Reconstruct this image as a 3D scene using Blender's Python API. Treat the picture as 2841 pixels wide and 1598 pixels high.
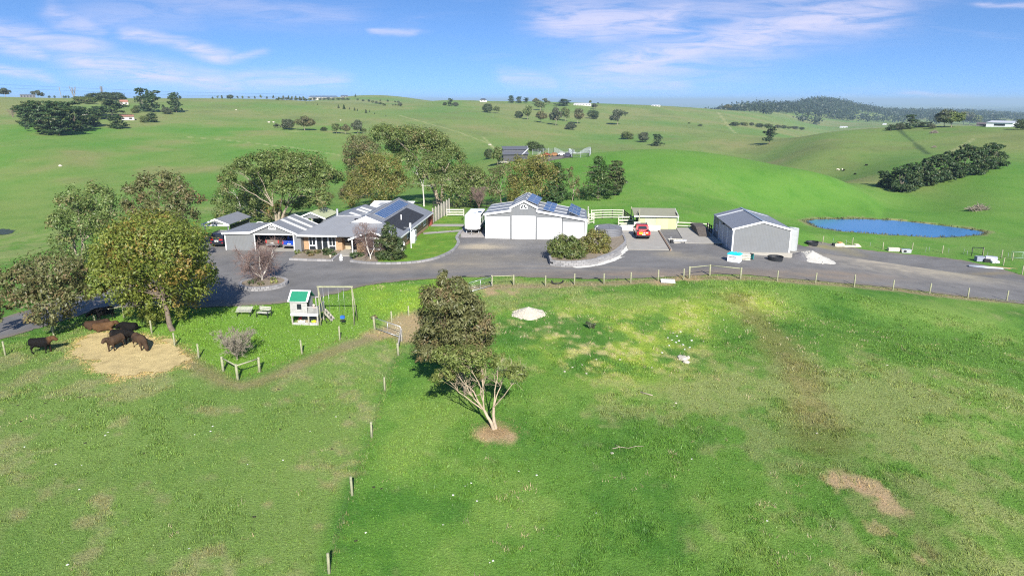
import bpy, bmesh, math, random
import numpy as np
from mathutils import Vector, Matrix
R = math.radians
scene = bpy.context.scene
for o in list(bpy.data.objects): bpy.data.objects.remove(o)

# ---------------------------------------------------------------- camera
PITCH = R(15.33); CAM_H = 19.0
F, CX, CY = 1894.0, 1420.5, 799.0           # focal length and centre in photo pixels (2841 x 1598)
cd = bpy.data.cameras.new('camera'); cam = bpy.data.objects.new('camera', cd)
scene.collection.objects.link(cam); scene.camera = cam
cam.location = (0, 0, CAM_H); cam.rotation_euler = (R(90)-PITCH, 0, 0)
cd.sensor_width = 36; cd.lens = 36*F/2841; cd.clip_start = 0.5; cd.clip_end = 90000
# ---------------------------------------------------------------- sun and sky
SUN_EL, SUN_AZ = R(32), R(169.5)            # azimuth clockwise from +Y (camera looks along +Y)
sd = bpy.data.lights.new('sun', 'SUN'); sun = bpy.data.objects.new('sun', sd)
scene.collection.objects.link(sun)
sd.energy = 5.0; sd.angle = R(0.53); sd.color = (1.0, 0.955, 0.88)
sv = Vector((math.sin(SUN_AZ)*math.cos(SUN_EL), math.cos(SUN_AZ)*math.cos(SUN_EL), math.sin(SUN_EL)))
sun.rotation_euler = sv.to_track_quat('Z', 'Y').to_euler()
sun.location = (20, -60, 60)
world = bpy.data.worlds.new('World'); scene.world = world; world.use_nodes = True
wn, wl = world.node_tree.nodes, world.node_tree.links
for n in list(wn): wn.remove(n)
def wnode(t, **kw):
    n = wn.new(t)
    for k, v in kw.items(): setattr(n, k, v)
    return n
def wmath(op, a, b=None, c=None, clamp=False):
    n = wnode('ShaderNodeMath', operation=op, use_clamp=clamp)
    for i, v in enumerate((a, b, c)):
        if v is None: continue
        if isinstance(v, (int, float)): n.inputs[i].default_value = v
        else: wl.new(v, n.inputs[i])
    return n.outputs[0]
sky = wnode('ShaderNodeTexSky', sky_type='NISHITA', sun_disc=False, sun_elevation=SUN_EL, sun_rotation=SUN_AZ,
            altitude=300, air_density=1.0, dust_density=0.25, ozone_density=3.0)
tc = wnode('ShaderNodeTexCoord'); sx = wnode('ShaderNodeSeparateXYZ'); wl.new(tc.outputs['Generated'], sx.inputs[0])
dx, dy, dz = sx.outputs
# cirrus: a cloud sheet high overhead, so the sky direction is projected on a plane
zc = wmath('MAXIMUM', dz, 0.03)
u = wmath('DIVIDE', dx, wmath('ADD', zc, 0.16)); v = wmath('DIVIDE', dy, wmath('ADD', zc, 0.16))
cb = wnode('ShaderNodeCombineXYZ'); wl.new(u, cb.inputs[0]); wl.new(v, cb.inputs[1])
def wnoise(scale, rot, loc, stretch, detail=6, rough=.6, dist=.6):
    m = wnode('ShaderNodeMapping'); m.inputs['Rotation'].default_value = (0, 0, R(rot)); m.inputs['Location'].default_value = loc
    m.inputs['Scale'].default_value = (1, stretch, 1)
    wl.new(cb.outputs[0], m.inputs[0])
    n = wnode('ShaderNodeTexNoise'); n.inputs['Scale'].default_value = scale; n.inputs['Detail'].default_value = detail
    n.inputs['Roughness'].default_value = rough; n.inputs['Distortion'].default_value = dist
    wl.new(m.outputs[0], n.inputs['Vector']); return n.outputs[0]
def wramp(x, a, b):
    n = wnode('ShaderNodeMapRange', interpolation_type='SMOOTHSTEP'); n.inputs[1].default_value = a; n.inputs[2].default_value = b
    wl.new(x, n.inputs[0]); return n.outputs[0]
def sky_st(px, py):
    a = (px-CX)/F; b = (CY-py)/F; cp, sp = math.cos(PITCH), math.sin(PITCH)
    yy = cp+sp*b; return a/yy, (-sp+cp*b)/yy
yc = wmath('MAXIMUM', wmath('ABSOLUTE', dy), 0.05)
S_ = wmath('DIVIDE', dx, yc); T_ = wmath('DIVIDE', dz, yc)
stv = wnode('ShaderNodeCombineXYZ'); wl.new(S_, stv.inputs[0]); wl.new(T_, stv.inputs[1])
# wispy warp so that no streak has a clean edge
wpm = wnode('ShaderNodeMapping'); wpm.inputs['Scale'].default_value = (5, 16, 1); wl.new(stv.outputs[0], wpm.inputs[0])
wp = wnode('ShaderNodeTexNoise'); wp.inputs['Scale'].default_value = 1.6; wp.inputs['Detail'].default_value = 5
wl.new(wpm.outputs[0], wp.inputs['Vector'])
wps = wnode('ShaderNodeSeparateColor'); wl.new(wp.outputs[1], wps.inputs[0])
Sw = wmath('MULTIPLY_ADD', wmath('SUBTRACT', wps.outputs[0], .5), .10, S_)
Tw = wmath('MULTIPLY_ADD', wmath('SUBTRACT', wps.outputs[1], .5), .030, T_)
STREAKS = [(1630,200,2480,15,46,.95),(1560,225,1900,240,26,.6),(1500,60,1920,48,40,.9),(1640,95,1880,60,22,.7),(190,172,650,232,24,1.0),
    (350,88,655,158,13,.95),(-60,78,290,128,20,.8),(-60,112,140,142,16,.8),(120,30,290,92,26,.6),(640,214,960,226,18,.65),
    (1380,212,1545,232,16,.6),(1030,86,1180,82,5,.7),(-60,182,150,216,10,.8),(2480,265,2700,270,6,.55),(2700,19,2900,22,5,.6),
    (1650,205,2150,118,60,.45),(660,158,760,150,7,.7),(480,10,1000,40,30,.35),(1880,30,2600,-30,40,.5),(200,60,560,20,40,.35)]
acc = None
for (x0, y0, x1, y1, w, k) in STREAKS:
    s0, t0 = sky_st(x0, y0); s1, t1 = sky_st(x1, y1); L = math.hypot(s1-s0, t1-t0); ux, uy = (s1-s0)/L, (t1-t0)/L; ww = 1.25*w/F
    ds = wmath('SUBTRACT', Sw, s0); dt = wmath('SUBTRACT', Tw, t0)
    al = wmath('MULTIPLY_ADD', ds, ux, wmath('MULTIPLY', dt, uy))
    pe = wmath('MULTIPLY_ADD', ds, -uy, wmath('MULTIPLY', dt, ux))
    over = wmath('ABSOLUTE', wmath('SUBTRACT', al, L/2))
    over = wmath('MAXIMUM', wmath('SUBTRACT', over, L/2*.72), 0.0)
    q = wmath('ADD', wmath('POWER', wmath('DIVIDE', wmath('ABSOLUTE', pe), ww), 2.0), wmath('POWER', wmath('DIVIDE', over, max(L*.2, ww)), 2.0))
    g = wmath('MULTIPLY', wmath('POWER', 2.718, wmath('MULTIPLY', q, -1.0)), k)
    acc = g if acc is None else wmath('MAXIMUM', acc, g)
def wst_noise(sc, rot, scale, detail, rough):
    m = wnode('ShaderNodeMapping'); m.inputs['Rotation'].default_value = (0, 0, R(rot)); m.inputs['Scale'].default_value = sc
    wl.new(stv.outputs[0], m.inputs[0]); n = wnode('ShaderNodeTexNoise'); n.inputs['Scale'].default_value = scale
    n.inputs['Detail'].default_value = detail; n.inputs['Roughness'].default_value = rough; n.inputs['Distortion'].default_value = .8
    wl.new(m.outputs[0], n.inputs['Vector']); return n.outputs[0]
fil = wst_noise((4, 30, 1), 6, 2.4, 9, .66)
fil2 = wst_noise((2.2, 13, 1), -4, 1.5, 6, .6)
body = wmath('MULTIPLY', acc, wramp(fil, .22, .64))
thin = wmath('MULTIPLY', wmath('MULTIPLY', wramp(fil2, .50, .80), wramp(fil, .35, .7)), .33)     # faint veils all over the sky
veil = wmath('MULTIPLY', wramp(T_, .0, .16), .0)
mask = wmath('MULTIPLY', wmath('MAXIMUM', body, thin), .80, clamp=True)
# look the sky up a little higher than the true direction: clear winter air, deep blue almost down to the horizon
skz = wmath('MULTIPLY_ADD', dz, 1.9, .20); skv = wnode('ShaderNodeCombineXYZ'); wl.new(dx, skv.inputs[0]); wl.new(dy, skv.inputs[1]); wl.new(skz, skv.inputs[2])
skn = wnode('ShaderNodeVectorMath', operation='NORMALIZE'); wl.new(skv.outputs[0], skn.inputs[0]); wl.new(skn.outputs[0], sky.inputs[0])
world.cycles.sampling_method = 'MANUAL'; world.cycles.sample_map_resolution = 256
hs = wnode('ShaderNodeHueSaturation'); hs.inputs['Hue'].default_value = .506; hs.inputs['Saturation'].default_value = 1.18; hs.inputs['Value'].default_value = 1.0
wl.new(sky.outputs[0], hs.inputs['Color'])
bg1 = wnode('ShaderNodeBackground'); bg1.inputs[1].default_value = 0.115; wl.new(hs.outputs[0], bg1.inputs[0])
bg2 = wnode('ShaderNodeBackground'); bg2.inputs[0].default_value = (0.72, 0.68, 0.84, 1); bg2.inputs[1].default_value = .70
mx = wnode('ShaderNodeMixShader'); wl.new(mask, mx.inputs[0]); wl.new(bg1.outputs[0], mx.inputs[1]); wl.new(bg2.outputs[0], mx.inputs[2])
wo = wnode('ShaderNodeOutputWorld'); wl.new(mx.outputs[0], wo.inputs[0])
vs = scene.view_settings; vs.view_transform = 'Standard'; vs.look = 'None'; vs.exposure = 0.85; vs.gamma = 1; vs.use_curve_mapping = False
scene.cycles.use_denoising = False; scene.cycles.filter_width = 1.15
scene.cycles.max_bounces = 6; scene.cycles.diffuse_bounces = 3; scene.cycles.transparent_max_bounces = 6
scene.cycles.volume_step_rate = 10
COL = scene.collection

# ---------------------------------------------------------------- pixel -> place
cp, sp = math.cos(PITCH), math.sin(PITCH)
def ray(px, py):
    a = (px-CX)/F; b = (CY-py)/F
    return np.array([a, cp+sp*b, -sp+cp*b])
def Gz(px, py, z=0.0):
    d = ray(px, py); t = (z-CAM_H)/d[2]; return np.array([d[0]*t, d[1]*t, z])
def atY(px, py, Y):
    d = ray(px, py); t = Y/d[1]; return np.array([d[0]*t, Y, CAM_H+d[2]*t])
DS = 2841/2576.0
def zf(ox, oy, s): return lambda x, y: (ox+x*s, oy+y*s)
q1 = zf(550,540,450/2576); q2 = zf(900,520,450/2576); q3 = zf(1270,510,450/2576); q4 = zf(1630,540,450/2576)
q5 = zf(1930,540,450/2576); q6 = zf(2300,560,541/2576); q7 = zf(0,680,600/2576); q8 = zf(560,740,600/2576)
dd = lambda x, y: (x*DS, y*DS)

# ---------------------------------------------------------------- terrain height
def yd(d): return ('y', d*DS)
NEAR = [(8,-4.6),(20,-3.3),(30,-2.3),(45,-1.3),(58,-.7)]
COLS = {
 -900: [(8,-4.6),(30,-2.6),(60,-1.8),(100,-5),(150,-8),(300,-4),(500,9),(800,27),(1500,18),(4000,-60)],
 -350: NEAR+[(65,-1.0),(90,-3),(125,-6.5),(160,-7),(220,-6.5),(300,-5),(400,1),(550,10),(800,27),(1300,16),(4000,-60)],
 0: NEAR+[(65,-.9),(90,-2.4),(125,-5.6),(160,-6.3),(220,-6),(300,yd(400)),(400,yd(335)),(550,yd(288)),(800,yd(243)),(1200,15),(4000,-60)],
 300: NEAR+[(68,-.5),(85,-.8),(105,-2.2),(130,-4.4),(170,-5.4),(220,-5.6),(300,yd(402)),(400,yd(338)),(560,yd(286)),(800,yd(247)),(1200,14),(4000,-60)],
 650: NEAR+[(70,-.1),(88,0),(108,-.3),(125,-1.3),(160,-3.6),(220,-5.2),(300,yd(397)),(420,yd(332)),(580,yd(286)),(760,yd(250)),(1200,10),(4000,-60)],
 950: NEAR+[(70,-.1),(88,0),(112,0),(130,-.5),(160,-3),(220,-7),(300,yd(390)),(420,yd(337)),(600,yd(291)),(780,yd(264)),(1000,13.0),(1300,yd(240)),(1800,10),(4000,-60)],
 1130: NEAR+[(70,-.1),(88,0),(112,0),(130,-.6),(160,-2.6),(220,-4),(290,-5.5),(350,-5),(430,yd(340)),(600,yd(297)),(800,yd(268)),(960,yd(253)),(1100,14),(1300,14.5),(1800,8),(4000,-60)],
 1280: NEAR+[(70,-.1),(88,0),(112,0),(140,-.6),(180,-1.4),(230,yd(404)),(270,-.6),(320,-4.2),(370,-5.5),(430,yd(348)),(560,yd(312)),(760,yd(281)),(1000,yd(257)),(1500,5),(4000,-60)],
 1500: NEAR+[(70,-.1),(88,0),(112,.2),(140,1),(170,2.5),(205,yd(388)),(250,.6),(300,-5),(350,-8.5),(400,-9.6),(560,yd(335)),(760,yd(296)),(1000,yd(262)),(1500,0),(4000,-60)],
 1700: NEAR+[(70,-.1),(88,0),(112,.3),(140,1.6),(170,3.5),(205,yd(378)),(250,1.4),(300,-5.5),(380,-11),(450,yd(373)),(600,yd(331)),(800,yd(298)),(1000,yd(275)),(1250,8),(1600,-15),(4000,-60)],
 1900: NEAR+[(70,-.1),(88,-.2),(112,-.4),(140,.9),(170,2.1),(205,yd(402)),(250,-2.5),(320,-11.5),(400,-13),(480,yd(363)),(700,yd(331)),(1000,yd(303)),(1300,yd(284)),(1700,-12),(4000,-60)],
 2100: NEAR+[(70,-1),(85,-1.6),(100,-2.8),(122,-3.2),(150,-1.4),(190,yd(440)),(230,-5),(280,-9.5),(330,yd(386)),(400,yd(353)),(460,yd(333)),(600,-13),(900,-26),(1500,-32),(4000,-60)],
 2300: NEAR+[(70,-1.6),(88,-2.4),(104,-4.3),(122,-4.3),(150,-5.0),(172,-5.2),(200,-5.6),(250,yd(430)),(330,yd(381)),(420,yd(341)),(480,yd(319)),(600,-8),(900,-26),(1500,-32),(4000,-60)],
 2576: NEAR+[(72,-2.2),(92,-3.3),(108,-4.3),(128,-4.2),(170,-4.4),(230,yd(440)),(300,yd(390)),(380,yd(346)),(450,yd(321)),(600,-1),(900,-22),(1500,-32),(4000,-60)],
 3000: [(8,-4.8),(30,-2.6),(60,-1.9),(75,-2.6),(110,-4),(170,-3.4),(230,-2.5),(300,-.5),(450,5),(600,3),(900,-18),(1500,-32),(4000,-60)],
 3600: [(8,-5),(30,-3),(60,-2.6),(110,-4),(170,-3),(300,0),(450,6),(600,4),(900,-15),(1500,-32),(4000,-60)],
}
def col_az(xd): return math.atan((xd*DS-CX)*cp/F)
def py_tan(az, py):
    b = (CY-py)/F; return math.cos(az)*(b*cp-sp)/(cp+sp*b)
LR = np.linspace(math.log(6), math.log(60000), 560)
def pchip(xs, ys, xq):
    xs, ys = np.array(xs, float), np.array(ys, float); h = np.diff(xs); d = np.diff(ys)/h
    m = np.zeros_like(ys); m[0], m[-1] = d[0], d[-1]
    for i in range(1, len(xs)-1):
        m[i] = (d[i-1]*h[i]+d[i]*h[i-1])/(h[i]+h[i-1])          # three-point slope: round crests and floors
    i = np.clip(np.searchsorted(xs, xq)-1, 0, len(xs)-2); t = np.clip((xq-xs[i])/h[i], 0, 1)
    return (2*t**3-3*t**2+1)*ys[i]+(t**3-2*t**2+t)*h[i]*m[i]+(-2*t**3+3*t**2)*ys[i+1]+(t**3-t**2)*h[i]*m[i+1]
azs, prof = [], []
for xd in sorted(COLS):
    az = col_az(xd); rs, zs = [], []
    for (r, zv) in COLS[xd]+[(9000,-68),(60000,-75)]:
        rs.append(math.log(r)); zs.append(CAM_H+r*py_tan(az, zv[1]) if isinstance(zv, tuple) else zv)
    azs.append(az); prof.append(pchip(rs, zs, LR))
azs = np.array(azs); prof = np.array(prof)
AZ0, AZ1, NA = azs[0], azs[-1], 900
AQ = np.linspace(AZ0, AZ1, NA)
TAB = np.zeros((NA, len(LR)))
for j in range(len(LR)): TAB[:, j] = pchip(azs, prof[:, j], AQ)
k = np.exp(-np.linspace(-2, 2, 23)**2); k /= k.sum()            # soften the joins between profiles
pad = np.pad(TAB, ((11, 11), (0, 0)), 'edge'); TAB = sum(k[i]*pad[i:i+NA] for i in range(23))
k = np.exp(-np.linspace(-2, 2, 7)**2); k /= k.sum()
pad = np.pad(TAB, ((0, 0), (3, 3)), 'edge'); TAB = sum(k[i]*pad[:, i:i+len(LR)] for i in range(7))

def vnoise(x, y, seed=0):
    """value noise in -1..1"""
    x = np.asarray(x, float); y = np.asarray(y, float)
    xi = np.floor(x).astype(np.int64); yi = np.floor(y).astype(np.int64); fx = x-xi; fy = y-yi
    def h(a, b):
        n = (a*374761393+b*668265263+seed*974634777) & 0xffffffff
        n = ((n ^ (n >> 13))*1274126177) & 0xffffffff
        return ((n ^ (n >> 16)) & 0xffff)/32767.5-1
    sx_, sy_ = fx*fx*(3-2*fx), fy*fy*(3-2*fy)
    return (h(xi, yi)*(1-sx_)+h(xi+1, yi)*sx_)*(1-sy_)+(h(xi, yi+1)*(1-sx_)+h(xi+1, yi+1)*sx_)*sy_
def fbm(x, y, o=4, seed=0):
    s = 0; a = 1; t = 0
    for i in range(o):
        s = s+a*vnoise(x*2**i, y*2**i, seed+i); t += a; a *= .5
    return s/t
def sstep(a, b, x):
    t = np.clip((x-a)/(b-a), 0, 1); return t*t*(3-2*t)
def in_poly(x, y, P):
    x = np.asarray(x, float); y = np.asarray(y, float); c = np.zeros(x.shape, bool); n = len(P)
    for i in range(n):
        x0, y0 = P[i]; x1, y1 = P[(i+1) % n]
        if y0 == y1: continue
        c ^= ((y0 > y) != (y1 > y)) & (x < (x1-x0)*(y-y0)/(y1-y0)+x0)
    return c
def dist_line(x, y, P, closed=False):
    x = np.asarray(x, float); y = np.asarray(y, float); best = np.full(x.shape, 1e9)
    for i in range(len(P)-(0 if closed else 1)):
        (x0, y0), (x1, y1) = P[i], P[(i+1) % len(P)]
        ux, uy = x1-x0, y1-y0; L = ux*ux+uy*uy+1e-9
        t = np.clip(((x-x0)*ux+(y-y0)*uy)/L, 0, 1); best = np.minimum(best, np.hypot(x-x0-t*ux, y-y0-t*uy))
    return best
def sdf(x, y, P): return np.where(in_poly(x, y, P), -1, 1)*dist_line(x, y, P, True)
YARD = [(-46,84),(-36,72),(-26,65),(-17,70),(-8,76),(4,72.5),(14,72),(24,74),(40,66),(60,62),(75,70),(62,84),(44,92),(37,106),(24,110),(-2,110),(-12,116),(-36,112),(-46,100)]
def yard_z(x, y): 
    t = np.maximum(0, x-26.0); return -.082*t*t/(t+2.0)
BUMPS = [(2075,2400,105,480,54,'w'),(2290,2900,170,600,22,'w'),(1930,1900,110,300,16,'w'),(2500,3100,170,600,12,'w'),(2230,1500,90,260,8,'g'),(2420,1700,120,300,8,'g')]
POND_Z = -4.55
POND_PX = [(2230,614),(2262,609),(2330,608),(2400,608),(2480,612),(2560,620),(2640,630),(2700,638),(2734,645),(2720,652),(2660,657),(2590,659),(2520,655),(2450,651),(2380,646),(2320,641),(2262,630)]
POND = [tuple(Gz(px, py, POND_Z)[:2]) for px, py in POND_PX]
def height(x, y):
    x = np.asarray(x, float); y = np.asarray(y, float)
    r = np.hypot(x, y); az = np.arctan2(x, y)
    a = np.clip((np.clip(az, AZ0, AZ1)-AZ0)/(AZ1-AZ0)*(NA-1), 0, NA-1.001)
    b = np.clip((np.log(np.maximum(r, 6.01))-LR[0])/(LR[1]-LR[0]), 0, len(LR)-1.001)
    ai = a.astype(int); bi = b.astype(int); fa = a-ai; fb = b-bi
    z = (TAB[ai, bi]*(1-fb)+TAB[ai, bi+1]*fb)*(1-fa)+(TAB[ai+1, bi]*(1-fb)+TAB[ai+1, bi+1]*fb)*fa
    for (xd, br, wpx, wr, h, kd) in BUMPS:
        ba = col_az(xd); da = (az-ba)*br; z = z+h*np.exp(-(da/(wpx*DS*br/F))**2-((r-br)/wr)**2)
    far = sstep(150, 600, r)
    z = z+far*(fbm(x/170+3, y/170+7, 4, 5)*1.6)*sstep(60000, 3000, r)
    z = z+sstep(14, 40, r)*(1-sstep(120, 200, r))*fbm(x/9, y/9, 3, 11)*.16
    near = r < 185
    if near.any():
        xn, yn = x[near], y[near]; zn = z[near]
        s = sdf(xn, yn, YARD); w = 1-sstep(-1.5, 8, s)
        zn = zn*(1-w)+yard_z(xn, yn)*w
        p = sdf(xn, yn, POND)                                        # the dam: bowl below, low bank around
        bank = POND_Z+np.clip(p, -6, 60)*.11
        wb = 1-sstep(2.0, 34, p)
        zn = np.where(p < 36, zn*(1-wb)+np.maximum(np.minimum(zn, bank), np.where(p < 0, -9e9, POND_Z+.06+.1*np.clip(p, 0, 1)))*wb, zn)
        z = z.copy(); z[near] = zn
    return z
def hz(x, y): return float(height(np.array([float(x)]), np.array([float(y)]))[0])
def ground(px, py, rmax=2500.0, rmin=10.0):
    """where the ray through a photo pixel meets the land; on a skyline, its closest pass"""
    d = ray(px, py); hd = math.hypot(d[0], d[1]); rs = np.exp(np.linspace(math.log(rmin), math.log(rmax), 4000))
    x, y, z = d[0]/hd*rs, d[1]/hd*rs, CAM_H+d[2]/hd*rs
    g = z-height(x, y); i = np.argmax(g <= 0)
    if g[i] > 0:
        w = (rs > 300); i = np.where(w)[0][np.argmin(g[w]/rs[w])] if w.any() else int(np.argmin(g/rs))
    return Vector((x[i], y[i], float(height(x[i:i+1], y[i:i+1])[0])))
def gpt(px, py): p = ground(px, py); return (p.x, p.y)
def gd(xd, yd_): return gpt(xd*DS, yd_*DS)
# ---------------------------------------------------------------- materials
MATS = {}
class NT:
    def __init__(s, name):
        s.m = bpy.data.materials.new(name); s.m.use_nodes = True; s.t = s.m.node_tree; s.t.nodes.clear()
        s.out = s.n('ShaderNodeOutputMaterial')
    def n(s, t, **kw):
        x = s.t.nodes.new(t)
        for k_, v_ in kw.items(): setattr(x, k_, v_)
        return x
    def l(s, a, b): s.t.links.new(a, b)
    def set(s, sock, v_):
        if hasattr(v_, 'links') or isinstance(v_, bpy.types.NodeSocket): s.l(v_, sock)
        else: sock.default_value = v_
    def noise(s, scale, detail=4, rough=.55, coord='Object', stretch=(1, 1, 1), dist=0):
        tc_ = s.n('ShaderNodeTexCoord'); mp = s.n('ShaderNodeMapping'); mp.inputs['Scale'].default_value = stretch
        s.l(tc_.outputs[coord], mp.inputs[0]); x = s.n('ShaderNodeTexNoise'); x.inputs['Scale'].default_value = scale
        x.inputs['Detail'].default_value = detail; x.inputs['Roughness'].default_value = rough; x.inputs['Distortion'].default_value = dist
        s.l(mp.outputs[0], x.inputs['Vector']); return x.outputs[0]
    def rng(s, x, a, b, c=0., d=1.):
        r = s.n('ShaderNodeMapRange'); r.inputs[1].default_value = a; r.inputs[2].default_value = b; r.inputs[3].default_value = c; r.inputs[4].default_value = d
        s.l(x, r.inputs[0]); return r.outputs[0]
    def mix(s, f, a, b, mode='MIX'):
        x = s.n('ShaderNodeMix', data_type='RGBA', blend_type=mode)
        s.set(x.inputs[0], f)
        for sock, v_ in ((x.inputs[6], a), (x.inputs[7], b)):
            if isinstance(v_, tuple): sock.default_value = (*v_, 1) if len(v_) == 3 else v_
            else: s.l(v_, sock)
        return x.outputs[2]
    def bsdf(s, col, rough=.7, metal=0, spec=.3, **kw):
        p = s.n('ShaderNodeBsdfPrincipled')
        if isinstance(col, tuple): p.inputs['Base Color'].default_value = (*col, 1)
        else: s.l(col, p.inputs['Base Color'])
        s.set(p.inputs['Roughness'], rough); s.set(p.inputs['Metallic'], metal); p.inputs['Specular IOR Level'].default_value = spec
        for k_, v_ in kw.items(): s.set(p.inputs[k_], v_)
        s.l(p.outputs[0], s.out.inputs[0]); s.p = p; return p
    def bump(s, h, strength=.4, dist=.05):
        b = s.n('ShaderNodeBump'); b.inputs['Strength'].default_value = strength; b.inputs['Distance'].default_value = dist
        s.l(h, b.inputs['Height']); s.l(b.outputs[0], s.p.inputs['Normal'])
def mat(name, col, rough=.7, metal=0, var=.18, scale=3., spec=.3, bump=0., dirt=0., dirtcol=(.16,.13,.09)):
    if name in MATS: return MATS[name]
    t = NT(name); a = tuple(c*(1-var) for c in col); b = tuple(min(1, c*(1+var)) for c in col)
    nz = t.noise(scale, 6, .6); c = t.mix(t.rng(nz, .3, .7), a, b)
    if dirt: c = t.mix(t.rng(t.noise(scale*.45, 7, .7), .5, .75, 0, dirt), c, dirtcol)
    t.bsdf(c, rough, metal, spec)
    if bump: t.bump(t.noise(scale*9, 4), bump, .03)
    MATS[name] = t.m; return t.m
def mat_ribbed(name, col, pitch=.2, axis='X', rough=.5, metal=.0, var=.06, depth=.02, spec=.4, dirt=.0):
    """sheet metal with folded ribs; axis is the object axis across the ribs"""
    if name in MATS: return MATS[name]
    t = NT(name); tc_ = t.n('ShaderNodeTexCoord'); s = t.n('ShaderNodeSeparateXYZ'); t.l(tc_.outputs['Object'], s.inputs[0])
    f = t.n('ShaderNodeMath', operation='MULTIPLY'); t.l(s.outputs['XYZ'.index(axis)], f.inputs[0]); f.inputs[1].default_value = 1/pitch
    g = t.n('ShaderNodeMath', operation='FRACT'); t.l(f.outputs[0], g.inputs[0])
    h = t.n('ShaderNodeMath', operation='PINGPONG'); t.l(g.outputs[0], h.inputs[0]); h.inputs[1].default_value = .5
    rib = t.rng(h.outputs[0], .30, .42)
    nz = t.noise(1.1, 6, .65); c = t.mix(t.rng(nz, .3, .7), tuple(x*(1-var) for x in col), tuple(x*(1+var) for x in col))
    if dirt: c = t.mix(t.rng(t.noise(.6, 7, .7, stretch=(1, 1, .3)), .5, .8, 0, dirt), c, (.2, .18, .14))
    t.bsdf(c, rough, metal, spec); t.bump(rib, .55, depth)
    MATS[name] = t.m; return t.m
def mat_brick(name):
    if name in MATS: return MATS[name]
    t = NT(name); tc_ = t.n('ShaderNodeTexCoord'); s = t.n('ShaderNodeSeparateXYZ'); t.l(tc_.outputs['Object'], s.inputs[0])
    a = t.n('ShaderNodeMath', operation='ADD'); t.l(s.outputs[0], a.inputs[0]); t.l(s.outputs[1], a.inputs[1])
    c = t.n('ShaderNodeCombineXYZ'); t.l(a.outputs[0], c.inputs[0]); t.l(s.outputs[2], c.inputs[1])
    b = t.n('ShaderNodeTexBrick'); t.l(c.outputs[0], b.inputs['Vector']); b.inputs['Scale'].default_value = 1.0
    b.inputs['Brick Width'].default_value = .25; b.inputs['Row Height'].default_value = .088; b.inputs['Mortar Size'].default_value = .009
    b.inputs['Color1'].default_value = (.40, .22, .10, 1); b.inputs['Color2'].default_value = (.22, .105, .045, 1); b.inputs['Mortar'].default_value = (.52, .44, .33, 1)
    t.bsdf(t.mix(t.rng(t.noise(14, 4), .35, .7, 0, .5), b.outputs[0], (.46, .30, .16)), .85); t.bump(b.outputs[1], -.5, .01)
    MATS[name] = t.m; return t.m
def glass(name='dark_glass', col=(.02, .025, .03), rough=.06):
    if name in MATS: return MATS[name]
    t = NT(name); t.bsdf(col, rough, 0, .6); MATS[name] = t.m; return t.m

# ---------------------------------------------------------------- small mesh helpers
def tag(o, label=None, cat=None, group=None, kind=None):
    if label: o['label'] = label
    if cat: o['category'] = cat
    if group: o['group'] = group
    if kind: o['kind'] = kind
    return o
def link(o, parent=None):
    COL.objects.link(o)
    if parent is not None: o.parent = parent
    return o
def thing(name, label, cat, loc=(0, 0, 0), rz=0., group=None):
    o = bpy.data.objects.new(name, None); o.empty_display_size = .3; COL.objects.link(o)
    o.location = loc; o.rotation_euler = (0, 0, rz); return tag(o, label, cat, group)
def mesh_np(name, V, Fq, material=None, smooth=False):
    """V (n,3) array, Fq (m,k) array of faces all of one size"""
    me = bpy.data.meshes.new(name); V = np.asarray(V, np.float32); Fq = np.asarray(Fq, np.int32); m, k_ = Fq.shape
    me.vertices.add(len(V)); me.vertices.foreach_set('co', V.ravel())
    me.loops.add(m*k_); me.loops.foreach_set('vertex_index', Fq.ravel())
    me.polygons.add(m); me.polygons.foreach_set('loop_start', np.arange(0, m*k_, k_, dtype=np.int32))
    if smooth: me.polygons.foreach_set('use_smooth', np.ones(m, bool))
    me.update(calc_edges=True); me.validate()
    if material: me.materials.append(material)
    return me
def color_attr(me, cols, name='Col'):
    a = me.color_attributes.new(name, 'FLOAT_COLOR', 'POINT'); c = np.ones((len(cols), 4), np.float32); c[:, :3] = cols
    a.data.foreach_set('color', c.ravel())
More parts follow.
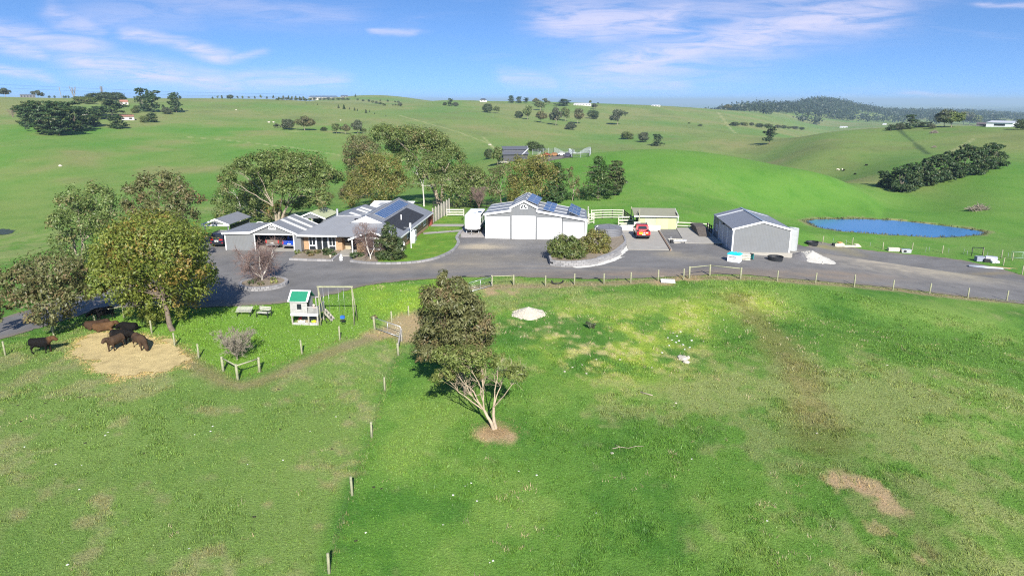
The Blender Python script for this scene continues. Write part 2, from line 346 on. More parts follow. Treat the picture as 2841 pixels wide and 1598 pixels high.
class B:
    """collects shapes, then builds them as one mesh object"""
    def __init__(s): s.b = bmesh.new()
    def box(s, c, size, rz=0., rx=0., ry=0., bev=0.):
        M = Matrix.Translation(c) @ Matrix.Rotation(rz, 4, 'Z') @ Matrix.Rotation(rx, 4, 'X') @ Matrix.Rotation(ry, 4, 'Y') @ Matrix.Diagonal((*size, 1))
        r = bmesh.ops.create_cube(s.b, size=1, matrix=M)
        if bev: bmesh.ops.bevel(s.b, geom=list({e for v_ in r['verts'] for e in v_.link_edges}), offset=bev, segments=2, affect='EDGES', clamp_overlap=True)
        return s
    def bx(s, x0, x1, y0, y1, z0, z1, bev=0.): return s.box(((x0+x1)/2, (y0+y1)/2, (z0+z1)/2), (abs(x1-x0), abs(y1-y0), abs(z1-z0)), bev=bev)
    def bar(s, a, b_, w, h=None, up=(0, 0, 1)):
        a, b_ = Vector(a), Vector(b_); d = b_-a; L = d.length
        if L < 1e-6: return s
        z = d/L; x = z.cross(Vector(up)); x = x if x.length > 1e-4 else z.cross(Vector((0, 1, 0))); x.normalize(); y = z.cross(x)
        M = Matrix.Translation((a+b_)/2) @ Matrix((x, y, z)).transposed().to_4x4() @ Matrix.Diagonal((w, h or w, L, 1))
        bmesh.ops.create_cube(s.b, size=1, matrix=M); return s
    def tube(s, pts, rad, n=6, cap=True):
        pts = [Vector(p) for p in pts]; rad = rad if hasattr(rad, '__len__') else [rad]*len(pts); rings = []
        for i, p in enumerate(pts):
            d = (pts[min(i+1, len(pts)-1)]-pts[max(i-1, 0)]).normalized()
            x = d.cross(Vector((0, 0, 1))); x = x if x.length > .05 else d.cross(Vector((0, 1, 0))); x.normalize(); y = d.cross(x)
            rings.append([s.b.verts.new(p+(x*math.cos(2*math.pi*k_/n)+y*math.sin(2*math.pi*k_/n))*rad[i]) for k_ in range(n)])
        for a, c in zip(rings, rings[1:]):
            for k_ in range(n):
                f = s.b.faces.new((a[k_], a[(k_+1) % n], c[(k_+1) % n], c[k_])); f.smooth = True
        if cap:
            s.b.faces.new(rings[0][::-1]); s.b.faces.new(rings[-1])
        return s
    def poly(s, pts, flip=False):
        f = s.b.faces.new([s.b.verts.new(p) for p in (pts[::-1] if flip else pts)]); return s
    def slab(s, pts, vec):
        """a flat polygon given thickness along vec"""
        vec = Vector(vec); a = [s.b.verts.new(Vector(p)) for p in pts]; c = [s.b.verts.new(Vector(p)+vec) for p in pts]; n = len(a)
        s.b.faces.new(a[::-1]); s.b.faces.new(c)
        for i in range(n): s.b.faces.new((a[i], a[(i+1) % n], c[(i+1) % n], c[i]))
        return s
    def prism(s, prof_xz, y0, y1): return s.slab([(x, y0, z) for x, z in prof_xz], (0, y1-y0, 0))
    def cyl(s, c, r, h, n=16, r2=None, rx=0., ry=0.):
        M = Matrix.Translation(c) @ Matrix.Rotation(rx, 4, 'X') @ Matrix.Rotation(ry, 4, 'Y')
        bmesh.ops.create_cone(s.b, cap_ends=True, segments=n, radius1=r, radius2=r if r2 is None else r2, depth=h, matrix=M); return s
    def ball(s, c, r, scale=(1, 1, 1), sub=2):
        M = Matrix.Translation(c) @ Matrix.Diagonal((*scale, 1)); bmesh.ops.create_icosphere(s.b, subdivisions=sub, radius=r, matrix=M); return s
    def build(s, name, material, parent=None, smooth=False, loc=None, rz=None):
        bmesh.ops.recalc_face_normals(s.b, faces=s.b.faces)
        me = bpy.data.meshes.new(name); s.b.to_mesh(me); s.b.free()
        if smooth: me.polygons.foreach_set('use_smooth', np.ones(len(me.polygons), bool))
        if material: me.materials.append(material)
        o = bpy.data.objects.new(name, me)
        if loc is not None: o.location = loc
        if rz is not None: o.rotation_euler = (0, 0, rz)
        return link(o, parent)
def part(name, me, parent, loc=(0, 0, 0), rot=(0, 0, 0), scale=(1, 1, 1)):
    o = bpy.data.objects.new(name, me); o.location = loc; o.rotation_euler = rot; o.scale = scale; return link(o, parent)
def copy_tree(o, parent=None):
    c = o.copy(); COL.objects.link(c); c.parent = parent
    for ch in list(o.children): copy_tree(ch, c)
    return c

# ---------------------------------------------------------------- colour of the land (albedo, plan coordinates)
P_ = lambda *a: [gd(*p) for p in a]
FENCE_LINE = P_((828,1440),(885,1245),(935,1100),(968,985),(1001,890))
PADDOCK_EDGE = P_((0,895),(150,838),(258,820),(440,862),(496,905),(555,935),(600,955),(655,935),(762,893),(857,855),(945,835),(1003,890))
DIRT_BAND = P_((440,880),(500,925),(560,962),(610,972),(660,960),(760,915),(880,868),(980,838),(1010,860))
GATE_DIRT = P_((960,840),(1000,830),(1030,800),(1045,850))
TRACK = P_((1850,745),(1890,790),(1950,850),(2010,930),(2040,1000),(2050,1060),(2060,1110))
TRACK2 = P_((2060,1110),(2110,1190),(2200,1240),(2270,1310),(2350,1400))
YARD_LINE = P_((1190,725),(1290,720),(1372,720),(1450,715),(1520,714),(1590,710),(1655,706),(1720,700),(1770,700),(1865,700),(1955,705),(2050,712),(2145,720),(2245,728),(2335,740),(2430,750),(2530,757),(2640,765))
DIRTY = [(2105,1200,1.1),(2215,1255,1.3),(2250,1290,1.0),(2190,1232,1.0),(2210,1330,.5),(2330,1410,1.0),(1290,735,1.6),(1230,738,1.5),(1740,705,2.6),(1660,712,2.),(1500,725,1.)]
DIRTY = [(*gd(a, b), r) for a, b, r in DIRTY]
MULCH = gd(1245,1085)
DRY_C = [(*gd(a, b), r) for a, b, r in [(1480,850,4.5),(1600,840,4.5),(1400,830,3.5),(1530,890,3.5),(1690,830,3),(1330,815,3),(1640,890,2.5),(1750,780,3),(1900,760,3)]]
LUSH_BAND = P_((900,720),(980,740),(1060,722),(1030,760))
FARLINES = [P_((470,345),(560,352),(650,362),(740,372),(860,392)), P_((700,330),(880,335)), P_((1215,345),(1330,385)), P_((1000,290),(1110,320),(1230,362),(1330,388)), P_((2450,350),(2400,378),(2370,395)), P_((1805,282),(1820,300),(1850,335))]
HEDGES = [P_((2240,318),(2265,330),(2295,355),(2335,388)), P_((2180,312),(2240,318))]
def land_color(x, y):
    r = np.hypot(x, y); n = x.shape
    A = lambda c: np.array(c)[None, :]
    def m_(c, col, w): return c*(1-w[:, None])+A(col)*w[:, None]
    c = np.tile(A((.086, .188, .032)), (n[0], 1))
    n1 = fbm(x/6.5, y/6.5, 4, 21); n2 = fbm(x/1.7, y/1.7, 3, 31); n3 = fbm(x/22, y/22, 3, 41); n4 = fbm(x/.55, y/.55, 2, 45); n2 = n2+.45*n4
    c = m_(c, (.135, .230, .050), sstep(-.05, .45, n1+.35*n2)*.75)
    c = m_(c, (.045, .135, .020), sstep(.05, .45, -n1+.5*n2)*.75)
    c = m_(c, (.205, .235, .095), sstep(.12, .55, n3+.6*n2)*.6)
    near = r < 140
    pad = in_poly(x, y, [gd(0,890)]+PADDOCK_EDGE[1:]+FENCE_LINE[::-1]+[(-9,10),(-60,10),(-60,45)])
    d_in = np.where(pad, np.minimum(dist_line(x, y, PADDOCK_EDGE+FENCE_LINE[::-1]), 1e3), 0)
    wp_ = sstep(0, 1.2, d_in+.5*n2*(pad))
    c = m_(c, (.132, .212, .055), wp_*.8)
    c = m_(c, (.215, .225, .110), wp_*sstep(-.05, .4, n1*.6+n2*.7)*.65)
    c = m_(c, (.20, .175, .085), wp_*sstep(.4, .8, n2+.3*n3)*.25)
    lawn = in_poly(x, y, PADDOCK_EDGE[1:]+[gd(1060,715),gd(900,720),gd(560,775),gd(250,790)]) & near
    c = m_(c, (.122, .238, .030), lawn*.8*sstep(-.6, .2, n1+.2))
    c = m_(c, (.20, .31, .035), (dist_line(x, y, LUSH_BAND) < 5)*sstep(-.3, .5, n1+.4*n2)*(1-sstep(1.5, 5, dist_line(x, y, LUSH_BAND)))*.8)
    for (a, b, rr) in DRY_C:
        w = np.exp(-((x-a)**2+((y-b)*.8)**2)/rr**2)
        c = m_(c, (.25, .335, .050), w*sstep(-.45, .25, n1+.5*n2)*.8); c = m_(c, (.37, .34, .18), w*sstep(.2, .6, n2+.3*n1+.7*n4)*.5)
    bd = (.20, .155, .095)
    d = dist_line(x, y, DIRT_BAND); c = m_(c, bd, (1-sstep(.1, 1.3+.4*n2, d+.6*n2))*.6)
    d = dist_line(x, y, GATE_DIRT); c = m_(c, (.30, .235, .135), (1-sstep(.6, 2.1, d+.9*n2))*.85)
    d = dist_line(x, y, TRACK); c = m_(c, (.185, .150, .070), (1-sstep(.3, 2.5, d+1.2*n2+.6*n1))*.5)
    d = dist_line(x, y, TRACK2); c = m_(c, (.06, .15, .02), (1-sstep(1.2, 3.2, d+n2))*.35)
    c = m_(c, (.14, .10, .06), (1-sstep(.1, .8, d+.9*n2))*sstep(0, .5, n2+n1)*.5)
    d = dist_line(x, y, YARD_LINE); c = m_(c, (.235, .19, .12), (1-sstep(.35, 1.4, d+.5*n2))*.85)
    for (a, b, rr) in DIRTY:
        rr = rr*.8; d = np.hypot(x-a, y-b); c = m_(c, (.30, .235, .135), (1-sstep(rr*.35, rr*1.05, d+1.0*rr*n2+.6*n1+.5*n4))*(.55+.4*sstep(-.3, .4, n4)))
    d = np.hypot(x-MULCH[0], y-MULCH[1]); c = m_(c, (.33, .26, .155), (1-sstep(.55, 1.65, d+.9*n2+.5*n1))*.9)
    # far paddocks
    f = sstep(110, 240, r); f1 = fbm(x/75+9, y/75, 4, 61); f2 = fbm(x/18, y/30, 3, 71)
    far = np.tile(A((.080, .190, .030)), (n[0], 1)); far = m_(far, (.155, .205, .060), sstep(-.25, .5, f1+.35*f2)*.75)
    far = m_(far, (.185, .185, .080), sstep(.2, .7, f2+.4*f1)*.55); far = m_(far, (.052, .165, .026), sstep(.1, .6, -f1+.3*f2)*.6)
    olive = sstep(230, 330, r+np.clip((-.05-np.arctan2(x, y))*1200, -0, 230)*-1); far = m_(far, (.165, .185, .070), olive*.72*(.75+.5*f1)); far = m_(far, (.115, .150, .050), olive*sstep(.1, .5, -f2)*.6)
    c = c*(1-f[:, None])+far*f[:, None]
    hillm = (r > 100) & (r < 232) & (np.arctan2(x, y) > -.02); c = m_(c, (.082, .205, .030), hillm*.65*(1-sstep(200, 240, r)))
    for L in FARLINES:
        d = dist_line(x, y, L); wd = .5+r/900.; c = m_(c, (.30, .31, .15), (1-sstep(.2*wd, 1.2*wd, d+.5*f2))*.5)
    for L in HEDGES:
        d = dist_line(x, y, L); c = m_(c, (.04, .07, .025), (1-sstep(.4, 1.7, d+1.2*f2))*.8)
    c = c*np.array([1.22, 1.20, 1.16])[None]
    # the pond's bank
    if near.any():
        p = np.full(n, 99.); q = r < 170; p[q] = sdf(x[q], y[q], POND)
        c = m_(c, (.30, .25, .15), (1-sstep(.1, 1.0, np.abs(p-.7)+.9*n2))*(y > 114)*.55); c = m_(c, (.10, .085, .05), (1-sstep(0, .9, np.abs(p)))*.8)
        c = m_(c, (.12, .09, .05), (p < -.2)*.9)
    # far plain: paddocks and dark woods too far away to tell apart
    pl = sstep(3200, 5200, r); g1 = fbm(x/900, y/420, 4, 81); g2 = fbm(x/2600, y/1500, 3, 91); g3 = fbm(x/260, y/160, 2, 95)
    pc = np.tile(A((.13, .20, .09)), (n[0], 1)); pc = m_(pc, (.26, .28, .15), sstep(.05, .4, g1)); pc = m_(pc, (.045, .070, .045), sstep(.02, .3, -g2+.5*g1+.2*g3)*.9)
    pc = m_(pc, (.45, .45, .42), sstep(.56, .66, g3)*sstep(-.1, .3, g1)*(r < 14000)*.8)
    c = c*(1-pl[:, None])+pc*pl[:, None]
    return np.clip(c, .005, .9)
def mat_land():
    t = NT('pasture'); a = t.n('ShaderNodeVertexColor', layer_name='Col')
    n1 = t.noise(7, 5, .75); n2 = t.noise(.9, 5, .65); n3 = t.noise(26, 3, .7); n4 = t.noise(.16, 8, .72, stretch=(1, .6, 1))
    c = t.mix(t.rng(n1, .32, .68, 0, 1), t.mix(1., a.outputs[0], (.58, .64, .55), 'MULTIPLY'), t.mix(1., a.outputs[0], (1.38, 1.32, 1.34), 'MULTIPLY'))
    c = t.mix(t.rng(n4, .38, .66, 0, .55), c, t.mix(1., a.outputs[0], (1.42, 1.14, 1.35), 'MULTIPLY')); c = t.mix(t.rng(n4, .30, .46, .5, 0), c, t.mix(1., a.outputs[0], (.62, .80, .60), 'MULTIPLY'))
    c = t.mix(t.rng(n2, .35, .7, 0, .35), c, t.mix(1., a.outputs[0], (1.25, 1.1, 1.15), 'MULTIPLY'))
    c = t.mix(t.rng(n3, .5, .8, 0, .35), c, t.mix(1., a.outputs[0], (.55, .62, .6), 'MULTIPLY'))
    t.bsdf(c, .95, 0, .08)
    t.bump(n1, .8, .16); return t.m
# one sheet of land, finer where the camera looks, out to the horizon
rr_ = [0.0, 3.0]; r_ = 6.5
while r_ < 60000:
    rr_.append(r_); r_ *= 1.009 if r_ < 165 else (1.015 if r_ < 3000 else 1.055)
rr_ = np.array(rr_)
aa = np.concatenate([np.radians(np.arange(-45, 45.01, .19)), np.radians(np.linspace(49, 311, 60))]); na = len(aa)
RR, AA = np.meshgrid(rr_[1:], aa, indexing='ij'); X = (RR*np.sin(AA)).ravel(); Y = (RR*np.cos(AA)).ravel(); Z = height(X, Y)
V = np.vstack([np.stack([X, Y, Z], 1), [[0, 0, hz(0.01, 0.01)]]])
nr = len(rr_)-1; i0 = (np.arange(nr-1)[:, None]*na+np.arange(na)[None, :]); j1 = (np.arange(na)+1) % na
i1 = (np.arange(nr-1)[:, None]*na+j1[None, :]); FQ = np.stack([i0, i0+na, i1+na, i1], -1).reshape(-1, 4)
cen = len(V)-1; tri = np.array([[cen, k_, (k_+1) % na, (k_+1) % na] for k_ in range(na)])
me = mesh_np('ground', V, FQ[:, ::-1], mat_land(), True)
color_attr(me, land_color(V[:, 0].astype(float), V[:, 1].astype(float)))
g_ = link(bpy.data.objects.new('ground', me)); tag(g_, 'rolling green pasture land running out to the horizon', 'ground', kind='structure')

def sheet(name, P, material, dz=.03, cell=.45, jag=.15, seed=0, colf=None, zfun=None):
    """a thin surface laid over the land inside outline P"""
    P = [(float(a), float(b)) for a, b in P]; xs = [p[0] for p in P]; ys = [p[1] for p in P]
    gx = np.arange(min(xs)-cell, max(xs)+cell*2, cell); gy = np.arange(min(ys)-cell, max(ys)+cell*2, cell)
    GX, GY = np.meshgrid(gx, gy, indexing='ij'); fx, fy = GX.ravel().copy(), GY.ravel().copy()
    jn = jag*fbm(fx*1.3, fy*1.3, 3, 100+seed) if jag else 0
    s = sdf(fx, fy, P)+jn
    e = .02; gxs = (sdf(fx+e, fy, P)-sdf(fx-e, fy, P))/(2*e); gys = (sdf(fx, fy+e, P)-sdf(fx, fy-e, P))/(2*e)
    nm = np.maximum(np.hypot(gxs, gys), .3); mv = (np.abs(s) < cell*.75)
    fx = np.where(mv, fx-s*gxs/nm, fx); fy = np.where(mv, fy-s*gys/nm, fy)
    ok = ((s <= 0) | mv).reshape(GX.shape); ny = len(gy); ii, jj = np.meshgrid(np.arange(len(gx)-1), np.arange(ny-1), indexing='ij')
    keep = ok[:-1, :-1] & ok[1:, :-1] & ok[1:, 1:] & ok[:-1, 1:]; cxm = (s.reshape(GX.shape)[:-1, :-1]+s.reshape(GX.shape)[1:, 1:])/2 < cell*.4
    ii, jj = ii[keep & cxm], jj[keep & cxm]
    Fs = np.stack([ii*ny+jj, (ii+1)*ny+jj, (ii+1)*ny+jj+1, ii*ny+jj+1], 1)
    used, inv = np.unique(Fs, return_inverse=True); Fs = inv.reshape(-1, 4)
    z = (height(fx[used], fy[used]) if zfun is None else zfun(fx[used], fy[used]))+dz
    me = mesh_np(name, np.stack([fx[used], fy[used], z], 1), Fs, material, True)
    if colf is not None: color_attr(me, colf(fx[used], fy[used]))
    return link(bpy.data.objects.new(name, me))

# ---------------------------------------------------------------- driveway and gravel yard
def mat_gravel():
    t = NT('gravel'); a = t.n('ShaderNodeVertexColor', layer_name='Col')
    n1 = t.noise(30, 4, .8); n2 = t.noise(2.2, 6, .7); n3 = t.noise(9, 5, .75)
    c = t.mix(t.rng(n1, .3, .75), t.mix(1., a.outputs[0], (.66, .66, .67), 'MULTIPLY'), t.mix(1., a.outputs[0], (1.4, 1.38, 1.35), 'MULTIPLY'))
    c = t.mix(t.rng(n2, .4, .75, 0, .5), c, t.mix(1., a.outputs[0], (1.28, 1.2, 1.08), 'MULTIPLY'))
    c = t.mix(t.rng(n3, .62, .8, 0, .5), c, (.34, .32, .28))
    t.bsdf(c, .92, 0, .15); t.bump(n1, .5, .03); return t.m
TAN = [(*gd(a, b), rx_, ry_, k_, col) for a, b, rx_, ry_, k_, col in [
    (1215,622,3.0,1.8,.9,(.38,.33,.24)),(1180,650,2.2,3.0,.5,(.30,.26,.19)),(1110,668,6,2.0,.55,(.29,.25,.18)),(1270,650,5,2.2,.4,(.27,.235,.175)),(1000,680,5,1.2,.4,(.26,.23,.18)),
    (1660,600,3,4,.2,(.25,.23,.19)),(1690,640,2,2,.5,(.30,.26,.18)),(1760,650,2.2,2.0,.35,(.26,.23,.17)),(2300,674,9,5.,1.,(.36,.32,.25)),(2420,690,5,3,.9,(.31,.28,.21)),
    (1560,690,11,1.1,.75,(.22,.175,.135)),(1800,685,9,1.4,.75,(.225,.18,.14)),(2000,690,9,1.4,.65,(.23,.185,.14)),(2130,690,6,1.3,.5,(.24,.19,.14)),(2060,640,4,1.4,.4,(.25,.22,.17)),
    (2080,622,3.4,1.6,.6,(.22,.20,.08)),(2150,640,2,2,.5,(.24,.21,.10)),(2480,690,4,1,.5,(.22,.18,.10)),(570,640,3,1.5,.3,(.22,.20,.17)),(1400,650,2,1.6,.5,(.28,.25,.2))]]
def gravel_color(x, y):
    c = np.tile(np.array((.158, .155, .152))[None, :], (len(x), 1)); n1 = fbm(x/5, y/3.2, 4, 201); n2 = fbm(x/.9, y/.9, 3, 211)
    c = c*(1+.26*n1+.16*n2)[:, None]
    for (a, b, rx_, ry_, k_, col) in TAN:
        w = np.exp(-((x-a)/rx_)**2-((y-b)/ry_)**2)*k_*1.25*(.5+.75*sstep(-.5, .5, n1+.7*n2)); w = np.clip(w, 0, 1)[:, None]; c = c*(1-w)+np.array(col)[None, :]*w
    # wheel tracks worn along the front of the yard
    tr = np.sin(x*.16+1.1)*.8+76.2; w = (np.exp(-((y-tr)/.45)**2)+np.exp(-((y-tr-1.9)/.4)**2))*(x > -14)*(x < 26)*sstep(-.5, .3, n1)*.45
    c = c*(1-w[:, None])+np.array((.26, .225, .175))[None, :]*w[:, None]
    e = sdf(x, y, DRIVE); w = sstep(-1.3, -.1, e+.5*n2)*.55; c = c*(1-w[:, None])+np.array((.20, .165, .11))[None, :]*w[:, None]
    return c
DRIVE = P_((-160,905),(0,856),(60,838),(180,800),(265,775),(400,778),(500,774),(590,772),(690,767),(790,752),(850,738),(910,722),(985,711),(1060,704),(1180,698),(1300,697),(1420,702),(1560,703),(1680,698),(1800,691),(1870,692),(1960,700),(2060,708),(2160,717),(2260,726),(2350,738),(2450,750),(2560,764),(2700,785)) \
    + P_((2760,735),(2640,712),(2560,690),(2500,672),(2420,655),(2330,644),(2250,637),(2170,628),(2110,616),(2050,607)) + [(39,94),(37,101),(31,105.5),(24,104),(15.6,104),(12,100),(11,96.5),(-4.2,97.5),(-8.3,98),(-14,92),(-30,90.2),(-38.2,92),(-39,97),(-44,97),(-47,90)] + P_((470,672),(400,700),(300,722),(200,745),(100,772),(0,802),(-160,850))
MG = mat_gravel()
tag(sheet('driveway', DRIVE, MG, .045, .42, .35, 1, gravel_color), 'grey gravel driveway and yard in front of the house and sheds', 'driveway', kind='structure')
# water of the farm dam
t = NT('pond_water'); t.bsdf((.055, .19, .38), .10, 0, .8); t.bump(t.noise(3.5, 4, .6, stretch=(1, 2.6, 1)), .10, .05)
tag(sheet('pond_water', [(a, b) for a, b in POND], t.m, 0, .8, 0, 3, None, lambda x, y: np.full(x.shape, POND_Z)), 'still blue water of the farm dam', 'water', kind='structure')

PD2 = P_((-60,588),(-20,580),(8,577),(30,579),(37,585),(25,590),(0,592),(-40,594)); zp2 = min(hz(*p) for p in PD2)+.25
t = NT('muddy_water'); t.bsdf((.045, .055, .03), .45, 0, .12)
tag(sheet('small_pond', PD2, t.m, 0, .6, 1.2, 5, None, lambda x, y: np.maximum(height(x, y)+.04, zp2)), 'small dark pond in the hollow of the left paddock', 'water', kind='structure')
# ---------------------------------------------------------------- shared paints
WHITE = mat('white_trim', (.80, .80, .79), .5, var=.03); GREYW = (.175, .182, .187)
WALL_X = mat_ribbed('grey_cladding_front', GREYW, .19, 'X', dirt=.15); WALL_Y = mat_ribbed('grey_cladding_side', GREYW, .19, 'Y', dirt=.15)
ROOF_Y = mat_ribbed('grey_roof_side', (.205, .212, .225), .19, 'Y', .42, dirt=.12); ROOF_X = mat_ribbed('grey_roof_front', (.205, .212, .225), .19, 'X', .42, dirt=.12)
SKYL = mat('translucent_sheet', (.74, .74, .70), .35, var=.05); BRICK = mat_brick('brown_brick'); GL = glass()
CONC = mat('concrete', (.33, .31, .27), .9, var=.10, scale=1.2, bump=.1, dirt=.35, dirtcol=(.30, .275, .22)); DARKM = mat('dark_metal', (.03, .032, .036), .5, .3)
TIMBER = mat('weathered_timber', (.33, .305, .26), .9, var=.3, scale=6, bump=.2); TREATED = mat('treated_pine', (.30, .30, .19), .9, var=.28, scale=5, dirt=.4, dirtcol=(.36,.33,.26))
def door_mat():
    t = NT('roller_door'); tc_ = t.n('ShaderNodeTexCoord'); s = t.n('ShaderNodeSeparateXYZ'); t.l(tc_.outputs['Object'], s.inputs[0])
    m = t.n('ShaderNodeMath', operation='MULTIPLY'); t.l(s.outputs[2], m.inputs[0]); m.inputs[1].default_value = 11
    f = t.n('ShaderNodeMath', operation='FRACT'); t.l(m.outputs[0], f.inputs[0]); t.bsdf((.78, .78, .77), .45); t.bump(t.rng(f.outputs[0], .0, .25), .3, .012); return t.m
DOORM = door_mat()
def window(parent, a0, a1, z0, z1, pos, face, lights=1, fr=.06, name='window'):
    """face 'f': on a wall facing -y at y=pos; 'r': facing +x; 'l': facing -x.  frame + panes"""
    def place(b, u0, u1, w0, w1, d0, d1):
        if face == 'f': b.bx(u0, u1, pos-d1, pos-d0, w0, w1)
        elif face == 'r': b.bx(pos+d0, pos+d1, u0, u1, w0, w1)
        else: b.bx(pos-d1, pos-d0, u0, u1, w0, w1)
    b = B(); place(b, a0, a1, z0, z0+fr, .0, .07); place(b, a0, a1, z1-fr, z1, .0, .07)
    for i in range(lights+1):
        c = a0+(a1-a0-fr)*i/lights; place(b, c, c+fr, z0+fr, z1-fr, .0, .07)
    w = b.build(name, WHITE, parent)
    for i in range(lights):
        c = a0+(a1-a0-fr)*i/lights; b = B(); place(b, c+fr+.003, c+(a1-a0-fr)/lights-.003, z0+fr+.003, z1-fr-.003, .012, .03); b.build('pane', GL, w)
    return w
def fan_window(parent, cx, y, z0, z1, half):
    b = B(); r_ = z1-z0; pts = [(cx-half, z0), (cx+half, z0)]+[(cx+half*math.cos(a), z0+r_*(.55+.45*math.sin(a))) for a in np.linspace(0, math.pi, 7)]
    b.slab([(p[0], y-.06, p[1]) for p in pts], (0, .055, 0)); w = b.build('fan_window', WHITE, parent)
    PE = lambda a: (cx+half*.84*math.cos(a), y-.075, z0+.08+(r_-.17)*math.sin(a)**.85)
    for i in range(4):
        a0, a1 = math.pi*i/4+.07, math.pi*(i+1)/4-.07; am = (a0+a1)/2; c0_ = (cx+.10*math.cos(am), y-.075, z0+.08+.05*math.sin(am))
        B().slab([c0_, PE(a0), PE(am), PE(a1)], (0, .012, 0)).build('pane', GL, w)
def cell_mat():
    t = NT('solar_cells'); tc_ = t.n('ShaderNodeTexCoord'); s = t.n('ShaderNodeSeparateXYZ'); t.l(tc_.outputs['UV'], s.inputs[0])
    outs = []
    for i, k_ in ((0, 6), (1, 10)):
        m = t.n('ShaderNodeMath', operation='MULTIPLY'); t.l(s.outputs[i], m.inputs[0]); m.inputs[1].default_value = k_
        f = t.n('ShaderNodeMath', operation='FRACT'); t.l(m.outputs[0], f.inputs[0]); p = t.n('ShaderNodeMath', operation='PINGPONG'); t.l(f.outputs[0], p.inputs[0]); p.inputs[1].default_value = .5
        outs.append(t.rng(p.outputs[0], .03, .07))
    mn = t.n('ShaderNodeMath', operation='MULTIPLY'); t.l(outs[0], mn.inputs[0]); t.l(outs[1], mn.inputs[1])
    c = t.mix(mn.outputs[0], (.30, .36, .46), (.018, .062, .17)); t.bsdf(c, .22, 0, .5); return t.m
CELL = cell_mat(); ALU = mat('aluminium', (.62, .63, .64), .35, .6, var=.04)
def panel_quad(a, b_, c, d_, name, parent, lift=.04):
    """one solar panel: a b along the bottom, c d along the top; frame with the cell face as sub-part"""
    a, b_, c, d_ = (Vector(v_) for v_ in (a, b_, c, d_)); nrm = (b_-a).cross(d_-a).normalized()
    if nrm.z < 0: nrm = -nrm
    fr = B().slab([a, b_, c, d_], nrm*lift).build(name, ALU, parent)
    s = .035; cen = (a+b_+c+d_)/4
    q = [a+((b_-a)*s+(d_-a)*s), b_+((a-b_)*s+(c-b_)*s), c+((d_-c)*s+(b_-c)*s), d_+((c-d_)*s+(a-d_)*s)]
    bm = bmesh.new(); vs_ = [bm.verts.new(p+nrm*(lift+.006)) for p in q]; f = bm.faces.new(vs_); uv = bm.loops.layers.uv.new('UVMap')
    for l_, t_ in zip(f.loops, ((0, 0), (1, 0), (1, 1), (0, 1))): l_[uv].uv = t_
    f.normal_update()
    if f.normal.z < 0: f.normal_flip()
    me = bpy.data.meshes.new('cells'); bm.to_mesh(me); bm.free(); me.materials.append(CELL); part('cells', me, fr)
def solar_array(label, corners, nx, ny, parent_loc=(0, 0, 0), rz=0., gap=.02, legs=None):
    """corners front-left, front-right, back-right, back-left in local space"""
    t_ = thing('solar_array', label, 'solar panel', parent_loc, rz)
    fl, fr, br, bl = (Vector(c) for c in corners)
    P = lambda u_, v_: (fl*(1-u_)+fr*u_)*(1-v_)+(bl*(1-u_)+br*u_)*v_
    for i in range(nx):
        for j in range(ny):
            g = gap/2; u0, u1, v0, v1 = i/nx+g/nx, (i+1)/nx-g/nx, j/ny+g/ny, (j+1)/ny-g/ny
            panel_quad(P(u0, v0), P(u1, v0), P(u1, v1), P(u0, v1), 'panel', t_)
    dn = Vector((0, 0, -.05))
    for v_ in (.25, .75): B().bar(P(0, v_)+dn, P(1, v_)+dn, .05).build('rail', ALU, t_)
    for (u_, v_, z0) in legs or []:
        p = P(u_, v_); B().bar((p.x, p.y, z0), (p.x, p.y, p.z), .06).build('leg', ALU, t_)
    return t_

# ---------------------------------------------------------------- house block: local frame of garage and house
HO = Vector((-37.65, 88.06, 0)); HR = R(-5.5)
hloc = lambda: tuple(HO)
def HL(p):      # world -> local of the house frame
    d = Vector(p)-HO; d.rotate(Matrix.Rotation(-HR, 3, 'Z').to_euler()); return d
def HW(p): d = Vector(p); d.rotate(Matrix.Rotation(HR, 3, 'Z').to_euler()); return d+HO
# garage
ga = thing('garage', 'grey clad double garage with white trim, open doorway and fan window', 'garage', hloc(), HR)
zt = lambda x: 2.36+(x/3.6)*.14 if x < 3.6 else (2.5+(x-3.6)/3.0*1.23 if x < 6.6 else 3.73-(x-6.6)/3.4*1.42)
T = .12
b = B(); b.slab([(0,0,0),(4.1,0,0),(4.1,0,zt(4.1)),(3.6,0,2.5),(0,0,2.36)], (0,T,0)); b.slab([(4.1,0,2.2),(9.3,0,2.2),(9.3,0,zt(9.3)),(6.6,0,3.73),(4.1,0,zt(4.1))], (0,T,0))
b.slab([(9.3,0,0),(10.28,0,0),(10.28,0,2.2),(9.3,0,zt(9.3))], (0,T,0)); b.build('front_wall', WALL_X, ga)
B().bx(0, T, T, 7, 0, 2.33).build('side_wall', WALL_Y, ga); B().bx(10.16, 10.28, T, 7, 0, 2.2).build('side_wall', WALL_Y, ga)
B().bx(T, 10.16, 6.9, 7.0, 0, 2.3).build('back_wall', WALL_X, ga)
for nm, pts in (('lean_to_roof', [(-.2,-.25,2.36),(3.6,-.25,2.51),(3.6,7.1,2.51),(-.2,7.1,2.36)]), ('roof_slope', [(3.6,-.25,2.51),(6.6,-.25,3.75),(6.6,7.1,3.75),(3.6,7.1,2.51)]), ('roof_slope', [(6.6,-.25,3.75),(10.25,-.25,2.25),(10.25,7.1,2.25),(6.6,7.1,3.75)])):
    B().slab(pts, (0, 0, .05)).build(nm, ROOF_Y, ga)
for y in (2.3, 4.4): B().slab([(6.75,y,3.755),(10.1,y,2.38),(10.1,y+.75,2.38),(6.75,y+.75,3.755)], (0,0,.02)).build('skylight', SKYL, ga)
B().slab([(6.75,6.85,3.755),(10.1,6.85,2.38),(10.1,7.12,2.38),(6.75,7.12,3.755)], (0,0,.025)).build('verge_cap', WHITE, ga)
b = B(); dz = .23
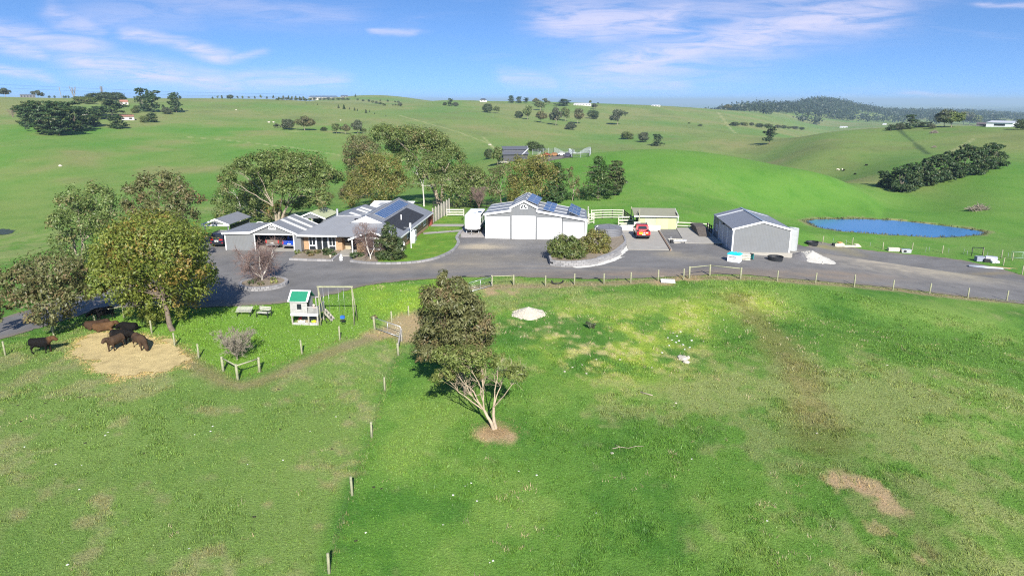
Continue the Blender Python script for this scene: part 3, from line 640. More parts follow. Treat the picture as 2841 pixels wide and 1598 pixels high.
for p, q in zip([(-.25,2.40),(3.6,2.55),(6.6,3.79)], [(3.6,2.55),(6.6,3.79),(10.1,2.35)]): b.slab([(p[0],-.28,p[1]-dz),(q[0],-.28,q[1]-dz),(q[0],-.28,q[1]+.03),(p[0],-.28,p[1]+.03)], (0,.03,0))
b.build('fascia', WHITE, ga)
b = B(); B().bx(-.03,.10,-.03,.10,0,2.3).build('corner_trim', WHITE, ga); b.bx(4.0,4.12,-.03,-.001,0,2.3); b.bx(9.28,9.40,-.03,-.001,0,2.3); b.bx(4.12,9.28,-.03,-.001,2.17,2.3); b.build('door_trim', WHITE, ga)
fan_window(ga, 6.6, 0, 2.88, 3.42, .48)
B().bx(.12, 10.16, .0, 6.9, .005, .065).build('floor_slab', CONC, ga)
B().bar((6.72,-.05,3.62),(6.72,-.4,3.66),.1).build('light_fitting', DARKM, ga)

# house
ho = thing('house', 'brown brick house with grey metal hip roof and white framed windows', 'house', hloc(), HR)
b = B(); b.bx(10.32,15.5,.8,7.6,0,2.42); b.build('wall', BRICK, ho)
b = B(); b.bx(17.7,22.95,0,19.0,0,2.42); b.build('wall', BRICK, ho)
b = B(); b.bx(15.51,17.69,3.2,18.5,0,2.42); b.build('wall', BRICK, ho)
window(ho, 11.05, 11.98, .72, 2.3, .8, 'f', 2); window(ho, 13.72, 14.65, .72, 2.3, .8, 'f', 2)
window(ho, 11.05, 11.98, .08, .70, .8, 'f', 1, .05, 'lower_panel'); window(ho, 13.72, 14.65, .08, .70, .8, 'f', 1, .05, 'lower_panel')
window(ho, 12.0, 13.70, .06, 2.3, .8, 'f', 2, .12, 'glazed_door')
window(ho, 15.9, 17.2, .1, 2.15, 3.2, 'f', 2, .08, 'front_door')
window(ho, 19.0, 20.9, .5, 2.1, 0, 'f', 2, .09); 
for y0, y1, z0 in ((2.6,3.4,1.5),(5.4,6.4,.9),(8.8,9.6,1.5),(11.0,11.7,1.4),(13.0,13.7,1.4),(15.6,17.0,.8)): window(ho, y0, y1, z0, 2.15, 22.95, 'r', 2, .06)
# roofs
RS = lambda nm, pts, m: B().slab(pts, (0, 0, .06)).build(nm, m, ho)
RS('roof_slope', [(9.9,-.4,2.3),(17.7,-.4,2.3),(17.7,4.0,4.05),(13.8,4.0,4.05)], ROOF_X)
RS('roof_slope', [(9.9,8.4,2.3),(9.9,-.4,2.3),(13.8,4.0,4.05)], ROOF_Y)
RS('roof_slope', [(17.7,8.4,2.3),(9.9,8.4,2.3),(13.8,4.0,4.05),(17.7,4.0,4.05)], ROOF_X)
wb = lambda x: 4.4-abs(x-18.4)*.4135
RS('roof_slope', [(18.4,2.3,4.4),(23.6,2.3,wb(23.6)),(23.6,19.6,wb(23.6)),(18.4,19.6,4.4)], ROOF_Y)
RS('roof_slope', [(15.2,2.3,wb(15.2)),(18.4,2.3,4.4),(18.4,19.6,4.4),(15.2,19.6,wb(15.2))], ROOF_Y)
RS('hip_slope', [(15.4,-.9,2.28),(23.6,-.9,2.25),(20.45,2.35,3.56),(16.5,2.35,3.6)], ROOF_X)
RS('hip_slope', [(23.6,-.9,2.25),(23.6,2.35,2.25),(20.45,2.35,3.56)], ROOF_Y)
b = B(); b.slab([(16.35,2.24,3.58),(20.55,2.24,3.58),(18.4,2.24,4.46)], (0,.06,0)); b.build('dutch_gable', WHITE, ho)
b = B(); b.bar((9.9,-.45,2.22),(17.7,-.45,2.22),.05,.2); b.bar((23.65,-.9,2.2),(23.65,19.6,2.2),.05,.16); b.bar((17.7,-.95,2.2),(23.6,-.95,2.2),.05,.18); b.build('gutter', WHITE, ho)
b = B(); b.bar((18.4,2.3,4.48),(18.4,19.6,4.48),.22,.06); b.bar((13.8,4,4.13),(17.2,4,4.13),.06,.2); b.build('ridge_cap', mat('ridge_metal', (.29,.295,.305), .45), ho)
# front gable porch
RS('porch_roof', [(17.3,-1.75,2.12),(20.2,-1.75,3.2),(20.2,1.2,3.2),(17.3,1.2,2.12)], ROOF_Y); RS('porch_roof', [(20.2,-1.75,3.2),(23.0,-1.75,2.15),(23.0,1.2,2.15),(20.2,1.2,3.2)], ROOF_Y)
b = B()
for p, q in (((17.2,2.10),(20.2,3.22)), ((20.2,3.22),(23.1,2.12))): b.slab([(p[0],-1.80,p[1]-.14),(q[0],-1.80,q[1]-.14),(q[0],-1.80,q[1]+.08),(p[0],-1.80,p[1]+.08)], (0,.04,0))
b.build('barge_board', WHITE, ho); B().slab([(18.3,-.02,2.43),(22.1,-.02,2.43),(20.2,-.02,3.12)], (0,.05,0)).build('gable_infill', WHITE, ho)
B().bx(17.6,17.72,-1.6,-1.48,0,2.2).build('porch_post', WHITE, ho); B().bx(22.6,22.72,-1.6,-1.48,0,2.2).build('porch_post', WHITE, ho)
B().bx(15.0,18.2,-2.2,3.2,.05,.14).build('porch_slab', CONC, ho)
# pool heating mat and flues
MATT = mat('black_mat', (.028, .030, .036), .85, var=.25, scale=12)
zb = lambda x: wb(x)+.075
B().slab([(20.55,3.0,zb(20.55)),(23.2,3.0,zb(23.2)),(23.2,15.4,zb(23.2)),(20.55,15.4,zb(20.55))], (0,0,.03)).build('heating_mat', MATT, ho)
B().cyl((21.7,7.6,wb(21.7)+.45), .07, .7, 8).build('vent_pipe', WHITE, ho)
B().cyl((11.6,10.5,3.3), .16, 1.5, 10).build('flue', ALU, ho)
B().bx(16.6,17.05,3.0,3.4,3.72,3.95).build('roof_vent', DARKM, ho)
b = B(); b.bar((18.4,2.28,4.4),(18.4,2.28,5.1),.03); b.bar((17.7,2.28,4.75),(19.1,2.28,4.75),.02); b.bar((17.9,2.28,4.95),(18.9,2.28,4.6),.02); b.bar((18.9,2.28,4.95),(17.9,2.28,4.6),.02); b.build('antenna', ALU, ho)
# rear annex with skylight strips
for pts in ([(13.3,8.4,3.5),(16.6,8.4,2.5),(16.6,18.5,2.5),(13.3,18.5,3.5)], [(10.0,8.4,2.5),(13.3,8.4,3.5),(13.3,18.5,3.5),(10.0,18.5,2.5)]): RS('annex_roof', pts, ROOF_Y)
for y in (10.2, 13.4, 15.2): B().slab([(13.45,y,3.52),(16.5,y,2.59),(16.5,y+.9,2.59),(13.45,y+.9,3.52)], (0,0,.02)).build('skylight', SKYL, ho)
B().bx(10.4,16.4,8.6,18.2,0,2.45).build('annex_wall', WALL_X, ho)
solar_array('long blue solar array of twelve panels on the house roof', [(18.75,4.6,wb(18.75)+.12),(20.3,4.6,wb(20.3)+.12),(20.3,17.8,wb(20.3)+.12),(18.75,17.8,wb(18.75)+.12)], 1, 12, hloc(), HR)
def prop(name, label, cat, p, rz=0., group=None): return thing(name, label, cat, tuple(p), rz, group)
# things against the east wall
ac = prop('air_conditioner', 'pair of stacked white air conditioning units on the brick wall', 'air conditioner', HW((23.3,7.9,0)), HR)
for z in (.15, .95): 
    B().bx(-.28,.3,-.5,.5,z,z+.75,.03).build('cabinet', WHITE, ac); B().cyl((.31,0,z+.38),.28,.03,16,ry=R(90)).build('fan_grille', DARKM, ac)
hw = prop('water_heater', 'tall white rounded water heater beside the air conditioning units', 'water heater', HW((23.5,6.3,0)), HR)
B().cyl((0,0,.95),.42,1.75,20,).build('cylinder', WHITE, hw, True); B().ball((0,0,1.82),.42,(1,1,.45),2).build('cap', WHITE, hw, True); B().bx(-.3,.3,-.3,.3,0,.1).build('base', CONC, hw)
for i, dy in enumerate((0, .6)):
    gb = prop('gas_bottle', ['white gas bottle nearest the house shrub by the brick wall','white gas bottle nearest the water heater by the brick wall'][i], 'gas bottle', HW((23.35,1.2+dy,0)), HR, 'gas bottles by the brick wall')
    B().cyl((0,0,.6),.2,1.1,14).build('body', WHITE, gb, True); B().cyl((0,0,1.22),.12,.16,10).build('collar', ALU, gb)
pp = prop('service_pole', 'slim white service pole with fittings at the eave of the house', 'pole', HW((24.1,3.0,0)), HR)
B().cyl((0,0,1.7),.055,3.4,8).build('pole', WHITE, pp); B().bx(-.12,.12,-.1,.1,3.0,3.5).build('meter_box', WHITE, pp); B().bar((-.9,0,2.9),(.1,0,2.9),.04).build('bracket', ALU, pp)
# carport left of garage
cl_ = HL(Gz(*q1(140,655))); 
cpn = thing('carport', 'small open gabled carport with white front beside the garage', 'carport', hloc(), HR)
x0, x1, y0, y1, ze, za = -6.0, -2.6, 6.0, 12.4, 2.35, 3.1; xm = (x0+x1)/2
for pts in ([(x0-.3,y0-.3,ze),(xm,y0-.3,za),(xm,y1,za),(x0-.3,y1,ze)], [(xm,y0-.3,za),(x1+.3,y0-.3,ze),(x1+.3,y1,ze),(xm,y1,za)]): B().slab(pts,(0,0,.05)).build('roof_slope', ROOF_Y, cpn)
b = B()
for p, q in (((x0-.35,ze-.02),(xm,za)), ((xm,za),(x1+.35,ze-.02))): b.slab([(p[0],y0-.34,p[1]-.16),(q[0],y0-.34,q[1]-.16),(q[0],y0-.34,q[1]+.07),(p[0],y0-.34,p[1]+.07)], (0,.03,0))
b.bx(x0-.3,x1+.3,y0-.33,y0-.29,ze-.22,ze-.02); b.build('fascia', WHITE, cpn); B().slab([(x0+.5,y0-.28,ze-.02),(x1-.5,y0-.28,ze-.02),(xm,y0-.28,za-.2)],(0,.03,0)).build('gable_infill', WALL_X, cpn)
for px_, py_ in ((x0,y0),(x1,y0),(x0,y1-.2),(x1,y1-.2)): B().bx(px_-.06,px_+.06,py_-.06,py_+.06,-.8,ze).build('post', ALU, cpn)
B().bx(x1-.05,x1+.05,y0+.6,y1,-.6,2.1).build('side_screen', DARKM, cpn)
# shelter behind garage
gz = thing('garden_shelter', 'open garden shelter with pale green roof behind the garage', 'shelter', hloc(), HR)
x0, x1, y0, y1, ze, za = 5.2, 8.9, 12.2, 17.6, 2.35, 3.25; xm = (x0+x1)/2; GREENR = mat_ribbed('pale_green_roof', (.40,.43,.26), .19, 'Y', .6, dirt=.3)
B().slab([(x0-.3,y0-.3,ze),(xm,y0-.3,za),(xm,y1,za),(x0-.3,y1,ze)],(0,0,.05)).build('roof_slope', ROOF_Y, gz); B().slab([(xm,y0-.3,za),(x1+.3,y0-.3,ze),(x1+.3,y1,ze),(xm,y1,za)],(0,0,.05)).build('roof_slope', GREENR, gz)
b = B()
for p, q in (((x0-.35,ze),(xm,za)), ((xm,za),(x1+.35,ze))): b.slab([(p[0],y0-.34,p[1]-.16),(q[0],y0-.34,q[1]-.16),(q[0],y0-.34,q[1]+.06),(p[0],y0-.34,p[1]+.06)], (0,.03,0))
b.build('barge_board', WHITE, gz); B().slab([(x0+.6,y0-.2,ze),(x1-.6,y0-.2,ze),(xm,y0-.2,za-.25)],(0,.03,0)).build('gable_infill', WALL_X, gz)
for px_, py_ in ((x0,y0),(x1,y0),(x0,y1-.2),(x1,y1-.2)): B().bx(px_-.06,px_+.06,py_-.06,py_+.06,-.8,ze).build('post', ALU, gz)
B().bx(x0+.2,x1-1.0,y1-.4,y1-.3,-.5,2.2).build('back_panel', DARKM, gz)
# white roofed shed behind the house
ws = thing('garden_shed', 'low garden shed with white skillion roof behind the house', 'shed', hloc(), HR)
B().bx(12.2,18.6,22.6,27.4,-.6,1.9).build('wall', WALL_X, ws); B().slab([(11.9,22.2,1.95),(18.9,22.2,1.95),(18.9,27.8,2.75),(11.9,27.8,2.75)],(0,0,.06)).build('roof', mat_ribbed('white_roof', (.72,.72,.71), .19, 'X', .5), ws)
for x in (13.3, 16.0): B().slab([(x,25.0,2.42),(x+1.6,25.0,2.42),(x+1.6,26.6,2.65),(x,26.6,2.65)],(0,0,.015)).build('skylight', mat('grey_panel', (.30,.31,.32), .5), ws)
B().bx(15.8,17.0,22.56,22.6,-.5,1.7).build('door', ALU, ws)
rs = thing('red_shed', 'small red clad shed at the back corner of the house', 'shed', hloc(), HR)
B().bx(22.5,23.2,20.2,21.4,-.3,1.8).build('wall', mat_ribbed('red_cladding', (.24,.055,.04), .19, 'X'), rs); B().slab([(22.4,20.0,1.82),(23.3,20.0,1.82),(23.3,21.6,2.0),(22.4,21.6,2.0)],(0,0,.05)).build('roof', MATS['red_cladding'], rs)

# ---------------------------------------------------------------- big shed with four roller doors
SO = Vector((-3.75, 95.93, 0)); SR = R(-5.1)
s1 = thing('machinery_shed', 'grey raised-centre shed with four white roller doors', 'shed', tuple(SO), SR)
PR = [(-.1,3.58),(3.65,4.16),(3.65,4.6),(5.45,5.49),(7.25,4.6),(7.25,4.07),(14.2,2.96)]; D = 8.5
DO = [(.15,3.45,3.2),(3.75,7.08,3.34),(7.36,10.76,3.1),(10.98,13.9,2.56)]
b = B(); xs_ = [0]+[v_ for d in DO for v_ in d[:2]]+[14.15]
for i in range(0, len(xs_), 2):
    if xs_[i+1]-xs_[i] > .01: b.bx(xs_[i], xs_[i+1], 0, T, 0, 3.3 if i < 6 else 2.7) if xs_[i] < 10.7 else b.bx(xs_[i], xs_[i+1], 0, T, 0, 2.7)
up = [(0,3.3),(0,3.57),(3.65,4.15),(3.65,4.58),(5.45,5.47),(7.25,4.58),(7.25,4.05),(10.87,3.46),(10.87,3.3)]
b.slab([(x,0,z) for x,z in up],(0,T,0)); b.slab([(10.87,0,2.7),(14.15,0,2.7),(14.15,0,2.95),(10.87,0,3.46)],(0,T,0))
for x0, x1, h in DO: b.bx(x0, x1, .003, T-.003, h, 3.3 if x0 < 10.9 else 2.7)
b.build('front_wall', WALL_X, s1)
B().bx(0,T,T,D,0,3.5).build('side_wall', WALL_Y, s1); B().bx(14.03,14.15,T,D,0,2.9).build('side_wall', WALL_Y, s1); B().bx(T,14.03,D-.1,D,0,3.2).build('back_wall', WALL_X, s1)
B().bx(3.65,3.72,.2,D,4.1,4.6).build('clerestory_wall', WALL_Y, s1); B().bx(7.18,7.25,.2,D,4.05,4.6).build('clerestory_wall', WALL_Y, s1)
for x0, x1, h in DO:
    d = B().bx(x0+.06, x1-.06, .06, .10, .02, h-.05).build('roller_door', DOORM, s1)
    B().bx(x0, x0+.08, -.03, .002, 0, h).bx(x1-.08, x1, -.03, .002, 0, h).bx(x0+.08, x1-.08, -.03, .002, h-.09, h).build('door_frame', WHITE, d)
for nm, (a, c) in (('roof_slope', ((-.2,3.58),(3.7,4.18))), ('roof_slope', ((3.5,4.54),(5.45,5.5))), ('roof_slope', ((5.45,5.5),(7.4,4.54))), ('roof_slope', ((7.2,4.1),(14.35,2.95)))):
    o = B().slab([(a[0],-.2,a[1]),(c[0],-.2,c[1]),(c[0],D+.1,c[1]),(a[0],D+.1,a[1])],(0,0,.05)).build(nm, ROOF_Y, s1)
    for y in (2.2, 5.2, 8.15): B().slab([(a[0]+.1,y,a[1]+.07),(c[0]-.1,y,c[1]+.05),(c[0]-.1,y+.42,c[1]+.05),(a[0]+.1,y+.42,a[1]+.07)],(0,0,.015)).build('skylight', SKYL, o)
b = B()
for p, q in (((-.25,3.6),(3.66,4.2)),((3.45,4.56),(5.45,5.56)),((5.45,5.56),(7.45,4.56)),((7.24,4.14),(14.4,2.98))): b.slab([(p[0],-.24,p[1]-.24),(q[0],-.24,q[1]-.24),(q[0],-.24,q[1]+.05),(p[0],-.24,p[1]+.05)],(0,.04,0))
b.build('fascia', WHITE, s1)
for bb in ((-.04,.12,-.04,.14,0,3.45),(14.03,14.2,-.04,.14,0,2.85),(3.55,3.68,-.04,0,4.1,4.5),(7.22,7.35,-.04,0,4.0,4.5)): B().bx(*bb).build('corner_trim', WHITE, s1)
fan_window(s1, 5.42, 0, 4.32, 4.98, .52)
B().tube([(14.3,-.1,2.9),(14.3,-.1,1.5),(14.3,-.1,.1)], .06).build('downpipe', WHITE, s1)
def shedsol(label, pz, nx, ny, legs=None):
    c = [Vector(Gz(*q3(x, y), z)) for x, y, z in pz]; c.append(c[0]+c[2]-c[1]); solar_array(label, c, nx, ny, legs=legs)
shedsol('solar array on the raised centre roof of the big shed', [(1095,262,5.56),(1268,338,4.78),(1342,228,4.78)], 2, 4)
shedsol('solar array lying low on the right roof of the big shed', [(1350,413,4.22),(1527,460,3.84),(1585,322,3.84)], 2, 3)
a3 = [(1757,440,4.05),(1932,520,3.15),(1962,388,3.25)]
shedsol('solar array propped up on legs on the right roof of the big shed', a3, 3, 3, legs=[(.02,.2,3.1),(.02,.85,3.2)])

# ---------------------------------------------------------------- gable shed on the right
TO = Vector((28.69, 87.29, 0)); TR = R(-4.2)
s2 = thing('storage_shed', 'plain grey gable shed with white trim and grey doors in its shaded side', 'shed', tuple(TO), TR)
W2, D2, E2, A2 = 7.35, 11.6, 3.0, 3.98
B().slab([(0,0,-.7),(W2,0,-.7),(W2,0,E2),(W2/2,0,A2),(0,0,E2)],(0,T,0)).build('front_wall', WALL_X, s2)
B().bx(0,T,T,D2,0,E2).build('side_wall', WALL_Y, s2); B().bx(W2-T,W2,T,D2,-.9,E2).build('side_wall', WALL_Y, s2); B().slab([(0,D2-T,-.7),(W2,D2-T,-.7),(W2,D2-T,E2),(W2/2,D2-T,A2),(0,D2-T,E2)],(0,T,0)).build('back_wall', WALL_X, s2)
for a, c in (((-.15,E2-.03),(W2/2,A2+.02)), ((W2/2,A2+.02),(W2+.15,E2-.03))):
    o = B().slab([(a[0],-.12,a[1]),(c[0],-.12,c[1]),(c[0],D2+.1,c[1]),(a[0],D2+.1,a[1])],(0,0,.05)).build('roof_slope', ROOF_Y, s2)
    B().slab([(a[0]+.05,D2-2.2,a[1]+.06),(c[0]-.05,D2-2.2,c[1]+.045),(c[0]-.05,D2-1.7,c[1]+.045),(a[0]+.05,D2-1.7,a[1]+.06)],(0,0,.015)).build('skylight', SKYL, o)
B().bar((W2/2,-.12,A2+.09),(W2/2,D2+.1,A2+.09),.3,.04).build('ridge_cap', mat('blue_grey_ridge', (.21,.26,.32), .45), s2)
b = B()
for p, q in (((-.2,E2),(W2/2,A2+.06)),((W2/2,A2+.06),(W2+.2,E2))): b.slab([(p[0],-.16,p[1]-.2),(q[0],-.16,q[1]-.2),(q[0],-.16,q[1]+.04),(p[0],-.16,p[1]+.04)],(0,.04,0))
b.build('fascia', WHITE, s2)
for bb in ((-.04,.12,-.04,.12,0,E2-.1),(W2-.12,W2+.04,-.04,.12,-.7,E2-.1),(-.04,.1,D2-.1,D2+.04,0,E2)): B().bx(*bb).build('corner_trim', WHITE, s2)
for y0, y1 in ((.35,2.75),(2.95,5.35),(5.55,7.95)):
    d = B().bx(-.03,.01,y0,y1,.02,2.65).build('roller_door', mat_ribbed('pale_door', (.36,.39,.43), .12, 'Z', .5), s2)
    B().bx(-.06,-.005,y0-.08,y0,0,2.7).bx(-.06,-.005,y1,y1+.08,0,2.7).build('door_frame', WHITE, d)
window(s2, 9.0, 9.9, 1.0, 1.95, 0, 'l', 2); B().bx(-.35,-.02,5.0,5.3,2.68,2.9).build('flood_lamp', DARKM, s2)
B().bx(-.25,W2+.3,-.35,D2+.2,-1.1,-.02).build('footing', CONC, s2)
B().bar((W2+.16,-.1,E2-.05),(W2+.16,D2,E2-.05),.12,.1).build('gutter', DARKM, s2)

# ---------------------------------------------------------------- low green shed with the loading wall
lg = thing('low_green_shed', 'low mossy green shed with flat roof behind the concrete pad', 'shed', (19.35, 103.6, 0), R(-4.5))
PAN = [mat_ribbed('green_sheet_a', (.40,.45,.24), .12, 'X', .7, dirt=.3), mat_ribbed('green_sheet_b', (.50,.52,.28), .12, 'X', .7, dirt=.3), mat_ribbed('green_sheet_c', (.42,.45,.33), .12, 'X', .7, dirt=.3)]
xs_ = [0, 1.0, 2.1, 2.7, 3.4, 4.6, 5.8]
for i in range(6): B().bx(xs_[i]+.004, xs_[i+1]-.004, -.02*(i % 2), .05, -.3, 2.0).build('wall_sheet', PAN[(i*2+i//2) % 3], lg)
b = B(); b.bx(0,.05,.06,3.6,-.3,2.4); b.bx(5.75,5.8,.06,3.6,-.3,2.4); b.bx(.06,5.74,3.5,3.56,-.3,2.4); b.build('back_wall', DARKM, lg)
B().slab([(-.7,-.35,2.02),(6.0,-.35,2.02),(6.0,3.9,2.62),(-.7,3.9,2.62)],(0,0,.05)).build('roof', mat_ribbed('mossy_roof', (.25,.245,.17), .19, 'X', .8, dirt=.6), lg)
b = B(); b.bar((-.7,-.40,2.0),(6.0,-.40,2.0),.08,.14); b.bar((6.02,-.4,2.04),(6.02,3.9,2.64),.05,.12); b.bar((5.92,-.42,2.0),(5.92,-.42,1.0),.07); b.build('gutter', WHITE, lg)
B().bar((.1,-.45,.3),(.1,-.45,3.2),.09).build('post', TREATED, lg)
B().bar((-.75,3.8,0),(-.75,3.8,2.9),.09).build('post', TREATED, lg)
lw = thing('block_wall', 'stepped whitish concrete block wall at the back of the pad', 'wall', (16.4, 101.9, 0), R(-4.5))
bm_ = B().box((0,0,0),(.97,.3,.46),bev=.02).build('block', mat('white_block', (.60,.585,.53), .9, var=.12, scale=2, dirt=.4), lw); bme = bm_.data; bpy.data.objects.remove(bm_)
for row, (n0, n1) in enumerate(((0,6),(0,6),(2,3.0))):
    for i in range(int(n0), int(n1)): part('block', bme, lw, (i+.45+(.03 if row % 2 else 0), 0, .23+.475*row))
# concrete pads
pad1 = B().slab([(*Gz(*q4(648,885))[:2],.06),(*Gz(*q4(1312,890))[:2],.06),(*Gz(*q4(1112,578))[:2],.06),(*Gz(*q4(535,580))[:2],.06)],(0,0,.07)).build('concrete_pad', CONC); tag(pad1, 'pale concrete pad under the red pickup', 'pad', kind='structure')
k1 = thing('pad_kerb', 'dark timber kerb along the edge of the concrete pad', 'kerb'); p0, p1 = Gz(*q4(1318,900)), Gz(*q4(1118,575)); 
B().bar((*p0[:2],.12),(*p1[:2],.12),.16,.28).build('kerb_beam', mat('brown_kerb', (.22,.15,.10), .9), k1); B().bar((p0[0]+.16,p0[1],.16),(p1[0]+.16,p1[1],.16),.1,.2).build('pale_edge', CONC, k1)
pad2 = B().slab([(23.84,92.3,.055),(28.9,91.9,.055),(29.6,104.0,.055),(25.3,104.0,.055)],(0,0,.07)).build('concrete_apron', CONC); tag(pad2, 'concrete apron beside the gable shed', 'apron', kind='structure')
rp = thing('loading_ramp', 'dark sided concrete loading ramp along the shed apron', 'ramp', (27.0, 96.8, 0), R(-4)); 
B().slab([(0,0,.13),(0,6.6,.13),(0,6.6,1.0),(0,3.2,1.0)],(1.6,0,0)).build('ramp_body', mat('ramp_steel', (.10,.085,.07), .8, var=.3), rp)
# ---------------------------------------------------------------- trees
def leaf_mat(name):
    t = NT(name); a = t.n('ShaderNodeVertexColor', layer_name='Col'); c = t.mix(t.rng(t.noise(1.5, 3), .3, .7, 0, .45), a.outputs[0], t.mix(1., a.outputs[0], (1.3, 1.2, .9), 'MULTIPLY'))
    d = t.n('ShaderNodeBsdfDiffuse'); t.l(c, d.inputs[0]); tr = t.n('ShaderNodeBsdfTranslucent'); t.l(t.mix(1., c, (1.3, 1.25, .6), 'MULTIPLY'), tr.inputs[0])
    g = t.n('ShaderNodeBsdfGlossy'); g.inputs['Roughness'].default_value = .5; g.inputs[0].default_value = (.5, .5, .5, 1)
    m = t.n('ShaderNodeMixShader'); m.inputs[0].default_value = .34; t.l(d.outputs[0], m.inputs[1]); t.l(tr.outputs[0], m.inputs[2])
    m2 = t.n('ShaderNodeMixShader'); m2.inputs[0].default_value = .05; t.l(m.outputs[0], m2.inputs[1]); t.l(g.outputs[0], m2.inputs[2]); t.l(m2.outputs[0], t.out.inputs[0]); return t.m
LEAF = leaf_mat('foliage')
BARK = {'bone': mat('bark_bone', (.40, .32, .23), .9, var=.25, scale=3, dirt=.4, dirtcol=(.28,.21,.15)), 'brown': mat('bark_brown', (.16, .125, .095), .95, var=.35, scale=4, bump=.3), 'pale': mat('bark_pale', (.30, .25, .19), .9, var=.28, scale=3, bump=.2, dirt=.5, dirtcol=(.24,.19,.14)), 'white': mat('bark_white', (.62, .58, .52), .85, var=.2, scale=3, dirt=.5, dirtcol=(.2,.17,.15)),
        'twig': mat('twig_brown', (.21, .145, .125), .95, var=.3, scale=3), 'grey': mat('twig_grey', (.27, .235, .18), .95, var=.3, scale=3)}
PAL = {'lightgum': ((.105,.135,.036), (.175,.205,.065), (.20,.15,.08)),   # base, alternate, rare tint
 'gum': ((.075,.112,.030), (.150,.185,.060), (.18,.135,.075)), 'yellow': ((.095,.130,.022), (.160,.182,.036), (.23,.13,.04)), 'brown': ((.084,.094,.036), (.140,.138,.060), (.17,.11,.065)),
 'gold': ((.110,.120,.030), (.160,.155,.045), (.20,.145,.06)), 'cypress': ((.022,.048,.016), (.048,.085,.024), (.09,.10,.035)), 'conifer': ((.030,.066,.018), (.060,.105,.026), (.09,.11,.035)), 'bush': ((.070,.105,.026), (.115,.135,.038), (.15,.13,.06)),
 'dark': ((.038,.064,.022), (.075,.100,.035), (.10,.09,.04)), 'greyg': ((.058,.076,.040), (.095,.108,.062), (.12,.10,.07)), 'palm': ((.18,.21,.05), (.27,.26,.10), (.30,.21,.10)), 'garden': ((.030,.062,.018), (.065,.095,.028), (.10,.09,.05))}
def leaves(cl_pos, cl_out, cl_rad, per, size, pal, rng, flat=0., droop=0., aspect=.5, layer=1.):
    """leaf quads spread round clump centres; returns verts, quads, colours"""
    n = len(cl_pos); base, alt, rare = (np.array(c) for c in PAL[pal])
    k_ = np.repeat(np.arange(n), per); m = len(k_)
    off = rng.normal(0, .5, (m, 3)); L_ = np.linalg.norm(off, axis=1, keepdims=True); off *= np.minimum(1, 1.15/np.maximum(L_, 1e-6)); off[:, 2] *= layer
    c = cl_pos[k_]+off*cl_rad[k_][:, None]
    nr = cl_out[k_]*.6+off*.95+rng.normal(0, .48, (m, 3)); nr[:, 2] += .15; nr[:, 2] += flat; nr /= np.maximum(np.linalg.norm(nr, axis=1, keepdims=True), 1e-6)
    tn = np.cross(nr, rng.normal(0, 1, (m, 3))); tn[:, 2] -= droop; tn -= nr*(tn*nr).sum(1, keepdims=True); tn /= np.maximum(np.linalg.norm(tn, axis=1, keepdims=True), 1e-6)
    bt = np.cross(nr, tn); s = size*rng.uniform(.6, 1.35, (m, 1)); a = tn*s; b_ = bt*s*aspect
    V = np.stack([c-a, c+b_*.9-a*.1, c+a, c-b_*.9-a*.1], 1).reshape(-1, 3)
    h = rng.random(n); hm = np.clip(h[k_]*.75+rng.normal(0, .22, m), 0, 1); col = base*(1-hm[:, None])+alt*hm[:, None]
    rr = (rng.random(n)[k_] < .16)*rng.uniform(.2, .8, m); col = col*(1-rr[:, None])+rare*rr[:, None]; col *= 1.38*rng.uniform(.72, 1.28, (m, 1))
    return V, np.arange(4*m).reshape(-1, 4), np.repeat(col, 4, 0)
def clumps(lobes, rng, n_per_area=1.0, frac=.24, upper=.25, nmin=5):
    """sub-clumps over the shells of lobes (cx,cy,cz,rx,ry,rz)"""
    P, O, S, J = [], [], [], []
    for j, (cx, cy, cz, rx, ry, rz_) in enumerate(lobes):
        n = max(nmin, int(n_per_area*(rx*rz_+ry*rz_+rx*ry)*1.4)); d = rng.normal(0, 1, (n, 3)); d[:, 2] += upper; d /= np.linalg.norm(d, axis=1, keepdims=True)
        r_ = rng.uniform(.55, 1.0, (n, 1))**.6; P.append(np.array([cx, cy, cz])+d*r_*np.array([rx, ry, rz_])); o = d/np.array([rx, ry, rz_]); O.append(o/np.linalg.norm(o, axis=1, keepdims=True))
        S.append(np.full(n, frac*(rx*ry*rz_)**(1/3))*rng.uniform(.7, 1.4, n)); J.append(np.full(n, j))
    return np.vstack(P), np.vstack(O), np.concatenate(S), np.concatenate(J)
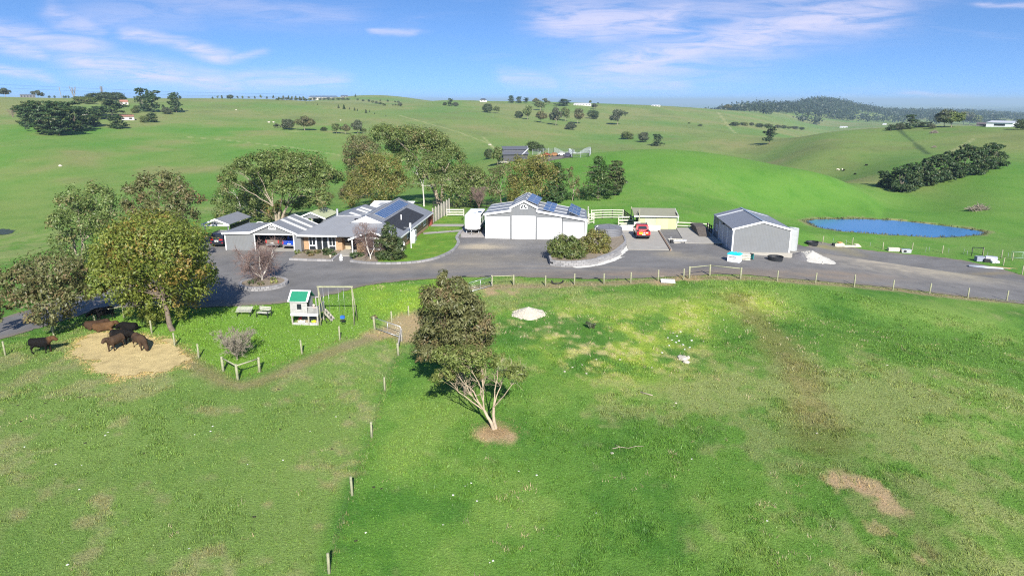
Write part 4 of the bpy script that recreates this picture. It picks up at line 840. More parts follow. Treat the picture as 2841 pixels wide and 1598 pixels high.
class Wood:
    """many tapering tubes in one mesh"""
    def __init__(s): s.V, s.Q, s.n = [], [], 0
    def tube(s, pts, rad, k_=5):
        pts = np.asarray(pts, float); rad = np.broadcast_to(rad, (len(pts),)); t = np.gradient(pts, axis=0); t /= np.maximum(np.linalg.norm(t, axis=1, keepdims=True), 1e-9)
        ref = np.array([0., 0., 1.]) if abs(t[0, 2]) < .9 else np.array([1., 0, 0]); x = np.cross(t, ref); x /= np.maximum(np.linalg.norm(x, axis=1, keepdims=True), 1e-9); y = np.cross(t, x)
        a = np.arange(k_)*2*math.pi/k_; ring = pts[:, None]+rad[:, None, None]*(x[:, None]*np.cos(a)[None, :, None]+y[:, None]*np.sin(a)[None, :, None])
        m = len(pts); i = (np.arange(m-1)[:, None]*k_+np.arange(k_)[None]); j = (np.arange(m-1)[:, None]*k_+(np.arange(k_)+1)[None] % k_)
        s.V.append(ring.reshape(-1, 3)); s.Q.append(np.stack([i, j, j+k_, i+k_], -1).reshape(-1, 4)+s.n); s.n += m*k_
    def curve(s, a, b_, r0, r1, rng, bend=.12, lift=.0, n=6, k_=5):
        a, b_ = np.asarray(a, float), np.asarray(b_, float); L_ = np.linalg.norm(b_-a); t = np.linspace(0, 1, n)[:, None]
        o = rng.normal(0, bend*L_, 3); o[2] += lift*L_; p = a*(1-t)+b_*t+o*(4*t*(1-t))*.5+rng.normal(0, .012*L_, (n, 3))*(t*(1-t)*4); s.tube(p, np.linspace(r0, r1, n), k_); return p
    def mesh(s, name, m): return mesh_np(name, np.vstack(s.V), np.vstack(s.Q), m, True)
def branch_bare(W, a, d, L_, r_, lev, rng, spread=.55, up=.1, kids=4, k_=4):
    a = np.asarray(a, float); d = np.asarray(d, float); d = d/np.linalg.norm(d); side = rng.normal(0, 1, 3); pts = [a]; cur = d.copy()
    for i in range(5):
        cur = cur+rng.normal(0, .13, 3)+np.array([0, 0, up*.25]); cur /= np.linalg.norm(cur); pts.append(pts[-1]+cur*L_/5)
    pts = np.array(pts); W.tube(pts, np.linspace(r_, r_*.42, 6), max(3, k_))
    if lev <= 0: return
    for i in range(kids+(1 if rng.random() < .5 else 0)):
        t = rng.uniform(.3, 1.0); q = pts[min(5, int(t*5))]; nd = cur*(1-spread*.4)+rng.normal(0, spread, 3)+np.array([0, 0, up])
        branch_bare(W, q, nd, L_*rng.uniform(.55, .85), max(r_*.6, .011), lev-1, rng, spread, up, kids, 3)
def px_frame(xd, yb):
    """base point and metres per display pixel across and up for a thing standing at a display pixel"""
    p = ground(xd*DS, yb*DS); dep = p.y*cp-(p.z-CAM_H)*sp; return p, DS*dep/F
def lobe_tree(name, label, base, lobes_px, pal, bark='brown', seed=1, leaf=.2, per=26, dens=1.0, frac=.26, fork=.35, trunk=.22, depth=.55, group=None, flat=0., droop=0., aspect=.5, layer=1., lean=(0, 0), upper=.25, cat='tree', stems=1, twig=True, zmin=.0):
    """a tree whose crown lobes are read off the photo in display pixels; the lobes are given depth at random"""
    rng = np.random.default_rng(seed); P, s = px_frame(*base); Pn = np.array([P.x, P.y, P.z]); yaw = math.atan2(P.x, P.y)
    lob = []; xs_ = [l[0] for l in lobes_px]; wid = (max(l[0]+l[2] for l in lobes_px)-min(l[0]-l[2] for l in lobes_px))*s
    for (lx, ly, rx, ry) in lobes_px:
        top = atY(lx*DS, ly*DS, P.y); z = top[2]-P.z; rxx = rx*s; rz_ = ry*s*.92
        lob.append([top[0]-P.x, rng.uniform(-.5, .5)*wid*depth, max(z, rz_*.5+zmin), rxx, (rxx*.6+wid*.12), rz_])
    for l in lob:                                   # a lobe pushed back in depth keeps its place against the sky line
        k_ = (P.y+l[1])/P.y; l[0] = (P.x+l[0])*k_-P.x; l[2] = CAM_H+(P.z+l[2]-CAM_H)*k_-P.z; l[2] = max(l[2], l[5]*.6+zmin)
    lob = np.array(lob); top = max(lob[:, 2]+lob[:, 5]); t_ = thing(name, label, cat, tuple(Pn-np.array([0, 0, .05])), 0, group); trunk = trunk*.72
    W = Wood(); cen = lob[:, :3].mean(0); fz = top*fork
    forks = []
    for st in range(stems):
        fx = np.array([cen[0]*.35+lean[0]+(st-(stems-1)/2)*top*.10, cen[1]*.3+lean[1], fz*rng.uniform(.85, 1.15)])
        p = W.curve((rng.normal(0, .05)+(st-(stems-1)/2)*trunk*1.2, rng.normal(0, .05), 0), fx, trunk, trunk*.68, rng, .06, 0, 7, 8); forks.append(fx)
    for l in lob:
        f = forks[int(np.argmin([np.linalg.norm(f[:2]-l[:2]) for f in forks]))]; e = np.array(l[:3])-np.array([0, 0, l[5]*.25])
        p = W.curve(f, e, trunk*.42, trunk*.11, rng, .10, .06, 8, 6)
        for q in range(5 if bark == 'bone' else 0):
            k2 = rng.integers(2, 7); branch_bare(W, p[k2], (p[k2+1]-p[k2])+rng.normal(0, .5, 3)*np.linalg.norm(p[k2+1]-p[k2])*np.array([1.3, 1.3, .6]), top*rng.uniform(.12, .24), trunk*.16, 1, rng, .5, .15, 3, 4)
        for q in range(4):
            d = rng.normal(0, 1, 3); d /= np.linalg.norm(d); d[2] = abs(d[2])*.7; W.curve(p[rng.integers(4, 8)], e+d*l[3:6]*.8, trunk*.16, trunk*.04, rng, .1, .05, 5, 4)
    part('trunk', W.mesh('trunk', BARK[bark]), t_)
    cpos, cout, crad, cj = clumps(lob, rng, dens*1.35, frac*1.28, upper)
    V, Q, C = leaves(cpos, cout, crad, int(per*1.35), leaf, pal, rng, flat, droop, aspect, layer); ok = np.repeat(V.reshape(-1, 4, 3)[:, :, 2].min(1) > .02, 4)
    Q = np.arange(ok.sum()).reshape(-1, 4); me = mesh_np('crown', V[ok], Q, LEAF); color_attr(me, C[ok]); part('crown', me, t_); return t_
def clear_lines(*a): return a
LT = lobe_tree
LT('spreading_tree', 'large yellow-green tree shading the drive beside the cattle', (435,832), [(380,578,88,42),(310,640,68,60),(455,656,64,55),(380,680,108,70),(298,715,58,45),(480,705,58,42),(425,752,78,40),(345,762,45,26),(258,655,24,55),(395,620,100,60),(500,692,38,38),(290,600,40,40),(452,608,36,30),(395,792,40,16),(265,700,28,38)], 'yellow', 'brown', 1, .13, 50, 1.9, .25, .3, .34, .6)
LT('broad_tree', 'broad low tree with bronze-green crown at the end of the cattle fence', (133,835), [(115,675,78,32),(70,720,48,38),(150,720,72,38),(110,758,78,36),(182,690,40,34),(58,690,30,30),(202,735,33,24),(120,790,50,18)], 'brown', 'pale', 2, .15, 34, 1.7, .25, .3, .2, .6)
LT('roadside_tree', 'bronze-green tree leaning into the edge of the drive', (-32,850), [(0,735,24,36),(-34,715,40,55),(6,785,20,26),(-30,780,35,30),(-5,700,18,14)], 'brown', 'brown', 3, .15, 32, 1.7, .25, .3, .2, .6)
LT('gum_tree', 'tall loose grey-green gum behind the yellow-green tree', (200,672), [(165,522,28,40),(192,500,34,38),(242,500,40,38),(150,572,24,45),(205,560,50,45),(180,622,45,40),(258,560,40,50),(215,650,32,25),(142,605,14,28),(285,520,30,35)], 'gum', 'pale', 4, .2, 30, .9, .26, .3, .26, .6, stems=2)
LT('bronze_gum_tree', 'rounded bronze-green gum with stacked crown clumps behind the drive', (400,645), [(400,455,58,20),(360,480,48,24),(450,475,44,24),(480,508,27,28),(420,520,58,28),(345,518,40,26),(468,545,32,20),(400,565,60,25),(490,590,20,20),(440,600,50,25),(340,570,40,40)], 'brown', 'brown', 5, .19, 32, 1.0, .25, .3, .26, .6)
LT('umbrella_gum_tree', 'wide umbrella-shaped gum with many bare limbs behind the garage', (700,562), [(700,400,58,19),(640,410,44,20),(760,410,54,22),(802,435,48,22),(600,428,34,15),(572,448,20,14),(842,447,24,14),(740,440,58,20),(680,438,48,18),(705,478,36,15),(785,472,38,15),(765,508,36,14),(806,500,28,14),(640,470,32,16)], 'gum', 'pale', 6, .2, 32, 1.25, .24, .22, .34, .6, stems=3, flat=.3, upper=.5)
LT('low_gum_tree', 'low bushy gum behind the carport', (605,562), [(590,480,38,28),(560,502,24,24),(612,520,58,28),(642,540,40,20),(572,535,28,20),(650,500,32,24),(690,545,30,16)], 'gum', 'white', 7, .2, 30, 1.1, .26, .3, .22, .6)
LT('dark_round_gum_tree', 'dense rounded bronze gum at the left of the tall gum clump', (895,500), [(905,365,38,26),(885,395,26,28),(930,385,34,28),(900,425,34,30),(885,500,22,28),(905,470,25,30),(870,520,14,20)], 'brown', 'brown', 8, .2, 32, 1.1, .25, .35, .24, .6)
LT('tall_gum_tree', 'tallest gum with many rounded clumps behind the brick house', (1105,512), [(960,335,30,22),(988,340,28,20),(1035,338,40,20),(1082,350,44,20),(1060,372,48,18),(1112,375,40,22),(1142,392,28,22),(1002,370,32,18),(1092,405,34,18),(1020,402,28,18),(1165,432,28,22),(1192,448,26,24),(1072,440,28,18),(1130,430,30,18)], 'gum', 'pale', 9, .21, 32, 1.1, .24, .3, .42, .55, stems=3, flat=.2, upper=.5)
LT('golden_gum_tree', 'golden-green gum standing in front of the taller gums', (978,518), [(935,412,38,28),(970,420,38,32),(910,452,38,32),(955,468,48,38),(1002,460,24,34),(890,492,24,28),(962,508,28,14)], 'gold', 'pale', 10, .19, 32, 1.2, .26, .3, .22, .5)
LT('white_trunk_gum_tree', 'thin gum with long cream trunk behind the black heating mat', (1067,520), [(1045,420,28,18),(1072,430,28,22),(1040,458,22,20),(1085,465,18,18)], 'gum', 'white', 11, .18, 26, .9, .26, .5, .2, .5, stems=1)
LT('leaning_gum_tree', 'thick-trunked gum beside the timber screen fence', (1147,521), [(1130,460,38,26),(1182,455,36,32),(1152,488,44,24),(1205,488,20,24),(1212,455,16,24)], 'gum', 'brown', 12, .2, 32, 1.1, .26, .3, .34, .5)
LT('thin_gum_tree', 'slim open gum between the caravan and the big shed', (1262,519), [(1238,448,26,24),(1267,438,28,30),(1250,482,28,18),(1226,472,16,22)], 'brown', 'pale', 13, .18, 28, 1.0, .28, .4, .14, .5)
LT('bushy_gum_tree', 'wide bushy bronze gum directly behind the big shed', (1340,512), [(1318,415,42,22),(1362,411,36,22),(1398,440,20,24),(1308,455,34,24),(1372,455,34,28),(1340,482,54,24),(1290,472,18,24),(1340,440,40,30),(1300,500,25,14)], 'gold', 'pale', 14, .19, 30, 1.0, .26, .25, .16, .5, stems=4)
LT('pink_gum_tree', 'small pinkish gum between the two dark conifers', (1440,505), [(1430,430,12,14),(1442,448,18,20),(1452,472,18,18),(1460,488,14,10)], 'brown', 'pale', 15, .17, 24, 1.0, .28, .3, .12, .5)
LT('cone_gum_tree', 'dense cone-shaped bronze gum in the front paddock', (1172,992), [(1118,704,19,22),(1150,722,28,27),(1108,750,46,34),(1164,770,50,38),(1101,802,56,38),(1174,820,64,42),(1096,850,56,36),(1186,852,52,32),(1080,880,36,20),(1140,882,60,26),(1218,838,26,28)], 'brown', 'brown', 16, .15, 36, 5.0, .24, .12, .16, .5, droop=.6, aspect=.34, zmin=1.0)
LT('open_gum_tree', 'open gum with pale bare limbs and bark litter round its foot', (1245,1078), [(1130,892,38,19),(1172,898,46,26),(1202,886,34,16),(1150,925,36,15),(1298,938,25,17),(1258,905,25,12),(1115,940,30,12),(1215,930,30,13),(1270,930,22,12)], 'lightgum', 'bone', 17, .115, 30, 6.0, .28, .26, .17, .6, droop=.5, aspect=.34, stems=2, twig=True)
LT('raised_bed_bush', 'dense dark green bush at the corner of the raised bed', (1425,652), [(1420,613,38,22),(1450,622,34,22),(1398,625,22,20),(1430,635,42,14)], 'bush', 'brown', 18, .14, 30, 5., .22, .2, .06, .6, cat='bush')
LT('olive_bed_bush', 'olive-green bush by the grey water tank', (1498,640), [(1500,602,34,24),(1522,612,16,20),(1478,622,24,18),(1500,628,34,12)], 'gold', 'brown', 19, .14, 28, 5., .22, .2, .06, .6, cat='bush')
LT('house_shrub', 'tall dark evergreen shrub at the front corner of the house', (985,655), [(980,582,18,24),(974,612,28,26),(1000,620,20,26),(984,640,36,15)], 'dark', 'brown', 20, .14, 32, 5., .22, .2, .06, .6, cat='shrub')
for i, (bx_, by_, w_, h_, lab, pal) in enumerate([(828,645,18,12,'clipped round dark shrub beside the house steps','garden'),(775,645,16,9,'loose brown-green shrub in the front garden bed','brown'),(752,640,12,8,'low shrub with pale flowers at the end of the garden bed','bush'),(795,642,14,9,'bronze shrub beside the clipped round shrub','brown'),(900,650,18,10,'dark clipped shrub at the foot of the garden birch','garden'),(940,802,9,7,'small dry bush behind the field gate','brown'),(1485,825,13,9,'grey-green thistle clump in the front paddock','greyg')]):
    LT('garden_shrub', lab, (bx_, by_), [(bx_-w_*.3,by_-h_*.9,w_*.7,h_*.9),(bx_+w_*.35,by_-h_*.8,w_*.65,h_*.8)], pal, 'brown', 30+i, .11, 26, 9., .25, .2, .03, .6, cat='shrub', group='small garden shrubs')
# layered conifers: plates of foliage round a stem
def conifer_mesh(rng, h, w, n_lay, pal, leaf, per, cone=True, gap=.25, k_cl=8):
    P, O, S = [], [], []
    for i in range(n_lay):
        t = (i+.5)/n_lay; z = h*(.10+.90*t); r_ = w/2*((1-t)**.75 if cone else (math.sin(math.pi*min(1, .22+.72*t))**.7))*rng.uniform(.75, 1.1)
        for q in range(max(3, int(k_cl*(r_/(w/2)+.25)))):
            a = rng.uniform(0, 2*math.pi); rr = r_*rng.uniform(.35, 1.0); P.append((rr*math.cos(a), rr*math.sin(a), z+rng.normal(0, h*.015)-.06*rr)); O.append((math.cos(a)*.5, math.sin(a)*.5, .7)); S.append(w*.12*rng.uniform(.7, 1.3))
    P.append((0, 0, h*.98)); O.append((0, 0, 1)); S.append(w*.05)
    return leaves(np.array(P), np.array(O), np.array(S), per, leaf, pal, rng, .5, 0, .45, .38)
def conifer(name, label, xd, yb, yt, wd, pal='conifer', seed=1, cone=True, n_lay=16, leaf=.2, per=46, group=None, k_cl=9):
    rng = np.random.default_rng(seed); P, s = px_frame(xd, yb); h = atY(xd*DS, yt*DS, P.y)[2]-P.z; w = wd*s; t_ = thing(name, label, 'tree', (P.x, P.y, P.z-.05), rng.uniform(0, 6), group)
    V, Q, C = conifer_mesh(rng, h, w, n_lay, pal, leaf, per, cone, k_cl=k_cl); me = mesh_np('crown', V, Q, LEAF); color_attr(me, C); part('crown', me, t_)
    W = Wood(); W.curve((0, 0, 0), (0, 0, h*.95), h*.03, h*.005, rng, .02, 0, 6, 7)
    for i in range(22):
        a = rng.uniform(0, 6.28); z = h*rng.uniform(.12, .8); W.curve((0, 0, z), (w*.4*math.cos(a), w*.4*math.sin(a), z+h*.03), h*.008, h*.002, rng, .08, 0, 4, 4)
    part('trunk', W.mesh('trunk', BARK['brown']), t_); return t_
conifer('dark_conifer', 'narrow dark green conifer just right of the big shed roof', 1402, 506, 408, 72, 'conifer', 41, True, 18)
conifer('dark_conifer', 'low dark conifer tucked under the narrow one behind the shed', 1385, 512, 455, 62, 'conifer', 42, True, 11)
conifer('broad_conifer', 'broad dark green cypress standing alone on the green hill foot', 1505, 500, 393, 108, 'conifer', 43, True, 20)
conifer('bronze_conifer', 'bronze-green cypress behind the broad dark one', 1548, 492, 403, 58, 'dark', 44, False, 14)
# bare trees
def bare_tree(name, label, xd, yb, yt, wd, bark='twig', trunk_bark='white', seed=1, main=3, lev=3, r0=.09, kids=5, spread=.5, up=.12, cat='tree', group=None, tilt=.5):
    rng = np.random.default_rng(seed); P, s = px_frame(xd, yb); h = atY(xd*DS, yt*DS, P.y)[2]-P.z; w = wd*s; t_ = thing(name, label, cat, (P.x, P.y, P.z-.03), 0, group)
    W = Wood(); W2_ = Wood(); f = np.array([0, 0, h*.12]); W.tube([(0, 0, 0), f*.5, f], [r0*1.25, r0*1.05, r0])
    for i in range(main):
        a = 2*math.pi*i/main+rng.uniform(-.4, .4); e = np.array([math.cos(a)*w*.36*rng.uniform(.5, 1.1), math.sin(a)*w*.36*rng.uniform(.5, 1.0), h*rng.uniform(.55, .86)])
        p = W.curve(f, e, r0*.62, r0*.2, rng, .10, .05*tilt, 8, 5)
        for q in range(2, 8):
            for u_ in range(2):
                d = rng.normal(0, spread, 3)+(p[min(q+1, 7)]-p[q-1])/h*2+np.array([0, 0, up]); branch_bare(W2_, p[q], d, h*rng.uniform(.17, .30), r0*.17, lev, rng, spread, up, kids, 3)
    V = np.vstack(W2_.V); lim = np.hypot(V[:, 0], V[:, 1]) ; V[:, :2] *= np.minimum(1, (w*.52)/np.maximum(lim, 1e-6))[:, None]; V[:, 2] = np.where(V[:, 2] > h, h-(V[:, 2]-h)*.3, np.maximum(V[:, 2], .05)); W2_.V = [V]; W2_.Q = [np.vstack(W2_.Q)]
    part('trunk', W.mesh('trunk', BARK[trunk_bark]), t_); part('twigs', W2_.mesh('twigs', BARK[bark]), t_); return t_
bare_tree('bare_birch', 'bare white-stemmed birch in the round planter', 660, 712, 598, 135, 'twig', 'white', 51, 6, 2, .12, 6, .55, .02)
bare_tree('bare_birch', 'bare white-stemmed birch against the front of the house', 932, 655, 558, 80, 'twig', 'white', 52, 4, 2, .085, 5, .5, .12)
bare_tree('bare_shrub', 'leafless fan-shaped shrub behind the corner rail of the lawn', 597, 905, 832, 118, 'grey', 'grey', 53, 9, 2, .06, 4, .42, .22, 'shrub')
bare_tree('bare_shrub', 'leafless brown shrub behind the caravan', 1205, 527, 470, 52, 'twig', 'twig', 54, 7, 2, .07, 4, .4, .25, 'shrub')
# yellow palm-like garden plant
rng = np.random.default_rng(60); Pm, s_ = px_frame(702, 560); t_ = thing('garden_palm', 'yellow-green strappy palm behind the garage roof', 'palm', (Pm.x, Pm.y, Pm.z-.05)); Vp, Qp, Cp = [], [], []
for st in range(7):
    bxy = rng.normal(0, 1.3, 2); hh = rng.uniform(1.6, 3.2)
    for q in range(34):
        a = rng.uniform(0, 6.28); L_ = rng.uniform(.9, 1.6); el = rng.uniform(-.1, 1.2); d = np.array([math.cos(a), math.sin(a), 0]); sd_ = np.array([-math.sin(a), math.cos(a), 0])*.055; b0 = np.array([*bxy, hh]); m1 = b0+d*L_*.5*math.cos(el)+np.array([0, 0, L_*.55*math.sin(el)]); e1 = b0+d*L_*math.cos(el*.6)+np.array([0, 0, L_*.5*math.sin(el)-.35*L_]); i = len(Vp)
        Vp += [b0-sd_, b0+sd_, m1+sd_, m1-sd_, e1+sd_*.2, e1-sd_*.2]; Qp += [(i, i+1, i+2, i+3), (i+3, i+2, i+4, i+5)]; c = np.array(PAL['palm'][rng.integers(0, 3)])*rng.uniform(.7, 1.2); Cp += [c]*6
me = mesh_np('fronds', np.array(Vp), np.array(Qp), LEAF); color_attr(me, np.array(Cp)); part('fronds', me, t_)
W = Wood()
for st in range(6): W.curve((rng.normal(0, .5), rng.normal(0, .5), 0), (rng.normal(0, 1.2), rng.normal(0, 1.2), 2.4), .12, .09, rng, .05)
part('stems', W.mesh('stems', BARK['brown']), t_)
# ---------------------------------------------------------------- distant trees: shared meshes of height 1 and width 1
def far_crown(seed, lobes, pal, per, leaf, dens, frac=.34, layer=1., flat=0.):
    rng = np.random.default_rng(seed); c, o, r_, j = clumps(np.array(lobes), rng, dens, frac, .3, 5); V, Q, C = leaves(c, o, r_, per, leaf, pal, rng, flat, 0, .6, layer)
    V = V.copy(); V[:, 2] = np.maximum(V[:, 2], .01); me = mesh_np('crown', V, Q, LEAF); color_attr(me, C); return me
def far_trunk(seed, lobes, r0, bark, fork=.3):
    rng = np.random.default_rng(seed); W = Wood(); f = np.array([rng.normal(0, .03), rng.normal(0, .03), fork]); W.curve((0, 0, -.03), f, r0, r0*.7, rng, .05, 0, 4, 6)
    for l in lobes: W.curve(f, l[:3], r0*.5, r0*.15, rng, .1, .05, 5, 4)
    return W.mesh('trunk', BARK[bark])
def rl(seed, kind):
    rng = np.random.default_rng(seed); L_ = []
    if kind == 'gum':
        for i in range(10): a = rng.uniform(0, 6.28); q = rng.uniform(.15, .38); L_.append((q*math.cos(a), q*math.sin(a), rng.uniform(.38, .86), .20, .20, .15))
        L_.append((0, 0, .78, .24, .24, .22))
    elif kind == 'round':
        L_ = [(0, 0, .5, .34, .34, .34)]
        for i in range(7): a = rng.uniform(0, 6.28); q = rng.uniform(.15, .34); L_.append((q*math.cos(a), q*math.sin(a), rng.uniform(.22, .8)-q*.3, .2, .2, .17))
    elif kind == 'cyp':
        for i in range(13): a = rng.uniform(0, 6.28); z = rng.uniform(.12, .92); q = rng.uniform(.1, .33)*(1.15-z*.55); L_.append((q*math.cos(a), q*math.sin(a), z, .24, .24, .07))
        L_.append((0, 0, .5, .25, .25, .38))
    elif kind == 'flat':
        for i in range(9): a = rng.uniform(0, 6.28); z = rng.uniform(.55, .95); q = rng.uniform(.1, .4)*(1.3-z*.6); L_.append((q*math.cos(a), q*math.sin(a), z, .24, .24, .06))
        for i in range(9): a = rng.uniform(0, 6.28); L_.append((.25*math.cos(a), .25*math.sin(a), rng.uniform(.06, .5), .26, .26, .09))
    else:
        for i in range(8): z = .1+i*.105; L_.append((0, 0, z, .42*(1-z)**.8, .42*(1-z)**.8, .07))
    return L_
FAR = {}
for kind, pals, bark in (('gum', ('greyg', 'gum', 'brown'), 'pale'), ('round', ('dark', 'bush', 'greyg'), 'brown'), ('cyp', ('cypress', 'cypress', 'cypress'), 'brown'), ('flat', ('cypress', 'cypress', 'cypress'), 'grey'), ('cone', ('dark', 'cypress', 'dark'), 'brown')):
    for i, pal in enumerate(pals):
        L_ = rl(70+i, kind); big = kind in ('cyp', 'flat')
        FAR[kind, i] = (far_crown(80+i, L_, pal, 26 if big else 20, .030 if big else .036, 120 if big else 150, .30 if big else .36, .4 if big else 1., .5 if big else 0), far_trunk(90+i, L_, .022 if kind != 'cone' else .03, bark, .22 if kind != 'gum' else .32))
        FAR[kind+'_s', i] = (far_crown(80+i, L_, pal, 9, .062, 60, .36, .5 if big else 1., .4 if big else 0), FAR[kind, i][1])
_fr = random.Random(5)
ORD = 'first second third fourth fifth sixth seventh eighth ninth tenth eleventh twelfth thirteenth fourteenth fifteenth sixteenth seventeenth'.split()
def far(kind, i, xd, yb, yt, wd, label, group, name=None, pal=None):
    P, s = px_frame(xd, yb); h = max(.8, atY(xd*DS, yt*DS, P.y)[2]-P.z); w = wd*s*(1.15 if kind in ('gum', 'round') else 1.05); cr, tr = FAR[kind, i % 3]
    t_ = thing(name or {'g': 'gum_tree', 'r': 'round_tree', 'c': 'cypress_tree', 'f': 'cypress_tree'}[kind[0]], label, 'tree', (P.x, P.y, P.z-.02*h), _fr.uniform(0, 6.28), group)
    part('crown', cr, t_, scale=(w, w, h)); part('trunk', tr, t_, scale=(max(w*.8, h*.4), max(w*.8, h*.4), h)); return t_
Z1 = lambda x, y: (x*.1971, 190.4+y*.1971); Z2 = lambda x, y: (507.8+x*.1971, 190.4+y*.1971); Z3 = lambda x, y: (1015.5+x*.1971, 208.5+y*.1971); Z4 = lambda x, y: (1523.3+x*.1971, 226.7+y*.1971); Z5 = lambda x, y: (2031+x*.2115, 226.7+y*.2115)
n = 0
for x, b_, t_, w in ((70,318,256,72),(105,336,248,92),(150,341,250,104),(188,330,253,84),(60,304,262,50),(215,322,266,52),(125,332,256,90),(170,322,250,80)): far('cyp', n, x, b_, t_, w, 'great dark layered cypress in the clump on the left hillside', 'dark cypresses of the hillside clump'); n += 1
for x, b_, t_, w in ((240,318,271,56),(290,323,282,62),(282,292,247,78),(383,308,283,34),(255,300,260,50)): far('cyp', n, x, b_, t_, w, 'dark cypress beside the old farm sheds on the left hill', 'dark cypresses round the old farm sheds'); n += 1
far('flat', 0, 362, 281, 216, 42, 'ragged cypress with bare leaning trunk on the left hill', None); far('cyp', 1, 386, 283, 224, 52, 'dense dark cypress next to the ragged leaning one', None); far('cyp', 2, 443, 284, 230, 42, 'tall dark cypress standing apart on the left hill crest', None); far('round', 2, 420, 288, 268, 26, 'small grey-green tree between two tall hill cypresses', None)
for x, b_, t_, w in ((205,260,240,38),(240,254,231,46),(266,252,229,46),(294,254,229,40),(225,262,243,36)): far('round', 1 if x < 230 else 0, x, b_, t_, w, 'bushy green tree in the round clump on the hill crest', 'bushy trees of the hill crest clump')
for x, b_, t_, w in ((362,309,289,24),(340,285,272,22),(345,276,264,20)): far('round', 1, x, b_, t_, w, 'small bright green tree near the farm sheds on the hill', 'small trees near the old farm sheds')
for x, b_, t_, w in ((12,236,221,24),(83,239,229,11),(95,239,227,17),(107,241,232,9)): far('gum', 0, x, b_, t_, w, 'rounded gum on the skyline beside the far open shed', 'gums on the skyline by the open shed')
for x in (124,137,160,166,172): far('round_s', 0, x, 245, 240, 7, 'tiny dark shrub dotting the left skyline', 'tiny shrubs on the left skyline')
for i, x in enumerate((140,205,255,455,520,600,675,755,830,915,985,1040,1110,1150,1200,1250,1300)): p = Z2(x, 300); far('gum_s' if i % 2 else 'round_s', i, p[0], p[1], p[1]-(6.5+(i*7 % 5)), 6+(i*5 % 5), ORD[i]+' small wind-bent tree of the skyline row towards the ridge house', 'small trees in the skyline row')
p = Z2(360, 300); far('round', 2, p[0], p[1], p[1]-12, 18, 'largest rounded tree of the skyline row', None)
for i, x in enumerate(range(960, 1920, 60)): p = Z2(x, 308); far('round_s', i, p[0], p[1]+1, p[1]-4-(i % 3), 14, 'low garden shrub below the long ridge house', 'garden shrubs below the ridge house', 'garden_shrub')
p = Z2(1960, 275); far('cone', 0, p[0], p[1], p[1]-9, 6, 'single pointed pine at the end of the ridge house', None, 'pine_tree')
for i, (x, y, h) in enumerate(((1340,360,20),(1420,372,20),(1475,378,30),(1745,418,55),(1815,430,70),(1885,435,35),(1950,450,50),(1985,455,35),(2095,480,60),(2140,470,35),(2205,495,25),(2350,525,28))): p = Z2(x, y); far('cone_s' if h < 50 else 'cone', i, p[0], p[1], p[1]-h*.1971, h*.13, ORD[i]+' young upright tree down the slope from the ridge house', 'young trees on the slope below the ridge house', 'young_tree')
for i, (x, y, h) in enumerate(((2130,335,36),(2180,350,36),(2230,362,40),(2280,372,40),(2330,388,40),(2280,325,20),(2370,335,30),(2470,345,25),(2510,350,30),(2440,385,20),(2475,385,25),(2530,395,55),(2060,330,30),(1990,320,30))): p = Z2(x, y); far('round_s', i, p[0], p[1], p[1]-h*.1971, h*.28, 'dark shrub in the rows planted right of the ridge house', 'shrub rows right of the ridge house', 'hillside_shrub')
for i, (x, y, h, w, lab) in enumerate(((955,672,60,70,'small tree at the left end of the mid-slope row'),(1110,692,155,190,'round brown tree in the mid-slope row'),(1320,702,185,220,'largest grey gum in the mid-slope row'),(1560,708,60,90,'low bush in the gap of the mid-slope row'),(1720,742,130,150,'dense gum right of the gap in the mid-slope row'),(1840,748,130,100,'white-trunked gum in the mid-slope row'),(1990,742,180,140,'tall oval gum above the house gums'),(2065,742,75,85,'small gum at the foot of the tall oval gum'))): p = Z2(x, y); far('gum' if i not in (1, 3) else 'round', (2 if i == 1 else i), p[0], p[1], p[1]-h*.1971, w*.1971, lab, None)
for i, (x, y, h, w, kd, lab, g) in enumerate(((530,292,50,60,'round','low tree on the far crest near the small white house',0),(595,300,110,75,'flat','flat-topped pine on the far crest',0),(665,302,60,80,'round','bushy tree beside the flat-topped pine',0),(1075,382,135,150,'round','two-trunked dark tree on the far slope',0),(1190,392,95,85,'gum','gum beside the two-trunked dark tree',0),
    (1370,258,100,100,'cyp','dark pine in the skyline clump right of the small white house',1),(1470,262,105,95,'cyp','dark pine in the skyline clump right of the small white house',1),(1565,266,80,90,'cyp','dark pine in the skyline clump right of the small white house',1),
    (1690,275,80,80,'gum','brown gum between the two dark skyline clumps',2),(1805,276,80,70,'gum','brown gum between the two dark skyline clumps',2),(1860,276,45,30,'gum','brown gum between the two dark skyline clumps',2),(2045,297,95,240,'cyp','wide dark cypress beside the long white farmhouse',0),
    (1465,452,105,125,'round',None,3),(1580,472,180,110,'gum',None,3),(1755,512,150,140,'gum',None,3),(1940,547,240,150,'gum',None,3),(2060,492,180,140,'gum',None,3),(2220,527,200,150,'gum',None,3),(2410,462,130,180,'round',None,3),(1745,358,130,130,'gum',None,3),(2130,602,112,145,'round','round dark bush below the gums on the far slope',0),(2430,340,80,75,'gum','gum below the long white farmhouse',0),(2380,255,35,38,'round','small round tree on the far crest by the long white farmhouse',0),(2480,268,18,30,'round_s','tiny tree at the end of the far crest',0))):
    p = Z3(x, y); far(kd, i, p[0], p[1], p[1]-h*.1971, w*.1971, lab or 'grey gum with pale trunk scattered on the far slope', {0: None, 1: 'dark pines on the skyline', 2: 'brown gums on the skyline', 3: 'grey gums scattered on the far slope'}[g])
